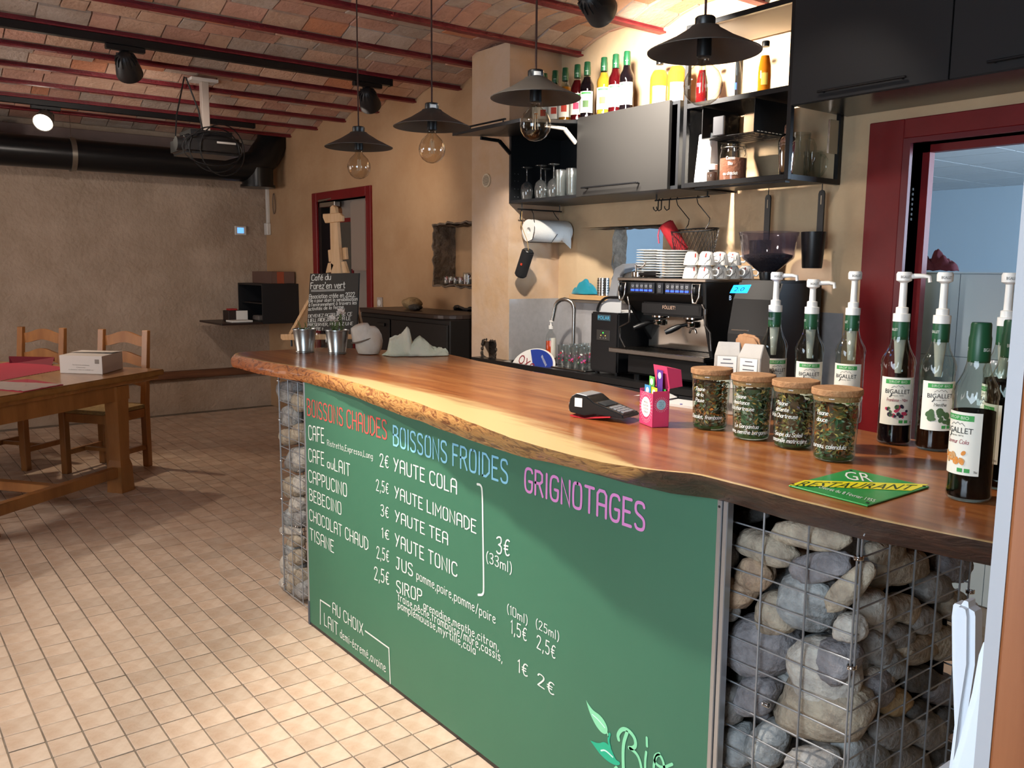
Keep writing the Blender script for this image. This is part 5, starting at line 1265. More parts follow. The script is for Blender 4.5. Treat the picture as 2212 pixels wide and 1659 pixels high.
for x in (-3.236, -3.214, -3.196): typed(mb, 'o', lambda u, v: (x+u, IY0-.0028, 1.099+v), .008, .008)
mb.build('symbols', mat('pale_print', '#b9b6ae', .6), cp)
MB().box(IX0+.015, IX1-.012, IY0+.03, IY1-.05, 1.225, 1.236).build('ice_tray', mat('milky_tray', '#c9cbcc', .4), im, bevel=.003)
LIDM = glass('smoky_lid', '#c9ccd0', .12, .35, '#b9bcc2')
Aq = lambda px, py, y: at(px, py, Y=y)
lid = [(1297, 655), (1312, 655), (1322, 610), (1330, 580), (1347, 570), (1385, 568), (1385, 576), (1352, 582), (1341, 595), (1331, 650), (1322, 665)]
lp = [(p.x, p.z) for p in (Aq(a, b, IY1-.08) for a, b in lid)]
MB().prism(lp, lambda u, v, w: (u, w, v), IY1-.09, IY1-.02).build('lid_frame', LIDM, im, bevel=.004)
sh_ = [(p.x, p.z) for p in (Aq(a, b, IY1-.06) for a, b in ((1330, 655), (1345, 592), (1385, 580), (1390, 655)))]
MB().prism(sh_, lambda u, v, w: (u, w, v), IY1-.06, IY1-.055).build('lid_window', glass('lid_window', '#b8b2ac', .05, .25, '#8d8780'), im)
MB().tube([(-3.28, IY0+.02, 1.234)]+[(-3.28+.09*(1-math.cos(t)), IY0+.02, 1.234+.075*math.sin(t)) for t in [PI*k/16 for k in range(1, 9)]]+[(-3.12, IY0+.02, 1.31)], .007, 8).build('lid_rim', BLACKP, im, smooth=60)
mb = MB().prism([(-3.27, 1.234)]+[(-3.27+.085*(1-math.cos(t)), 1.234+.068*math.sin(t)) for t in [PI*k/16 for k in range(1, 9)]]+[(-3.12, 1.302), (-3.12, 1.234)], lambda u, v, w: (u, w, v), IY0+.03, IY0+.034); mb.build('splash_guard', mat('milky_tray', '#c9cbcc', .4), im)

# --- espresso machine
em = thing('espresso_machine', 'black two-group espresso machine with steel trim and blue-lit buttons', 'coffee machine', (-2.77, 3.2, ZW))
EX0, EX1 = -3.04, -2.50
MATB = mat('machine_black', '#0d0d0f', .5); MIR = mat('polished_steel', '#c9c1b6', .12, 1.0)
MB().box(EX0+.03, EX1-.02, 3.03, 3.42, ZW+.03, 1.045).build('base', MATB, em, bevel=.01)
for x in (EX0+.07, EX1-.07):
    for y in (3.07, 3.38): MB().cyl((x, y, ZW), (x, y, ZW+.03), .02, n=14).build('foot', BLACKP, em)
MB().box(EX0-.06, EX1+.005, 2.99, 3.005, 1.043, 1.066).build('tray_edge', STEEL, em, bevel=.003)
MB().box(EX0-.055, EX1+.004, 3.005, 3.22, 1.045, 1.058).build('drip_tray', BLACKP, em)
mb = MB()
for k in range(22): mb.box(EX0-.05+.027*k, EX0-.036+.027*k, 3.01, 3.20, 1.058, 1.063)
tag(mb.build('drip_grid', mat('grid_dark_steel', '#4b4743', .3, .9), em), kind='stuff')
MB().box(EX0-.0, EX1-.03, 3.215, 3.225, 1.066, 1.24).build('back_panel', MIR, em)
MB().box(EX0+.02, EX1-.02, 3.225, 3.42, 1.045, 1.26).build('rear_body', MATB, em)
# head with sloped front
poly = [(3.03, 1.30), (2.995, 1.335), (2.99, 1.395), (3.42, 1.40), (3.42, 1.245), (3.10, 1.245)]
MB().prism(poly, lambda u, v, w: (w, u, v), EX0+.02, EX1-.02).build('head', MATB, em, bevel=.004)
MB().box(EX0-.005, EX1+.005, 2.985, 3.42, 1.397, 1.412).build('top_trim', mat('top_trim_steel', '#8d7f73', .3, .9), em, bevel=.003)
MB().prism([(3.06, 1.05), (3.0, 1.25), (2.99, 1.40), (3.42, 1.40), (3.42, 1.05)], lambda u, v, w: (w, u, v), EX1-.02, EX1).build('side_panel', MATB, em, bevel=.004)
MB().prism([(3.26, 1.05), (3.08, 1.25), (2.99, 1.33), (2.99, 1.40), (3.42, 1.40), (3.42, 1.05)], lambda u, v, w: (w, u, v), EX0, EX0+.02).build('side_panel', MATB, em, bevel=.004)
for xc in (-3.005, -2.545):
    pts = [(xc-.022, 2.983, 1.388), (xc+.022, 2.983, 1.388), (xc+.020, 2.978, 1.33), (xc+.010, 2.976, 1.305), (xc-.010, 2.976, 1.305), (xc-.018, 2.978, 1.33)]
    MB().tube(pts, .0055, 8, closed=True).build('steam_lever_frame', STEEL, em, smooth=60)
    MB().ell((xc, 2.972, 1.358), .013, .012, .022, 12, 8).build('steam_lever', BLACKP, em, smooth=60)
BL = glow('led_blue', '#1830ff', 7)
ICON = mat('icon_white', '#b8bcc4', .5)
xl = lambda px: at(px, 622, Y=2.985).x
for a, b, n_ in ((1362, 1414, 5), (1420, 1433, 1), (1437, 1493, 5)):
    bp_ = MB().box(xl(a), xl(b), 2.982, 2.993, 1.340, 1.392).build('button_panel', mat('button_panel_dark', '#202227', .3), em, bevel=.003)
    w = (xl(b)-xl(a)-.012)/n_
    for k in range(n_):
        x0 = xl(a)+.006+w*k
        bt_ = MB().box(x0+.002, x0+w-.002, 2.979, 2.982, 1.346, 1.388).build('button', mat('button_dark', '#2b2e35', .3), bp_, bevel=.001)
        mb = MB(); cxb = x0+w/2
        ribbon(mb, [(cxb-.006, 1.378), (cxb-.004, 1.370), (cxb+.004, 1.370), (cxb+.006, 1.378), (cxb-.006, 1.378)], .0016, lambda u, v: (u, 2.9786, v)); mb.build('icon', ICON, bp_)
        if n_ == 5: MB().box(x0+.0045, x0+w-.0045, 2.9775, 2.979, 1.351, 1.358).build('light', BL, bp_)
mb = MB(); typed(mb, 'FÖLLIET!', lambda u, v: (-2.772+u, 3.018+(1.30-1.28-v)*.0-.002, 1.270+v), .078, .016); mb.build('lettering', mat('copper_letters', '#cfae98', .35, .5), em)
MB().box(-2.92, -2.53, 3.02, 3.06, 1.235, 1.305).build('group_housing', MATB, em, bevel=.012, bseg=2)
def portafilter(parent, c, hdir, spout=True, L=.13):
    c, hdir = V3(c), V3(hdir).normalized()
    o = MB().lathe([(.030, -.018), (.034, -.012), (.034, .008), (.031, .010)], 24, c=c).build('filter_holder', CHROME, parent, smooth=40)
    MB().tube([c+hdir*.032, c+hdir*.055, c+hdir*.07+V3((0,0,-.003)), c+hdir*(L*.8)+V3((0,0,-.012)), c+hdir*L+V3((0,0,-.018))], [.007, .008, .0125, .0145, .011], 12).build('handle', BLACKP, o, smooth=60)
    if spout: MB().tube([c+V3((-.02, 0, -.045)), c+V3((-.014, 0, -.028)), c+V3((0, 0, -.022)), c+V3((.014, 0, -.028)), c+V3((.02, 0, -.045))], .005, 8).build('spouts', CHROME, o, smooth=60)
    return o
for x, hd in ((-2.86, (-.55, -.8, -.12)), (-2.655, (-.75, -.62, -.2))):
    MB().lathe([(.036, 1.222), (.045, 1.226), (.045, 1.238)], 28, c=(x, 3.10, 0)).build('group_ring', CHROME, em, smooth=40)
    MB().lathe([(.047, 1.238), (.050, 1.25), (.050, 1.30)], 28, c=(x, 3.10, 0)).build('group_head', MATB, em, smooth=40)
    portafilter(em, (x, 3.10, 1.205), hd, x > -2.8)
for pts in ([(-2.985, 3.0, 1.32), (-2.955, 2.985, 1.27), (-2.95, 2.98, 1.20), (-3.02, 2.985, 1.17), (-3.015, 2.985, 1.12), (-2.985, 2.99, 1.075)], [(-2.515, 2.99, 1.30), (-2.49, 2.985, 1.27), (-2.485, 2.98, 1.21), (-2.46, 2.985, 1.18), (-2.45, 2.985, 1.10)]):
    MB().tube(pts, .0055, 8).cyl(V3(pts[1])+V3((0, 0, .012)), V3(pts[1])-V3((0, 0, .012)), .010, n=10).build('steam_wand', mat('wand_dark_steel', '#5a5654', .25, .9), em, smooth=60)
MB().cyl((-2.51, 3.19, 1.17), (-2.51, 3.195, 1.17), .004, n=10).build('red_light', glow('led_red', '#ff3020', 3), em)
# spare portafilter, saucers and cups on the machine
spf = thing('portafilter', 'spare chrome portafilter with black handle lying on the coffee machine', 'portafilter', (-2.97, 3.03, 1.413))
c = V3((-2.975, 3.06, 1.43))
MB().lathe([(.030, -.016), (.034, -.012), (.034, .008), (.031, .010)], 24, c=c).build('filter_holder', CHROME, spf, smooth=40)
MB().tube([c+V3((-.015, 0, .01)), c+V3((-.02, 0, .045)), c+V3((0, 0, .028)), c+V3((.03, 0, .035)), c+V3((.045, .0, .055))], .005, 8).build('spouts', CHROME, spf, smooth=60)
MB().tube([c+V3((.03, -.02, 0)), c+V3((.06, -.025, .0)), c+V3((.075, -.028, .0)), c+V3((.13, -.034, .0)), c+V3((.165, -.036, .0))], [.007, .009, .013, .016, .013], 12).build('handle', BLACKP, spf, smooth=60)
def saucer_stack(cx, cy, r, n, dz, where, grp):
    me = MB().lathe([(r*.5, 0), (r*.55, .0025), (r, .008), (r, .0105), (r*.92, .0095), (r*.5, .0055), (.004, .005)], 36).mesh('saucer', smooth=50); me.materials.append(CERAM)
    for k in range(n):
        o = bpy.data.objects.new('saucer', me); COL.objects.link(o); o.location = (cx+random.uniform(-.0025, .0025), cy+random.uniform(-.0025, .0025), 1.4125+dz*k)
        w = 'lowest' if k == 0 else 'topmost' if k == n-1 else None
        if k == n-2: w = 'second highest'
        tag(o, f'{w} white saucer of the {where} stack on the coffee machine' if w else f'white saucer in the middle of the {where} stack on the coffee machine', 'saucer', grp)
saucer_stack(-2.985, 3.16, .076, 11, .0125, 'left taller', 'white saucers in the left stack')
saucer_stack(-2.766, 3.085, .086, 11, .0118, 'right wider', 'white saucers in the right stack')
cup0 = thing('coffee_cup', '', 'cup', (0, 0, 0), group='white coffee cups upturned on the machine')
MB().lathe([(.038, 0), (.0375, .006), (.030, .045), (.0235, .056), (.0215, .057), (.0215, .060)], 26).build('bowl', CERAM, cup0, world=False, smooth=45)
MB().tube([(.034, 0, .016), (.050, 0, .014), (.058, 0, .025), (.056, 0, .038), (.044, 0, .044), (.031, 0, .040)], .0042, 8).build('handle', CERAM, cup0, world=False, smooth=60)
mb = MB(); f = lambda u, v: (lambda a, r: (r*math.cos(a), r*math.sin(a), v))(cam_az((-2.6, 3.1), -6)+u/.034, .0385-.0085*v/.045+.0008)
ribbon(mb, [(-.02, .004), (-.008, .02), (.0, .024), (.006, .045)], .0018, f); ribbon(mb, [(.004, .004), (.009, .02), (.006, .034)], .0015, f); mb.build('swirl_print', INK, cup0, world=False)
mb = MB(); ribbon(mb, [(-.018, .036), (-.016, .05)], .006, f); mb.build('red_mark', mat('cup_red', '#c23228', .5), cup0, world=False)
k = 0
for t, tier in enumerate(('lower', 'upper')):
    for j, (y, row) in enumerate(((3.05, 'front'), (3.14, 'second'), (3.235, 'third'), (3.33, 'back'))):
        if t and j == 3: continue
        for x, side in ((-2.637, 'left'), (-2.551, 'right')):
            lb = f'white coffee cup upside down, {tier} tier, {row} row, {side} one'; z = 1.413+.0605*t; x += .004*(j % 2)+.003*t
            if k == 0: cup0.location = (x, y, z); cup0['label'] = lb
            else: dup(cup0, (x, y, z), 0, lb)
            k += 1
for o in [o for o in bpy.data.objects if o.name.startswith('coffee_cup')]: o.rotation_euler.z = random.uniform(.35, .6) if o.location.x > -2.6 else random.uniform(1.0, 1.15)

# --- grinder
gd = thing('coffee_grinder', 'black coffee grinder with clear bean hopper and blue display beside machine', 'coffee grinder', (-2.3, 3.2, ZW))
MB().prism([(3.03, ZW), (3.03, 1.18), (3.06, 1.33), (3.10, 1.41), (3.40, 1.41), (3.40, ZW)], lambda u, v, w: (w, u, v), -2.41, -2.185).build('body', MATB, gd, bevel=.012, bseg=2)
def gf(px, py):  # point on the sloped upper front
    d = ray(px, py); n = V3((0, .15, -.03)).cross(V3((1, 0, 0))); p0 = V3((0, 3.03, 1.18)); t = (p0-CAM).dot(n)/d.dot(n); return CAM+d*t
q = [gf(1578, 633), gf(1612, 633), gf(1621, 615), gf(1587, 616)]
off = V3((0, -.004, 0))
MB().add([p+off for p in q]+[p+V3((0, .004, 0)) for p in q], [(0,1,2,3),(4,7,6,5),(0,4,5,1),(1,5,6,2),(2,6,7,3),(3,7,4,0)]).build('display', glow('display_blue', '#1e9bff', 2.6), gd)
mb = MB(); typed(mb, '2.0', lambda u, v: q[0]+(q[1]-q[0])*(.2+u)+(q[3]-q[0])*(.25+v)+off*1.3, .6, .5); mb.build('digits', mat('display_ink', '#0a3c80', .5), gd)
mb = MB(); typed(mb, 'B', lambda u, v: gf(1577, 648)+V3((u, -.004, v)), .008, .014); mb.build('badge', mat('badge_pale_blue', '#8fb4d8', .4), gd)
MB().tube([gf(1585, 712)+V3((0, -.012, 0)), gf(1620, 714)+V3((0, -.012, 0))], .003, 8).build('fork', STEEL, gd, smooth=60)
hc = (-2.335, 3.2, 0)
ov_ = lambda t, z: 1.0
MB().lathe([(.030, 1.41), (.034, 1.43), (.034, 1.445)], 24, c=hc).build('collar', BLACKP, gd, smooth=40)
HOP = glass('hopper_plastic', '#cdc6d4', .03, .04, '#a8a0b0')
sq = lambda t, z: 1/(abs(math.cos(t))**5+abs(math.sin(t))**5)**.2*(1 if z > 1.5 else .0+1)
MB().lathe([(.036, 1.445), (.055, 1.46), (.105, 1.503), (.108, 1.51), (.116, 1.60), (.118, 1.602), (.120, 1.616), (.118, 1.618)], 48, c=hc, cap0=False, cap1=False, wob=lambda t, z: 1+.10*max(0, (z-1.46)/.15)*(sq(t, z)-1)*3).build('hopper', HOP, gd, smooth=50)
MB().lathe([(.034, 1.446), (.053, 1.461), (.100, 1.502), (.104, 1.518), (.07, 1.526), (.01, 1.522)], 36, c=hc).build('beans', mat('coffee_beans', '#120c0c', .5, bump=1.0, bs=150), gd, smooth=50)
# ================================================================== things standing on the bar
def on_bar(px, py): p = at(px, py, Z=ZS); return (p.x, p.y, ZS+.0005)
FM = ('Framboise - Mûre', LREDT, ((LPINK, 9, .0055), (LDKB, 9, .0048), (LLEAF, 6, .005)))
MN = ('Menthe', INK, ((LLEAF, 18, .0075),))
CO = ('Saveur Cola', LREDT, ((LORG, 7, .006), (mat('label_tan', '#c99a68', .7), 6, .006)))
pr = [((1671, 900), 'pump syrup bottle leftmost of the white-pump row behind the herb jars', 'dark', 0, None, 20, 80), ((1741, 905), 'pump syrup bottle with the lowest pump, second in the row', 'dark', 0, None, 3, 82), ((1828, 912), 'nearly empty pump syrup bottle in front of the red casing', 'dark', 0, None, -14, None),
      ((1929, 957), 'raspberry blackberry syrup bottle with white pump and berry label', 'dark', .118, FM, 4, 82), ((2014, 970), 'mint syrup bottle with white pump and leaf label', 'brown', .118, MN, 14, None), ((2150, 985), 'dark syrup bottle with pump at right edge behind capped bottles', 'cola', .17, None, -50, None)]
for k, ((px, py), lb, lq, lv, fl, az, pz) in enumerate(pr):
    L_ = on_bar(px, py)
    if k == 0: L_ = on_bar(1664, 893)
    pa = cam_az(L_, pz) if pz else cam_az(L_, 178 if k != 2 else 190)
    syrup(L_, lb, lq, lv, 'pump', fl, az, pa, pump_up=(-.022 if k == 1 else -.004 if k == 0 else .0))
syrup(on_bar(2090, 1077), 'cola syrup bottle with green cap and cream label nearest the camera', 'cola', .158, 'cap', CO, az=-42, group='capped syrup bottles')
syrup(on_bar(2160, 1052), 'dark syrup bottle with green cap half hidden behind cola syrup', 'cola', .20, 'cap', None, az=-75, group='capped syrup bottles')

# --- herb jars with cork lids
CORK = mat('cork', '#b98c62', .85, col2='#a0754e', vs=90, bump=.25, bs=220)
JARG = glass('jar_glass', '#eaf3ec', .01, 0, refl=1.3)
HERBS = [mat('herb_'+n_, a, .85, col2=b, vs=30) for n_, a, b in (('green', '#56724f', '#3c5a42'), ('olive', '#87834c', '#686438'), ('straw', '#c9a862', '#a88a4c'), ('brown', '#74593e', '#54402e'), ('orange', '#c8742e', '#a35822'), ('grey', '#98a090', '#7a8274'), ('mauve', '#7a6272', '#584656'))]
jars = [((1533, 925), (4, 4, 0, 3, 2, 1, 5), ('Tisane', 'de la', 'Pause'), ('Chocolat, framboise',), 'herb tea jar with orange petals nearest the pink card box'), ((1622, 946), (5, 2, 2, 3, 0, 0, 1), ('Tisane', 'résistance', 'à la chartreuse'), ('Le Gargantua', 'verveine, menthe bergamote'), 'dark green herb tea jar second from the pink card box'),
        ((1712, 965), (1, 2, 3, 6, 2, 5, 1), ('Tisane', 'détente', 'de la Chartreuse'), ('Soupe du Soleil', 'camomille matricaire'), 'herb tea jar with mauve petals third from the pink card box'), ((1800, 992), (4, 2, 2, 1, 0, 2, 0), ('Tisane', 'douce'), ('sureau, calendula',), 'nearest herb tea jar full of yellow calendula')]
for k, ((px, py), mix, t1, t2, lb) in enumerate(jars):
    L_ = on_bar(px, py); sc = 1.0
    o = thing('herb_jar', lb, 'jar', L_, group='herb tea jars with cork lids on the bar')
    MB().lathe([(.034, 0), (.040, .003), (.0425, .012), (.0475, .125), (.0490, .130), (.0505, .134), (.0490, .139), (.0475, .140)], 36, cap1=False).build('glass', JARG, o, world=False, smooth=45)
    MB().lathe([(.0345, .0035), (.0395, .006), (.0405, .010)], 30).build('glass_base', glass('green_base', '#8fc79c', .02, .25, '#3f7a50'), o, world=False, smooth=45)
    MB().lathe([(.0465, .128), (.0480, .139), (.0515, .1405), (.0520, .1415), (.0520, .152), (.0505, .1535)], 36).build('cork_lid', CORK, o, world=False, smooth=40)
    rr = random.Random(50+k); bins = {}
    # loose dried leaves: curled strips between the glass wall and the heart of the jar
    for _ in range(620):
        m = rr.choice(mix) if rr.random() < .55 else rr.choice((0, 0, 1, 3, 5)); mb = bins.setdefault(m, MB())
        a = rr.uniform(0, 2*PI); z = rr.uniform(.010, .119); rmax = .0385+.0052*z/.12; r = rmax*math.sqrt(rr.uniform(.45, .97)); c = V3((r*math.cos(a), r*math.sin(a), z))
        d = V3((rr.gauss(0, 1), rr.gauss(0, 1), rr.gauss(0, .7))).normalized(); n = V3((math.cos(a), math.sin(a), rr.uniform(-.8, .8))).normalized(); s = d.cross(n)
        if s.length < .1: continue
        s.normalize(); l = rr.uniform(.004, .011); w = rr.uniform(.001, .0042)
        P = [c-d*l, c+s*w+n*.001, c+d*l, c-s*w+n*.001]
        P = [p if math.hypot(p.x, p.y) < rmax+.001 else V3((p.x*rmax/math.hypot(p.x, p.y), p.y*rmax/math.hypot(p.x, p.y), p.z)) for p in P]
        P = [V3((p.x, p.y, min(.126, max(.007, p.z)))) for p in P]
        mb.add(P, [(0, 1, 2, 3)])
    for m, mb in bins.items(): tag(mb.build('dried_herbs', HERBS[m], o, world=False), kind='stuff')
    MB().lathe([(.024, .008), (.027, .10), (.018, .118)], 14).build('herb_core', HERBS[3] if k != 1 else HERBS[0], o, world=False, smooth=45)
    mb = MB(); A = cam_az(L_, -36)
    for q, t in enumerate(t1):
        f = arcmap((0, 0, 0), .0474, A, .100-.014*q); tw = text_w(t); hand(mb, t, lambda u, v: f((u-tw*.5)*.0010, v*.0009), 1.3, 1.5, .2)
    for q, t in enumerate(t2):
        f = arcmap((0, 0, 0), .0442-.0006*q, A+R(18), .030-.014*q); tw = text_w(t); hand(mb, t, lambda u, v: f((u-tw*.5)*.0010, v*.0009), 1.3, 1.5, .2)
    tag(mb.build('handwriting', CHALK, o, world=False), kind='stuff')

# --- card terminal
L_ = on_bar(1300, 903); ct = thing('card_terminal', 'black and grey card payment terminal with red underside on the bar', 'card terminal', (L_[0], L_[1], L_[2]), R(14))
prof_ = [(-.075, .010), (-.078, .022), (-.072, .042), (-.055, .050), (-.022, .047), (.0, .036), (.085, .018), (.088, .010), (.0, .012), (-.03, .006)]
sec_ = lambda pr, y0, y1: MB().prism(pr, lambda u, v, w: (u*1.05, w*1.1, v*1.28), y0, y1)
sec_(prof_, -.038, .038).build('case', BLACKP, ct, world=False, bevel=.003, bseg=2)
sec_([(-.071, .0435), (-.055, .0512), (-.024, .0485), (-.024, .047), (-.055, .0495), (-.070, .042)], -.034, .034).build('printer_lid', mat('terminal_grey', '#b9bcc0', .3, .4), ct, world=False, bevel=.001)
sec_([(-.072, .004), (-.03, .0), (.0, .006), (.05, .012), (.05, .009), (.0, .003), (-.03, -.0), (-.07, .001)], -.0385, .0385).build('red_base', mat('terminal_red', '#b3222c', .45), ct, world=False)
sec_([(-.079, .012), (-.0795, .030), (-.079, .030), (-.0785, .012)], -.032, .030).build('sticker', PAPER, ct, world=False)
MB().box(-.0845, -.0838, -.033, -.018, .018, .037).build('blue_sticker', mat('sticker_blue', '#2c66b0', .5), ct, world=False)
mb = MB()
for q in range(4): mb.box(-.0842, -.0836, -.013, .028, .033-.005*q, .0346-.005*q)
mb.build('sticker_print', mat('print_grey', '#6a6a70', .6), ct, world=False)
MB().box(-.060, -.036, -.0428, -.0422, .030, .054).build('side_sticker', PAPER, ct, world=False)
sec_([(.005, .0365), (.03, .031), (.03, .0302), (.005, .0355)], -.028, .028).build('screen', mat('terminal_screen', '#2f3438', .15), ct, world=False)
for i in range(3):
    for j in range(4): sec_([(.038+.011*j, .0292-.0021*j), (.046+.011*j, .0276-.0021*j), (.046+.011*j, .026-.0021*j), (.038+.011*j, .0276-.0021*j)], -.024+.017*i, -.010+.017*i).build('key', mat('terminal_key', '#8d9094', .5), ct, world=False)
# --- pink card box with dividers
L_ = on_bar(1412, 918); PINK = mat('pink_card', '#d23f6a', .6); kb = thing('card_box', 'pink cardboard card box with open lid and coloured divider cards', 'card box', L_, R(-20))
w, d, h, t = .0375, .023, .098, .0015
fx = MB().box(-w, w, -d, -d+t, 0, h-.012).box(-w, w, d-t, d, 0, h).box(-w, -w+t, -d, d, 0, h-.006).box(w-t, w, -d, d, 0, h-.006).box(-w, w, -d, d, 0, t)
fx.build('tuck_box', PINK, kb, world=False)
lid_ = MB().add([(-w, d, h), (w, d, h), (w, d-.01, h+.055), (-w, d-.01, h+.055), (-w, d+.036, h+.005), (w, d+.036, h+.005), (w, d+.03, h+.048), (-w, d+.03, h+.048)], [(0,1,2,3),(0,3,7,4),(1,5,6,2),(3,2,6,7)]).build('lid', PINK, kb, world=False)
md = lid_.modifiers.new('s', 'SOLIDIFY'); md.thickness = .0012
for x0, x1, y, z1, c_ in ((-.033, .0, -.012, h+.004, '#3d8fc0'), (-.002, .033, -.010, h+.002, '#d8c23a'), (-.032, -.004, .0, h+.026, '#5fae4a'), (-.006, .026, .008, h+.045, '#5a2f86'), (-.030, .034, .013, h-.002, '#3fae4a')):
    cd = MB().box(x0, x1, y, y+.001, .004, z1).build('divider_card', mat('card_'+c_[1:], c_, .6), kb, world=False)
    MB().cyl(((x0+x1)/2, y-.0002, z1-.014), ((x0+x1)/2, y-.0006, z1-.014), .0085, n=18).build('card_spot', PAPER, cd, world=False)
mb = MB().cyl((0, -d-.0003, .048), (0, -d-.001, .048), .026, n=30); mb.build('front_roundel', PAPER, kb, world=False)
mb = MB()
for q, s in enumerate(('APPLIQUEZ', 'LES 4 ACCORDS', 'TOLTEQUES DANS', 'VOTRE VIE')): typed(mb, s, lambda u, v: (u, -d-.0014, .058-.0085*q+v), .020+.006*(q in (1, 2))+.003, .005, True)
mb.build('front_lettering', mat('print_grey', '#6a6a70', .6), kb, world=False)
mb = MB()
for q in range(28):
    a = 2*PI*q/28
    for r0, r1 in ((.028, .031), (.0335, .0355)): ribbon(mb, [(r0*math.cos(a), .048+r0*1.15*math.sin(a)), (r1*math.cos(a), .048+r1*1.15*math.sin(a))], .0014, lambda u, v: (max(-w+.001, min(w-.001, u)), -d-.0008, v))
mb.build('front_ornament', mat('card_pale_pink', '#ecd0d8', .6), kb, world=False)
mb = MB().cyl((w+.0003, 0, .058), (w+.001, 0, .058), .013, n=24); mb.build('side_roundel', mat('card_pale_blue', '#a8d0dc', .6), kb, world=False)
mb = MB()
for q in range(24):
    a = 2*PI*q/24; ribbon(mb, [(.0145*math.cos(a), .058+.0145*math.sin(a)), (.0195*math.cos(a), .058+.0195*math.sin(a))], .0007, lambda u, v: (w+.0008, u, v))
mb.build('side_rays', mat('card_pale_pink', '#ecd0d8', .6), kb, world=False)
mb = MB()
for q in range(4): typed(mb, 'ACCORDS' if q % 2 else 'LES 4', lambda u, v: (w+.0013, u, .063-.005*q+v), .014, .003, True)
mb.build('side_lettering', mat('print_teal', '#3a7a8a', .6), kb, world=False)
# --- white papers behind
L_ = on_bar(1470, 877); pp = thing('paper_stack', 'stack of white folded papers lying behind the pink card box', 'paper', (L_[0], L_[1]+.02, L_[2]), R(8))
for q in range(4): MB().box(-.06, .055, -.045, .05, .002*q, .002*q+.0014).build('sheet', PAPER, pp, world=False)
MB().grid(8, 4, lambda u, v: (-.17+.11*u, -.03+.08*v, .012+.012*math.sin(PI*u)*(.5+.5*v))).build('curled_sheet', PAPER, pp, world=False, smooth=60)
MB().cyl((.01, -.036, .0075), (.01, -.036, .009), .004, n=12).build('blue_dot', mat('pen_blue', '#2a2f9a', .5), pp, world=False)
# --- enamel plate
L_ = on_bar(1855, 1052); gp = thing('enamel_sign', 'green enamel plate with a yellow diagonal stripe lying on the bar', 'sign', (L_[0], L_[1], L_[2]))
Q = [at(*q, Z=ZS+.004) for q in ((1703, 1047), (1838, 1012), (2008, 1050), (1874, 1091))]   # left, back, right, front corners
o_ = V3(gp.location)
EG = mat('enamel_green', '#2a9448', .3); EY = mat('enamel_yellow', '#e6dc22', .35)
MB().add([V3((p.x, p.y, ZS+.0006)) for p in Q]+[V3((p.x, p.y, ZS+.0035)) for p in Q], [(3,2,1,0),(4,5,6,7),(0,1,5,4),(1,2,6,5),(2,3,7,6),(3,0,4,7)]).build('plate', EG, gp, bevel=.001)
lz = ZS+.0042
def gpt(px, py, dz=0): p = at(px, py, Z=lz); return V3((p.x, p.y, lz+dz))
MB().add([gpt(*q) for q in ((1704, 1048), (1738, 1037), (2006, 1046), (1968, 1060))], [(0,1,2,3)]).build('yellow_stripe', EY, gp)
def gtext(t, a, b, c, m, h=1.0):
    A, B, Cc = gpt(*a, .0003), gpt(*b, .0003), gpt(*c, .0003); mb = MB(); typed(mb, t, lambda u, v: A+(B-A)*u+(Cc-A)*v, 1, 1); mb.build('lettering', m, gp)
gtext('GR', (1828, 1036), (1886, 1041), (1822, 1018), CHALK); gtext('RESTAURANT', (1716, 1050), (1964, 1058), (1740, 1040), mat('dark_green_ink', '#24451c', .4))
gtext('Décret du 8 Février 1955', (1768, 1054), (1888, 1085), (1774, 1049), CHALK)
for q in ((1713, 1046), (1838, 1016), (1996, 1050), (1874, 1086)): MB().cyl(gpt(*q, -.0002), gpt(*q, .0006), .003, n=10).build('rivet_hole', INK, gp)
# --- paper coffee bags and a wooden tamper behind the jars
def cbag(px, py, label, az):
    p = at(px, py, Y=1.93); o = thing('coffee_bag', label, 'bag', (p.x, 1.93, ZS+.0005), R(az), group='white paper coffee bags behind the herb jars')
    MB().add([(-.037,-.028,0),(.037,-.028,0),(.037,.028,0),(-.037,.028,0),(-.035,-.024,.165),(.035,-.024,.165),(.035,.024,.165),(-.035,.024,.165),(-.030,-.002,.20),(.030,-.002,.20),(.030,.002,.20),(-.030,.002,.20)],
             [(3,2,1,0),(0,1,5,4),(1,2,6,5),(2,3,7,6),(3,0,4,7),(4,5,9,8),(5,6,10,9),(6,7,11,10),(7,4,8,11),(8,9,10,11)]).build('bag', mat('bag_white', '#b9b2a8', .8, bump=.2, bs=30), o, world=False, bevel=.002)
    lbm = MB().add([(-.026,-.0276,.075),(.026,-.0276,.075),(.026,-.0252,.162),(-.026,-.0252,.162)], [(0,1,2,3)]).build('label', PAPER, o, world=False)
    mb = MB()
    for q in range(7):
        zz_ = .154-.011*q; yq = -.0278+.0024*(zz_-.075)/.087-.0003; wq = .017 if q % 3 else .011
        mb.add([(-wq, yq, zz_-.0014), (wq, yq, zz_-.0014), (wq, yq, zz_+.0014), (-wq, yq, zz_+.0014)], [(0,1,2,3)])
    mb.build('label_print', mat('print_grey', '#6a6a70', .6), lbm, world=False)
    mb = MB()
    for q in range(12): mb.box(-.02+.0034*q, -.0185+.0034*q, -.0299, -.0295, .012, .034)
    mb.build('barcode', INK, o, world=False)
cbag(1574, 780, 'left white paper coffee bag behind the first herb jars', 28); cbag(1628, 780, 'right white paper coffee bag in front of the wooden tamper', 6)
p = at(1622, 742, Y=2.0); tm = thing('wooden_tamper', 'rounded pale wooden paddle standing behind the white coffee bags', 'paddle', (p.x, 2.0, ZS+.0005))
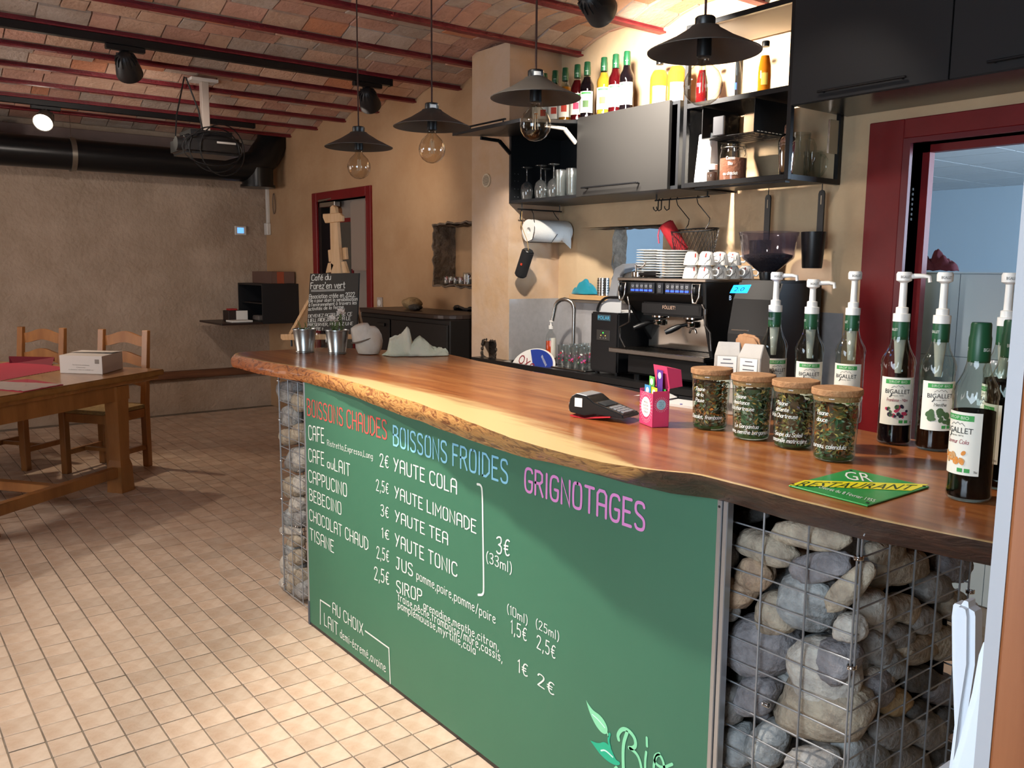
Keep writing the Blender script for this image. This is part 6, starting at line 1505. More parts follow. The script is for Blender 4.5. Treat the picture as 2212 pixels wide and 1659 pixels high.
MB().prism([(p.x-.05, ZS+.0005), (p.x+.03, ZS+.0005), (p.x+.035, ZS+.20), (p.x+.02, ZS+.217), (p.x-.03, ZS+.222), (p.x-.05, ZS+.21)], lambda u, v, w_: (u, w_, v), 1.99, 2.008).build('paddle', mat('beech', '#b98a62', .6, col2='#a5764e', vs=4, stretch=(20, 20, 2)), tm, bevel=.007, bseg=3, smooth=40)

# --- far end of the bar: easel with blackboard, plant pots, wrapped jar, tea towel
PINE = mat('pine', '#d3ae84', .6, col2='#c09768', vs=3, stretch=(12, 12, 2))
ez = thing('table_easel', 'small pale wooden table easel at the far end of the bar', 'easel', on_bar(700, 752))
E0 = at(720, 744, Z=ZS); YE = E0.y
def ep(px, py, dy=0): p = at(px, py, Y=YE+dy); return V3((p.x, YE+dy, p.z))
def epoly(name, pts, y0, y1, par=ez, m=PINE):
    q = [(p.x, p.z) for p in (at(*a, Y=YE+y0) for a in pts)]; return MB().prism(q, lambda u, v, w_: (u, w_, v), YE+y0, YE+y1).build(name, m, par, bevel=.002)
epoly('mast', [(715, 592), (736, 592), (727, 470), (723, 447), (718, 443), (713, 447), (712, 470)], -.004, .014)
epoly('top_clamp', [(697, 470), (697, 462), (733, 460), (739, 466), (739, 478), (702, 482)], -.018, -.004)
epoly('yoke', [(708, 543), (708, 540), (746, 534), (748, 560), (710, 566)], .014, .028)
epoly('leg', [(703, 590), (715, 588), (721, 572), (714, 567), (708, 568)], -.004, .010)
epoly('leg', [(736, 566), (743, 564), (751, 590), (740, 590)], -.004, .010)
a, b = ep(668, 650, .01), ep(628, 752, .01); b.z = ZS+.013; MB().bar(a, b, .022, .012, up=(0, 1, 0)).build('leg', PINE, ez)
a, b = ep(766, 640, .03), ep(790, 745, .09); b.z = ZS+.013; MB().bar(a, b, .022, .012, up=(0, 1, 0)).build('leg', PINE, ez)
a, b = ep(735, 560, .03), ep(745, 735, .16); b.z = ZS+.013; MB().bar(a, b, .022, .012, up=(0, 1, 0)).build('leg', PINE, ez)
epoly('ledge', [(606, 731), (606, 722), (812, 722), (812, 732), (610, 735)], -.03, -.012)
for q in (630, 806): MB().cyl(ep(q, 748), (ep(q, 748).x, YE, ZS+.001), .006, n=8).build('rubber_foot', BLACKP, ez)
sb = thing('chalkboard', 'small blackboard with white handwriting standing on the wooden easel', 'chalkboard', (ep(720, 720, -.013).x, YE-.013, ep(720, 722).z))
BQ = ((664, 716), (771, 722), (776, 590), (671, 591))
def sbp(px, py, dy): p = at(px, py, Y=YE-.009+dy); return p
q = [(p.x, p.z) for p in (sbp(*a, 0) for a in BQ)]; zl = ep(720, 721, -.03).z; q = [(u, max(v, zl+.001)) for u, v in q]
MB().prism(q, lambda u, v, w_: (u, w_, v), YE-.0118, YE-.0045).build('slate', mat('slate_black', '#25231f', .75), sb)
def cl(t, bl, tl, br, wd=1.3):
    O, T, E = (sbp(*a, -.0035) for a in (bl, tl, br)); tw = text_w(t); x = 0
    for w_ in t.split(' '):
        mb = MB(); hand(mb, w_, lambda u, v: O+(E-O)*((u+x)/tw)+V3((0, 0, T.z-O.z))*(v/10), wd, 1.6, .08, 0, (0, -1, 0)); mb.build('handwriting', CHALK, sb); x += text_w(w_)+4.8
for a in (('Café du', (673, 606), (673, 594), (714, 604)), ("Forez'en vert", (671, 624), (671, 611), (745, 622)), ('Association créée en 2022.', (668, 645), (668, 636), (768, 641)), ('Elle a pour objet la sensibilisation', (667, 653), (667, 646), (772, 649)), ("à l'environnement à travers les", (667, 662), (667, 655), (770, 657)), ('activités de la ferme.', (666, 671), (666, 664), (744, 666)),
          ('DEVENEZ ACTEUR DE CE', (666, 686), (666, 680), (760, 681)), ('LIEU, AIDEZ NOUS A LE', (666, 696), (666, 689), (757, 691)), ('PRESERVER, PRENEZ UNE', (665, 705), (665, 699), (762, 702)), ('CARTE !', (665, 714), (665, 708), (697, 714))): cl(*a)
for y in (627, 629.5):
    A, B = sbp(672, y, -.0035), sbp(744, y-2, -.0035); mb = MB(); ribbon(mb, [(A.x, A.z), (B.x, B.z)], .0022, lambda u, v: (u, A.y, v)); mb.build('underline', CHALK, sb)
GALV = mat('galvanised_pot', '#aeb0ae', .3, .9, var=.2, vs=16); SOIL = mat('potting_soil', '#2a211a', .95, bump=1, bs=80); STEM = mat('plant_green', '#5b6b38', .7); PETAL = mat('petal_white', '#e2d8cc', .8)
def pot(loc, label, kind):
    o = thing('potted_plant', label, 'potted plant', loc, group='galvanised plant pots on the bar')
    p_ = MB().lathe([(.040, 0), (.0415, .001), (.0415, .004), (.0400, .006), (.0415, .008), (.0415, .011), (.0405, .013), (.0530, .104), (.0555, .106), (.0555, .110), (.0525, .110), (.050, .098)], 36, cap1=False).build('pot', GALV, o, world=False, smooth=35)
    MB().lathe([(.0495, .094), (.03, .099), (.005, .100)], 24).build('soil', SOIL, o, world=False, smooth=60)
    rr = random.Random(8 if kind else 9)
    for k in range(16 if kind else 5):
        a = rr.uniform(0, 2*PI); b0 = V3((.02*math.cos(a), .02*math.sin(a), .098)); h_ = rr.uniform(.03, .085) if kind else rr.uniform(.03, .06)
        tip = b0+V3((rr.uniform(-.03, .04), rr.uniform(-.03, .03), h_)); MB().tube([b0, b0*.5+tip*.5+V3((.006, 0, .004)), tip], [.0018, .0016, .001], 5).build('stem', STEM, o, world=False, smooth=60)
        if kind and k < 4:
            tip.z = .185-.03*(k % 2); tip.x = -.022+.06*(k > 1)+.012*(k % 2)
            MB().tube([b0, tip], .0016, 5).build('stem', STEM, o, world=False)
            mb = MB()
            for s in range(34):
                t_ = rr.uniform(0, 2*PI); e_ = rr.uniform(-.2, 1.3); d_ = V3((math.cos(t_)*math.cos(e_), math.sin(t_)*math.cos(e_), math.sin(e_))); sd = d_.orthogonal().normalized()
                l = rr.uniform(.018, .027); mb.add([tip, tip+d_*l*.6+sd*.0045, tip+d_*l, tip+d_*l*.6-sd*.0045], [(0,1,2,3)])
            fo = mb.build('flower', PETAL, o, world=False); fo['kind'] = 'stuff'
    for k in range(10):
        a = 2*PI*k/10+.3; r0 = .02; d_ = V3((math.cos(a), math.sin(a), .35 if kind else .6)); s = V3((-math.sin(a), math.cos(a), 0)); c_ = V3((r0*math.cos(a), r0*math.sin(a), .10)); l = rr.uniform(.02, .035) if kind else .018
        MB().add([c_, c_+d_*l*.5+s*.006, c_+d_*l, c_+d_*l*.5-s*.006], [(0,1,2,3)]).build('leaf', STEM, o, world=False)
    return o
pot(on_bar(659, 761), 'galvanised pot with bare soil at the left end of the bar', False); pot(on_bar(729, 764), 'galvanised pot with white daisy flowers in front of the blackboard', True)
gt = thing('water_glass', 'small clear drinking glass between the two galvanised pots', 'glass', on_bar(695, 752)); MB().lathe([(.024, 0), (.027, .003), (.032, .055), (.031, .075)], 22, cap1=False).build('glass', GLS, gt, world=False, smooth=45)
# wrapped jar
L_ = on_bar(797, 765); LIN = mat('linen_white', '#d5cbbd', .85, col2='#c8bba8', vs=10, bump=.15, bs=40)
wj = thing('cloth_topped_jar', 'round white jar with a tilted cloth cap and cord beside tea towel', 'jar', L_)
MB().lathe([(.03, 0), (.048, .004), (.060, .03), (.063, .06), (.058, .09), (.045, .115), (.03, .128)], 32, wob=lambda t, z: 1+.02*math.cos(3*t+z*40)).build('jar', LIN, wj, world=False, smooth=50)
T_ = Matrix.Rotation(R(-17), 3, CAM_F) @ Matrix.Rotation(R(8), 3, CAM_R)
MB().lathe([(.052, .070), (.055, .074), (.050, .092), (.046, .120), (.040, .138), (.024, .144)], 28, wob=lambda t, z: 1+.03*math.cos(5*t)+.02*math.cos(9*t), mat=T_).build('cloth_cap', LIN, wj, world=False, smooth=60)
MB().tube([T_ @ V3((.0575*math.cos(2*PI*i/28), .0575*math.sin(2*PI*i/28), .076)) for i in range(28)], .0035, 6, closed=True).build('cord', mat('cord_brown', '#6b5a4a', .7), wj, world=False, smooth=60)
MB().lathe([(.062, .012), (.0645, .05), (.060, .085)], 14, cap0=False, cap1=False, wob=lambda t, z: 1.02 if abs(t-4.2) < .5 else .98).build('seam', mat('linen_shadow', '#b8a48e', .85), wj, world=False, smooth=60) if False else None
# tea towel heap
def towel():
    c = at(890, 768, Z=ZS); mb = MB(); ex = CAM_R.copy(); ex.z = 0; ex.normalize(); ey = CAM_F.copy(); ey.z = 0; ey.normalize()
    H_ = [(-.13, .0), (-.11, .012), (-.095, .072), (-.055, .088), (-.035, .10), (-.02, .128), (-.008, .112), (.002, .06), (.02, .075), (.04, .092), (.07, .062), (.10, .035), (.125, .03), (.15, .028), (.165, .005)]
    W_ = [(-.13, .01), (-.09, .06), (0, .06), (.08, .045), (.12, .03), (.165, .01)]
    def f(u, v):
        s = -.13+.295*u; h_ = interp(H_, s); w_ = interp(W_, s); t = v*2-1
        z = h_*max(0, 1-abs(t)**1.7)+.0025+.014*noise.noise(V3((s*34, t*5, 1)))*(1-abs(t))+.006*noise.noise(V3((s*80, t*9, 4)))*(1-abs(t))
        y = t*w_*(1+.25*noise.noise(V3((s*22, t*2, 5))))-.03*z/.1
        return c+ex*(s+.008*noise.noise(V3((s*20, t*3, 8))))+ey*y+V3((0, 0, max(.001, z)))
    mb.grid(60, 22, f); o = mb.build('tea_towel', mat('towel_cream', '#cfc8b4', .9, col2='#bfc6a8', vs=6, bump=.2, bs=60), smooth=70)
    md = o.modifiers.new('s', 'SOLIDIFY'); md.thickness = .002; md.offset = 1
    tag(o, 'crumpled cream tea towel lying on the bar beside the cloth-topped jar', 'cloth')
towel()
# ================================================================== the rest of the room
OAK = mat('honey_oak', '#a9713c', .42, col2='#8d5a2c', vs=3, stretch=(3, 3, .6), coat=.2)
OAKT = mat('oak_table_top', '#a5753f', .30, col2='#8e6030', vs=2.5, stretch=(1, 6, 6), coat=.3)
E1 = V3((.60, -.80, 0)); E2 = V3((-.80, -.60, 0)); TA = V3((-5.99, 1.655, 0)); TZ = .76
tb = thing('dining_table', 'heavy honey-coloured wooden dining table at the left of the room', 'table', (-6.2, .6, 0))
TL1, TL2 = 1.47, 2.0
def tbox(mb, a0, a1, b0, b1, z0, z1):
    P = [TA+E1*a+E2*b for a, b in ((a0, b0), (a1, b0), (a1, b1), (a0, b1))]
    return mb.add([V3((p.x, p.y, z0)) for p in P]+[V3((p.x, p.y, z1)) for p in P], [(0,1,2,3),(7,6,5,4),(0,4,5,1),(1,5,6,2),(2,6,7,3),(3,7,4,0)])
tbox(MB(), 0, TL1, 0, TL2, TZ-.038, TZ).build('table_top', OAKT, tb, bevel=.006, bseg=2)
tbox(tbox(MB(), .02, TL1-.02, .03, TL2-.03, TZ-.065, TZ-.039), .06, TL1-.06, .07, TL2-.07, TZ-.075, TZ-.066).build('moulding', OAK, tb, bevel=.004)
apr = MB()
for a0, a1, b0, b1 in ((.30, 1.40, .06, .085), (.30, 1.40, TL2-.09, TL2-.065), (.30, .325, .06, TL2-.06), (1.375, 1.40, .06, TL2-.06)): tbox(apr, a0, a1, b0, b1, TZ-.165, TZ-.066)
apr.build('apron', OAK, tb)
for a in (.31, 1.36):
    for b in (.05, TL2-.15):
        mb = MB(); c = TA+E1*(a+.045)+E2*(b+.045)
        for z0, z1, w0, w1 in ((0, .17, .058, .052), (.17, .21, .052, .042), (.21, .60, .042, .050), (.60, .69, .055, .055)):
            for (za, wa), (zb_, wb) in (((z0, w0), (z1, w1)),):
                vs = [c+E1*(sx*w)+E2*(sy*w)+V3((0, 0, z)) for z, w in ((za, wa), (zb_, wb)) for sx, sy in ((-1,-1),(1,-1),(1,1),(-1,1))]
                mb.add(vs, [(0,1,2,3),(7,6,5,4),(0,4,5,1),(1,5,6,2),(2,6,7,3),(3,7,4,0)])
        mb.build('leg', OAK, tb)
for b in (.095, TL2-.105): tbox(MB(), .36, 1.36, b-.028, b+.028, .10, .165).build('stretcher', OAK, tb, bevel=.004)
tbox(MB(), .83, .89, .12, TL2-.13, .105, .16).build('stretcher', OAK, tb, bevel=.004)
# chairs
def chair(loc, rz, label):
    o = thing('dining_chair', label, 'chair', loc, rz, group='wooden chairs at the dining table')
    for sx in (-.19, .19):
        MB().add([(sx-.024, -.20, 0), (sx+.024, -.20, 0), (sx+.024, -.155, 0), (sx-.024, -.155, 0), (sx-.024, -.20, .45), (sx+.024, -.20, .45), (sx+.024, -.155, .45), (sx-.024, -.155, .45), (sx-.024, -.245, .985), (sx+.024, -.245, .985), (sx+.024, -.212, .985), (sx-.024, -.212, .985)],
                 [(3,2,1,0),(0,1,5,4),(1,2,6,5),(2,3,7,6),(3,0,4,7),(4,5,9,8),(5,6,10,9),(6,7,11,10),(7,4,8,11),(8,9,10,11)]).build('leg', OAK, o, world=False, bevel=.003)
        MB().box(sx-.024, sx+.024, .16, .21, 0, .44).build('leg', OAK, o, world=False, bevel=.004)
    for z in (.915, .77, .63):
        n = 14; pts = [(-.166+.332*i/n, z+.042+.018*math.cos(2*PI*(i/n-.5))) for i in range(n+1)]+[(.166-.332*i/n, z-.035+.014*math.cos(2*PI*(i/n-.5))) for i in range(n+1)]
        y = -.178-.05*(z-.45)/.53; MB().prism(pts, lambda u, v, w: (u, w, v), y-.024, y-.004).build('back_rail', OAK, o, world=False)
    mb = MB()
    for a, b, c, d in ((-.19, .19, .17, .195), (-.19, .19, -.19, -.165), (-.205, -.18, -.17, .18), (.18, .205, -.17, .18)): mb.box(a, b, c, d, .37, .43)
    mb.build('seat_frame', OAK, o, world=False)
    RUSH = mat('rush_seat', '#a98f5e', .85, col2='#8a7148', vs=30, bump=.6, bs=90)
    MB().add([(-.205,-.19,.435),(.205,-.19,.435),(.205,.205,.435),(-.205,.205,.435),(0,.0075,.452),(-.205,-.19,.46),(.205,-.19,.46),(.205,.205,.46),(-.205,.205,.46)], [(3,2,1,0),(5,6,4),(6,7,4),(7,8,4),(8,5,4),(0,1,6,5),(1,2,7,6),(2,3,8,7),(3,0,5,8)]).build('seat', RUSH, o, world=False)
    for sx in (-.19, .19): MB().box(sx-.012, sx+.012, -.16, .17, .13, .165).build('stretcher', OAK, o, world=False)
    MB().box(-.18, .18, -.005, .02, .135, .16).build('stretcher', OAK, o, world=False)
    return o
rz_ = math.atan2(E1.y, E1.x)-PI/2
chair((-6.53, 1.39, 0), rz_, 'wooden chair behind the white box, right one of the two'); chair((-7.09, .95, 0), rz_, 'wooden chair behind the red cloth, left one of the two')
# things on the table
def on_t(px, py): p = at(px, py, Z=TZ); return V3((p.x, p.y, TZ+.0006))
CARD = mat('white_carton', '#d2ccc6', .7)
A_, B_, C_ = on_t(130, 806), on_t(222, 809), on_t(266, 796); wb = thing('carton', 'closed white cardboard carton with small printed text on the table', 'box', tuple((A_+C_)/2))
D_ = A_+C_-B_; hB = .115; up = V3((0, 0, hB))
MB().add([A_, B_, C_, D_, A_+up, B_+up, C_+up, D_+up], [(3,2,1,0),(4,5,6,7),(0,1,5,4),(1,2,6,5),(2,3,7,6),(3,0,4,7)]).build('carton', CARD, wb, bevel=.002)
nB = (B_-A_).cross(up).normalized()*.0008
MB().add([D_+up+V3((0,0,.002)), C_+up+V3((0,0,.002)), (B_+C_)/2+up+V3((0,0,.009)), (A_+D_)/2+up+V3((0,0,.004))], [(0,1,2,3)]).build('lid_flap', CARD, wb)
for q, (t, wd) in enumerate((('Thé Grand Cru & Infusions', .40), ('Chocolat', .22), ('a conserver dans un endroit sec', .58))):
    mb = MB(); typed(mb, t, lambda u, v: A_+(B_-A_)*(.5+u)+up*(.46-.13*q+v)+nB, wd, .05, True); mb.build('lettering', mat('carton_ink', '#6f6258', .7), wb)
MB().add([A_+(B_-A_)*a+up*b+nB for a, b in ((.83, .58), (.93, .58), (.93, .82), (.83, .82))], [(0,1,2,3)]).build('stamp', mat('stamp_grey', '#857c74', .7), wb)
REDCL = mat('red_table_linen', '#a5233c', .85, bump=.2, bs=150)
P_ = [on_t(*q) for q in ((-60, 835), (60, 812), (150, 796), (40, 780), (-90, 800))]
rn = thing('table_runner', 'red fringed table runner lying across the table', 'table runner', tuple(P_[0]))
MB().prism([(p.x, p.y) for p in P_], lambda u, v, w: (u, v, w), TZ+.0006, TZ+.003).build('cloth', REDCL, rn)
f0, f1 = on_t(20, 785), on_t(118, 780); MB().add([f0, f1, on_t(112, 790), f0+V3((.02, .02, 0)), f0+V3((0, 0, .05)), f1+V3((0, 0, .028))], [(0,1,5,4),(4,5,2,3)]).build('folded_corner', mat('red_linen_dark', '#6e1426', .85), rn) if True else None
mb = MB()
for k in range(40):
    p = P_[0]+(P_[1]-P_[0])*(k/26) if k < 26 else P_[1]+(P_[2]-P_[1])*((k-26)/14); mb.bar(p+V3((0,0,.001)), p+V3((.012, -.008, .001)), .004, .001)
tag(mb.build('fringe', mat('fringe_beige', '#c9a58c', .8), rn), kind='stuff')
pk = thing('wrapped_placemat', 'red placemat in shiny clear plastic at the table edge', 'placemat', tuple(on_t(60, 835)))
Q_ = [on_t(*q) for q in ((-30, 840), (50, 848), (137, 832), (60, 820), (-10, 826))]
MB().prism([(p.x, p.y) for p in Q_], lambda u, v, w: (u, v, w), TZ+.0006, TZ+.004).build('placemat', REDCL, pk)
cq = sum(Q_, V3((0, 0, 0)))/5
MB().grid(16, 12, lambda u, v: (lambda p: V3((p.x, p.y, TZ+.006+.007*abs(noise.noise(p*26)))))(Q_[0]*(1-u)*(1-v)+Q_[1]*u*(1-v)+Q_[2]*u*v+Q_[4]*(1-u)*v)).build('film', glass('shiny_film', '#ffffff', .12, .35, '#e8e4e0', 3.0), pk, smooth=30)

# --- fold-down wall desk in the corner
Xd = at(644, 655, Y=YW-.01).x; Yd = at(567, 655, X=Xd).y; Xd0 = at(515, 655, Y=Yd).x; zd0 = at(644, 697, Y=YW).z; zd1 = at(644, 613, Y=YW).z
wd_ = thing('wall_desk', 'black fold-down wall desk with open flap in the far corner', 'desk', ((Xd+Xd0)/2, YW-.2, zd0))
DK = mat('desk_black', '#15161a', .5)
carcass(wd_, Xd0, Xd, Yd, YW-.004, zd0, zd1, DK)
MB().box(Xd0+.016, Xd-.016, Yd+.03, YW-.02, (zd0+zd1)/2-.006, (zd0+zd1)/2+.006).build('shelf', DK, wd_)
yf = at(432, 688, X=Xd0+.02).y
MB().box(Xd0, Xd, max(yf, Yd-.48), Yd-.002, zd0-.002, zd0+.016).build('flap', mat('flap_brown_black', '#2a1d1a', .4), wd_, bevel=.002)
def small(name, label, cat, x0, x1, y0, y1, z0, z1, m, bev=.003): return tag(MB().box(x0, x1, y0, y1, z0, z1).build(name, m, bevel=bev), label, cat)
xm = (Xd+Xd0)/2; zt_f = zd0+.0165
small('card_case', 'dark open case standing on the desk flap', 'case', xm-.14, xm+.02, Yd-.22, Yd-.06, zt_f, zt_f+.10, mat('case_dark_brown', '#2e211d', .6))
small('notebook', 'white notebook with red corner lying on the desk flap', 'notebook', xm+.05, xm+.22, Yd-.26, Yd-.06, zt_f, zt_f+.016, PAPER)
small('receipt_book', 'small red book on top of the dark case on the desk', 'book', xm-.1, xm-.02, Yd-.2, Yd-.12, zt_f+.101, zt_f+.118, mat('book_red', '#a82a2a', .6))
small('standing_paper', 'white card leaning beside the dark case on the desk', 'card', xm+.025, xm+.035, Yd-.15, Yd-.04, zt_f, zt_f+.10, PAPER, .001)
small('ring_binder', 'grey binder leaning inside the open wall desk', 'binder', xm-.06, xm+.10, Yd+.04, Yd+.24, zt_f, zt_f+.05, mat('binder_grey', '#6f6660', .7), .01)
cbx = thing('cardboard_box', 'brown cardboard box with orange tape band on the wall desk', 'box', (xm, YW-.15, zd1))
x0, x1 = at(553, 598, Y=YW-.2).x, at(618, 600, Y=YW-.05).x; zb1 = at(553, 586, Y=YW-.2).z
MB().box(Xd0+.1, Xd-.04, YW-.25, YW-.02, zd1+.001, zb1).build('carton', mat('brown_carton', '#6a5046', .8), cbx, bevel=.003)
MB().box(Xd0+.099, Xd-.039, YW-.2515, YW-.2505, zd1+.002, zb1-.001).build('print', mat('brown_carton', '#6a5046', .8), cbx)
MB().box(Xd-.0395, Xd-.0385, YW-.20, YW-.13, zd1+.002, zb1-.001).build('tape_band', mat('tape_orange', '#9a4a2e', .7), cbx)
MB().tube([(Xd-.1, YW-.02, zd0-.003), (Xd-.13, YW-.02, zd0-.12), (Xd-.06, YW-.02, zd0-.24), (Xd+.03, YW-.02, zd0-.20), (Xd+.02, YW-.02, zd0-.08), (Xd-.06, YW-.02, zd0-.003)], .003, 6).build('desk_cable', BLACKP, wd_, smooth=60)
# thermostat, conduit, socket, vent
p = at(520, 498, X=XL+.03); tsx = thing('thermostat', 'small white wall thermostat with lit blue display', 'thermostat', (p.x, p.y, p.z))
tc_ = MB().box(XL+.012, XL+.034, p.y-.058, p.y+.058, p.z-.045, p.z+.045).build('case', WHITEP, tsx, bevel=.005)
MB().box(XL+.034, XL+.0355, p.y-.036, p.y+.030, p.z-.026, p.z+.028).build('display', glow('thermostat_glow', '#5f9bf0', 1.3), tc_)
p = at(577, 440, Y=YW-.02); cdn = thing('wall_conduit', 'thin white conduit with pull switch in the far corner', 'conduit', (p.x, YW-.02, 1.9))
z0c, z1c = at(577, 482, Y=YW-.02).z, at(577, 400, Y=YW-.02).z
MB().box(p.x-.02, p.x+.02, YW-.03, YW-.001, z0c, z1c).build('trunking', WHITEP, cdn, bevel=.003)
MB().box(p.x-.04, p.x+.04, YW-.045, YW-.001, z0c-.12, z0c).build('switch', WHITEP, cdn, bevel=.006)
q = at(590, 440, Y=YW-.02); MB().tube([(q.x+.03*math.cos(t), YW-.012, q.z+.10*math.sin(t)) for t in [2*PI*k/20 for k in range(20)]], .004, 6, closed=True).build('cable_loop', mat('cable_grey', '#6b5f55', .6), cdn, smooth=60)
p = at(821, 654, Y=YW-.005); skt = thing('wall_socket', 'white wall socket plate above the dark stove', 'socket', (p.x, YW-.006, p.z))
MB().box(p.x-.042, p.x+.042, YW-.012, YW-.0005, p.z-.055, p.z+.045).build('plate', mat('socket_plate', '#b5aaa2', .4), skt, bevel=.003)
MB().cyl((p.x, YW-.012, p.z), (p.x, YW-.015, p.z), .026, n=24).build('insert', WHITEP, skt, smooth=40)
p = at(1052, 390, Y=YC); vt = thing('round_vent', 'small round louvred vent on the pale pillar', 'vent', (p.x, YC-.004, p.z))
MB().cyl((p.x, YC-.0005, p.z), (p.x, YC-.008, p.z), .040, n=28).build('plate', mat('vent_cream', '#cdbb9f', .6), vt, smooth=40)
for k in range(9):
    dz = -.026+.0065*k; hw = math.sqrt(max(.0001, .031**2-dz**2)); MB().box(p.x-hw, p.x+hw, YC-.0095, YC-.008, p.z+dz-.0014, p.z+dz+.0014).build('slat', mat('vent_slot_brown', '#6b5a48', .8), vt)
# stove-like black cabinet by the back wall
SY = 3.04; sx0, sx1 = at(780, 700, Y=SY).x, at(972, 700, Y=SY).x; sz = at(955, 684, Y=SY).z
st = thing('iron_stove', 'black iron stove with rounded top plate against the ochre wall', 'stove', ((sx0+sx1)/2, 3.25, 0))
IRON = mat('stove_iron', '#1d1a19', .5, .3)
MB().box(sx0, sx1, SY, YW-.01, .02, sz-.02).build('body', IRON, st, bevel=.006)
MB().prism([(sx0-.02, SY-.02)]+[(sx1-.16+.16*math.cos(t), SY+.14+.16*math.sin(t)) for t in [-PI/2+PI/2*k/6 for k in range(7)]]+[(sx1, YW-.02), (sx0-.02, YW-.02)], lambda u, v, w: (u, v, w), sz-.02, sz+.012).build('top_plate', mat('stove_top', '#3a2f2a', .4, .3), st, bevel=.006)
dvx = at(846, 720, Y=SY).x
MB().box(sx0+.02, dvx-.01, SY-.012, SY-.0005, .55, sz-.05).build('door', IRON, st, bevel=.004)
MB().box(dvx+.012, sx1-.015, SY-.012, SY-.0005, .55, sz-.05).build('door', IRON, st, bevel=.004)
hz_ = at(825, 700, Y=SY).z; MB().box(dvx-.16, dvx-.06, SY-.03, SY-.012, hz_-.012, hz_+.012).build('handle', BLACKP, st, bevel=.004)
for x in (sx0+.05, sx1-.05): MB().box(x-.02, x+.02, SY+.03, SY+.07, 0, .02).build('foot', IRON, st)
p = at(890, 664, Y=3.22); tag(MB().ell((p.x, 3.22, sz+.058), .105, .06, .045, 20, 12, fn=lambda d: 1+.15*noise.noise(d*1.6+V3((4, 2, 1)))).build('pale_rock', STONES[4], smooth=80), 'pale lumpy stone lying on the black stove', 'stone')
tag(MB().ell((p.x+.13, 3.17, sz+.035), .065, .045, .022, 16, 10, fn=lambda d: 1+.12*noise.noise(d*1.6)).build('dark_pebble', STONES[6], smooth=80), 'small dark stone beside the pale stone on the stove', 'stone')
# jars in the niche
NZ = N1[2]+.016
for k, (px, lb, tall) in enumerate(((965, 'small glass jar with pink lid leftmost in the wall niche', 0), (974, 'second small glass jar in the wall niche', 0), (985, 'third small glass jar in the wall niche', 0), (996, 'wide low glass jar in the wall niche', 0), (1007, 'taller glass jar right in the wall niche', 1), (1013, 'glass jar touching the pillar in the wall niche', 1))):
    y = YW+.09; x = at(px, 600, Y=y).x
    o = thing('small_jar', lb, 'jar', (x, y, NZ), group='little jars in the wall niche'); h_ = .085 if tall else .055
    MB().lathe([(.017, 0), (.020, .002), (.023, h_-.01), (.021, h_)], 14, cap1=False).build('glass', GLS, o, world=False, smooth=45)
    MB().lathe([(.018, .003), (.020, h_*.45)], 12).build('contents', mat('jar_fill_%d' % (k % 3), ('#b9a89a', '#7a4a3c', '#8f8578')[k % 3], .8), o, world=False, smooth=45)
    MB().ell((.004, 0, h_*.75), .012, .010, .014, 8, 6, fn=lambda d: 1+.3*noise.noise(d*3+V3((k, 0, 0)))).build('topping', mat('jar_top_%d' % (k % 3), ('#c8756a', '#e0d6c8', '#6a3a34')[k % 3], .8), o, world=False, smooth=60)
# red cloth on the kitchen partition
cloth('dark_red_cloth', 'dark red crumpled cloth on top of the tiled kitchen wall', ((at(2008, 585, Y=3.92).x, 3.92, 1.4525), .125, .06, .06), mat('burgundy_fabric', '#5a1c28', .9), 0, seed=12, amp=.02)

# --- air duct on the left wall
DX = -8.20; DUCT = mat('duct_black', '#1b1c1e', .30, .35)
zc = (at(160, 300, X=DX).z+at(160, 368, X=DX).z)/2; rd = (at(160, 300, X=DX).z-at(160, 368, X=DX).z)/2
dc = thing('air_duct', 'large black round air duct running along the grey wall under ceiling', 'duct', (DX, 1.5, zc))
yr = at(155, 330, X=DX).y; ye = at(548, 390, X=DX).y
for a, b in ((Y_F+.01, yr), (yr, ye)): MB().cyl((DX, a, zc), (DX, b, zc), rd, n=36).build('pipe', DUCT, dc, smooth=40)
MB().cyl((DX, yr-.02, zc), (DX, yr+.02, zc), rd+.012, n=36).build('clamp_ring', mat('clamp_steel', '#8f8a80', .3, .8), dc, smooth=40)
MB().cyl((DX, yr, zc+rd), (DX, yr, ZB+.05), .0025, n=5).build('hanger_wire', STEEL, dc)
lo = at(557, 403, X=DX); hi = at(590, 282, X=DX); r_lo = .145
ctr = V3((DX, ye+.06, zc))
MB().tube([V3((DX, ye-.12, zc)), V3((DX, ye+.02, zc+.03)), V3((DX, ye+.11, zc+.12)), V3((DX, hi.y-.02, zc+.24)), V3((DX, hi.y, hi.z))], [rd*.98, rd*1.08, rd*1.16, rd*1.12, rd*1.02], 28).build('elbow', DUCT, dc, smooth=50)
MB().cyl((DX, lo.y, lo.z), (DX, lo.y, zc), rd*1.12, n=32).build('lower_stub', DUCT, dc, smooth=40)
MB().cyl((DX, lo.y, lo.z-.012), (DX, lo.y, lo.z+.012), rd*1.16+.012, n=32).build('flange', DUCT, dc, smooth=40)
MB().cyl((DX, hi.y, hi.z-.014), (DX, hi.y, hi.z+.014), rd+.02, n=32).build('flange', DUCT, dc, smooth=40)
struct('trim_3', MB().box(XL, XL+.16, Y_F, YW-.02, at(0, 262, X=XL+.16).z-.10, at(0, 262, X=XL+.16).z), mat('grey_lintel', '#7a6a66', .8, var=.2, vs=3), bevel=.006)

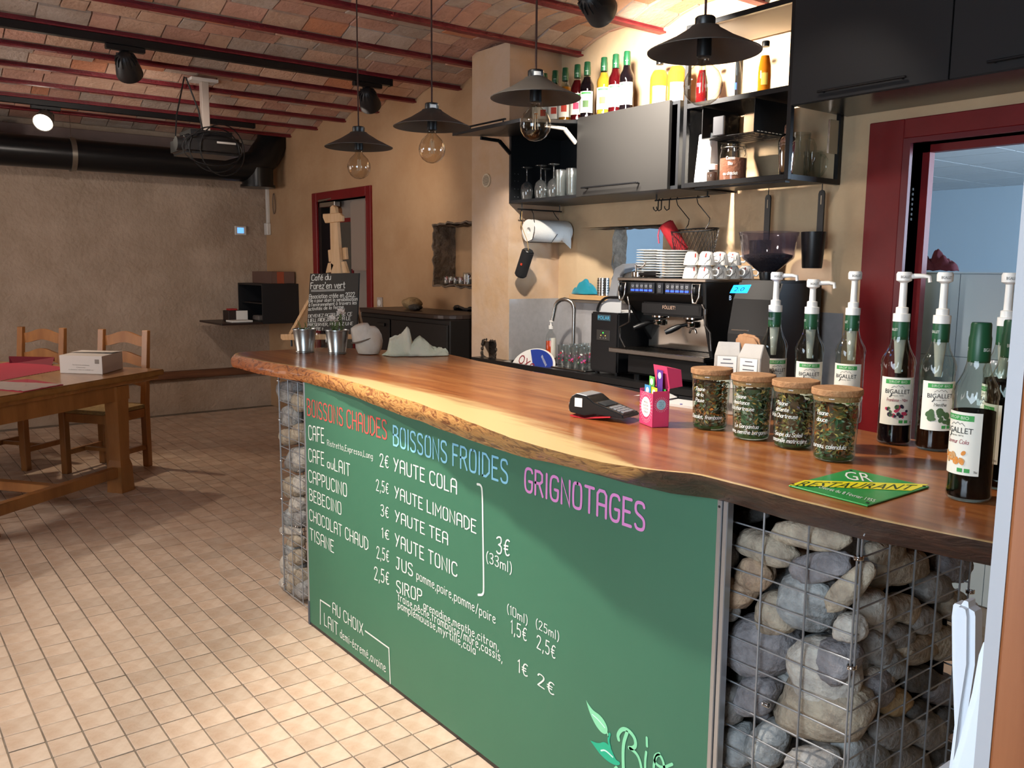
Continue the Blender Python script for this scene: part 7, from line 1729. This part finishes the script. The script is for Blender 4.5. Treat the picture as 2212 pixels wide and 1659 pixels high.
# --- lighting tracks and spotlights
def track(label, x, y0, y1):
    o = thing('lighting_track', label, 'lighting track', (x, (y0+y1)/2, ZB-.03), group='lighting tracks')
    MB().box(x-.02, x+.02, y0, y1, ZB-.042, ZB-.0005).build('rail', BLACK, o, bevel=.002)
    MB().box(x-.022, x+.022, y1, y1+.012, ZB-.044, ZB-.0005).build('end_cap', BLACKP, o)
    return o
ytr1 = at(843, 178, X=-5.109).y; ytr2 = at(545, 272, X=-7.398).y
track('nearer black lighting track under a red ceiling beam', -5.109, -.9, at(843, 178, Z=ZB-.02).y); track('farther black lighting track close to the big duct', -7.398, -.9, at(545, 272, Z=ZB-.02).y)
HEAD = mat('spot_black', '#16171a', .45); LENS = glow('spot_lens', '#fff2dc', 14)
def spotlight(label, x, y, z, target, lit=False, grp='track spotlights', m=HEAD):
    o = thing('spotlight', label, 'spotlight', (x, y, z), group=grp)
    MB().box(x-.018, x+.018, y-.10, y+.10, z-.028, z-.001).build('adapter', BLACK, o, bevel=.003)
    piv = V3((x, y, z-.075)); MB().tube([(x, y, z-.028), (x, y, z-.055), piv], .008, 8).build('arm', BLACK, o, smooth=60)
    d = (V3(target)-piv).normalized(); T = d.to_track_quat('Z', 'Y').to_matrix(); c = piv+d*.01
    MB().lathe([(.012, -.055), (.030, -.050), (.044, -.03), (.056, .0), (.066, .055), (.070, .085), (.069, .09), (.064, .085)], 30, c=c, mat=T, cap1=False).build('head', m, o, smooth=45)
    mb = MB()
    for k in range(14):
        a = 2*PI*k/14; e = V3((math.cos(a), math.sin(a), 0)); s = V3((-math.sin(a), math.cos(a), 0))*.0012
        P = [e*.030+V3((0,0,-.05)), e*.050+V3((0,0,-.04)), e*.060+V3((0,0,.0)), e*.055+V3((0,0,.0))]
        mb.add([c+T @ (p+s) for p in P]+[c+T @ (p-s) for p in P], [(0,1,2,3),(7,6,5,4),(0,4,5,1),(1,5,6,2),(2,6,7,3)])
    mb.build('cooling_fins', m, o)
    MB().lathe([(.066, .082), (.02, .080)], 24, c=c, mat=T, cap0=False).build('lens', LENS if lit else mat('lens_dark', '#3a3835', .15), o, smooth=50)
    return o
zt2 = ZB-.042
p = at(265, 103, Z=zt2); spotlight('black spotlight on the nearer track at upper left, tilted down', -5.109, p.y, zt2, (-5.75, p.y+.32, 2.05))
p = at(775, 185, Z=zt2); spotlight('black spotlight near the end of the nearer track over the first lamp', -5.109, p.y, zt2, (-5.8, p.y+.62, 1.95))
p = at(88, 237, Z=zt2); spotlight('lit spotlight on the farther track at the left edge', -7.398, p.y, zt2, (-6.2, .65, 1.55), True, m=mat('spot_grey', '#6f6b66', .35, .6))
spotlight('black spotlight at the top centre pointing at the bottles', -2.74, 2.50, 2.615, (-3.05, 3.46, 2.3))
MB().box(-2.76, -2.72, 2.2, 2.75, 2.615, 2.662).build('lighting_track', BLACK)
tag(bpy.data.objects['lighting_track.002'], 'short lighting track above the cupboards holding one spotlight', 'lighting track', 'lighting tracks')
# --- projector
pm_ = at(440, 172, Z=ZB+.05); prj = thing('projector', 'black ceiling projector on a white pole with cable loops', 'projector', (pm_.x, pm_.y, 2.2))
XP, YP_ = pm_.x, pm_.y
MB().box(XP-.06, XP+.06, YP_-.10, YP_+.08, ZB+.03, ZB+.05).build('ceiling_plate', WHITEP, prj)
zb_ = at(445, 287, X=XP).z; MB().box(XP-.025, XP+.025, YP_-.025, YP_+.025, zb_, ZB+.03).build('pole', mat('pole_white', '#b9aca2', .5), prj, bevel=.003)
MB().box(XP-.16, XP+.16, YP_-.20, YP_+.20, zb_-.16, zb_-.045).build('body', mat('projector_black', '#17181a', .3), prj, bevel=.02, bseg=3)
MB().cyl((XP+.10, YP_-.19, zb_-.10), (XP+.10, YP_-.235, zb_-.10), .045, n=20).build('lens', BLACKP, prj, smooth=40)
MB().box(XP+.1602, XP+.162, YP_+.02, YP_+.15, zb_-.085, zb_-.072).build('port_light', mat('port_pale', '#b8b4ae', .5), prj)
MB().box(XP-.12, XP+.12, YP_-.14, YP_+.14, zb_-.045, zb_-.0).build('mount_bracket', BLACK, prj)
for q, (ry, rz2, oy) in enumerate(((.17, .15, 0), (.15, .17, .05), (.2, .11, -.02))):
    MB().tube([(XP+.17+.01*q, YP_+oy+ry*math.cos(t), zb_-.13+rz2*math.sin(t)) for t in [2*PI*k/26 for k in range(26)]], .0045, 6, closed=True).build('cable', BLACKP, prj, smooth=60)
MB().tube([(XP, YP_-.13, ZB+.05), (XP+.03, YP_-.20, 2.45), (XP+.05, YP_-.22, 2.3), (XP+.08, YP_-.14, zb_-.03)], .006, 6).tube([(XP, YP_-.12, ZB+.05), (XP+.02, YP_-.05, 2.5), (XP+.03, YP_-.03, 2.36)], .006, 6).build('cable', BLACKP, prj, smooth=60)

# --- pendant lamps over the bar
SHADE = mat('shade_grey_black', '#403d39', .55, .2); SHIN = mat('shade_inside', '#1c1b1b', .5)
FIL = mat('filament_rod', '#cfc3ae', .4)
def pendant(px, py_top, py_rim, py_bulb, label, n_st):
    p = at(px, py_rim, Y=1.80); x, y = p.x, 1.80; zr = p.z
    o = thing('pendant_lamp', label, 'pendant lamp', (x, y, zr), group='pendant lamps over the bar')
    r = .146
    MB().lathe([(.030, .060), (.036, .062), (.040, .057), (r*.55, .032), (r, .0), (r*.995, -.002), (r*.54, .028), (.036, .050)], 44, cap0=False, cap1=False).build('shade', [SHADE], o, world=False, smooth=40)
    MB().lathe([(.023, .056), (.026, .060), (.026, .083), (.023, .086)], 24).build('cap', BLACKP, o, world=False, smooth=40)
    MB().cyl((0, 0, .084), (0, 0, ZB+.07-zr), .0033, n=8).build('cord', mat('cord_dark_brown', '#3a2018', .8), o, world=False, smooth=60)
    MB().lathe([(.018, .05), (.019, .0), (.019, -.012), (.016, -.014)], 20).build('socket', BLACKP, o, world=False, smooth=40)
    b = MB().lathe([(.015, -.012), (.017, -.027), (.026, -.036), (.040, -.050), (.0485, -.069), (.0505, -.084), (.047, -.103), (.036, -.120), (.02, -.131), (.004, -.1345)], 30, cap0=False).build('bulb', glass('bulb_glass', '#f1ece4', .005, 0, refl=1.5), o, world=False, smooth=50)
    MB().lathe([(.004, -.02), (.007, -.045), (.003, -.058)], 10).build('bulb_stem', CLEAR, b, world=False, smooth=50)
    for k in range(4):
        a = PI/4+PI/2*k; MB().cyl((.006*math.cos(a), .006*math.sin(a), -.052), (.009*math.cos(a), .009*math.sin(a), -.098), .0011, n=5).build('filament', FIL, b, world=False)
    if n_st:
        mb = MB(); arc_patch(mb, (0, 0, 0), .0264, cam_az((x, y), 12), -.012, .012, .066, .078, 5); mb.build('sticker', PAPER, o, world=False)
    return o
pendant(775, 283, 318, 375, 'pendant lamp farthest from the camera, smallest of the four', 0)
pendant(933, 235, 274, 342, 'second pendant lamp from the left with white sticker', 1)
pendant(1157, 168, 212, 298, 'third pendant lamp from left with a dusty grey shade', 1)
pendant(1521, 50, 112, 216, 'largest nearest pendant lamp in front of the shelf unit', 0)

# --- door post and white chairs close to the camera at the right
pst = thing('door_post', 'orange-brown wooden door post with pale grey strip at right edge', 'door post', (-.2, .8, 0))
e0 = at(2168, 900, Y=.715)
MB().box(e0.x+.012, e0.x+.14, .713, .80, 0, 2.6).build('post', mat('varnished_post', '#9a5a30', .5, col2='#85481f', vs=3, stretch=(8, 8, .6)), pst, bevel=.003)
MB().box(e0.x, e0.x+.0118, .715, .795, 0, 2.6).build('strip', mat('grey_strip', '#a9a6a8', .5), pst)
WPL = mat('white_garden_plastic', '#dfe3ea', .35)
def gchair(poly, y, label, sx0, sx1, sy0, sy1):
    pts = [at(*q, Y=y) for q in poly]; cx_ = sum(p.x for p in pts)/len(pts)
    o = thing('plastic_chair', label, 'chair', (cx_, y, 0), group='white plastic chairs')
    q = [(p.x, p.z) for p in pts]
    MB().prism(q, lambda u, v, w: (u, w, v), y, y+.034).build('back', WPL, o, bevel=.012, bseg=4, smooth=50)
    zmin = min(v for u, v in q); xa = min(u for u, v in q); xb = max(u for u, v in q)
    MB().box(sx0, sx1, sy0, sy1, .40, .435).build('seat', WPL, o, bevel=.012, bseg=2)
    MB().add([(xa, y, .42), (xa+.05, y, .42), (xa+.05, y+.034, .42), (xa, y+.034, .42), (xa, y, zmin+.02), (xa+.05, y, zmin+.02), (xa+.05, y+.034, zmin+.02), (xa, y+.034, zmin+.02)], [(3,2,1,0),(4,5,6,7),(0,1,5,4),(1,2,6,5),(2,3,7,6),(3,0,4,7)]).build('back_support', WPL, o)
    for x_ in (sx0+.03, sx1-.03):
        for y_ in (sy0+.01, sy1-.05): MB().box(x_-.02, x_+.02, y_, y_+.035, 0, .40).build('leg', WPL, o, bevel=.004)
    return o
gchair([(2050, 1335), (2053, 1310), (2064, 1298), (2082, 1301), (2097, 1312), (2101, 1335), (2100, 1440), (2086, 1530), (2066, 1700), (2040, 1700), (2056, 1570), (2051, 1430)], 1.10, 'white plastic chair with narrow rounded back beside the stone cage', -.62, -.22, 1.10, 1.50)
gchair([(2030, 1720), (2066, 1600), (2092, 1500), (2106, 1420), (2116, 1392), (2130, 1384), (2150, 1388), (2215, 1392), (2230, 1720)], .90, 'white plastic chair nearest the camera behind the door post', -.78, -.345, .50, .934)
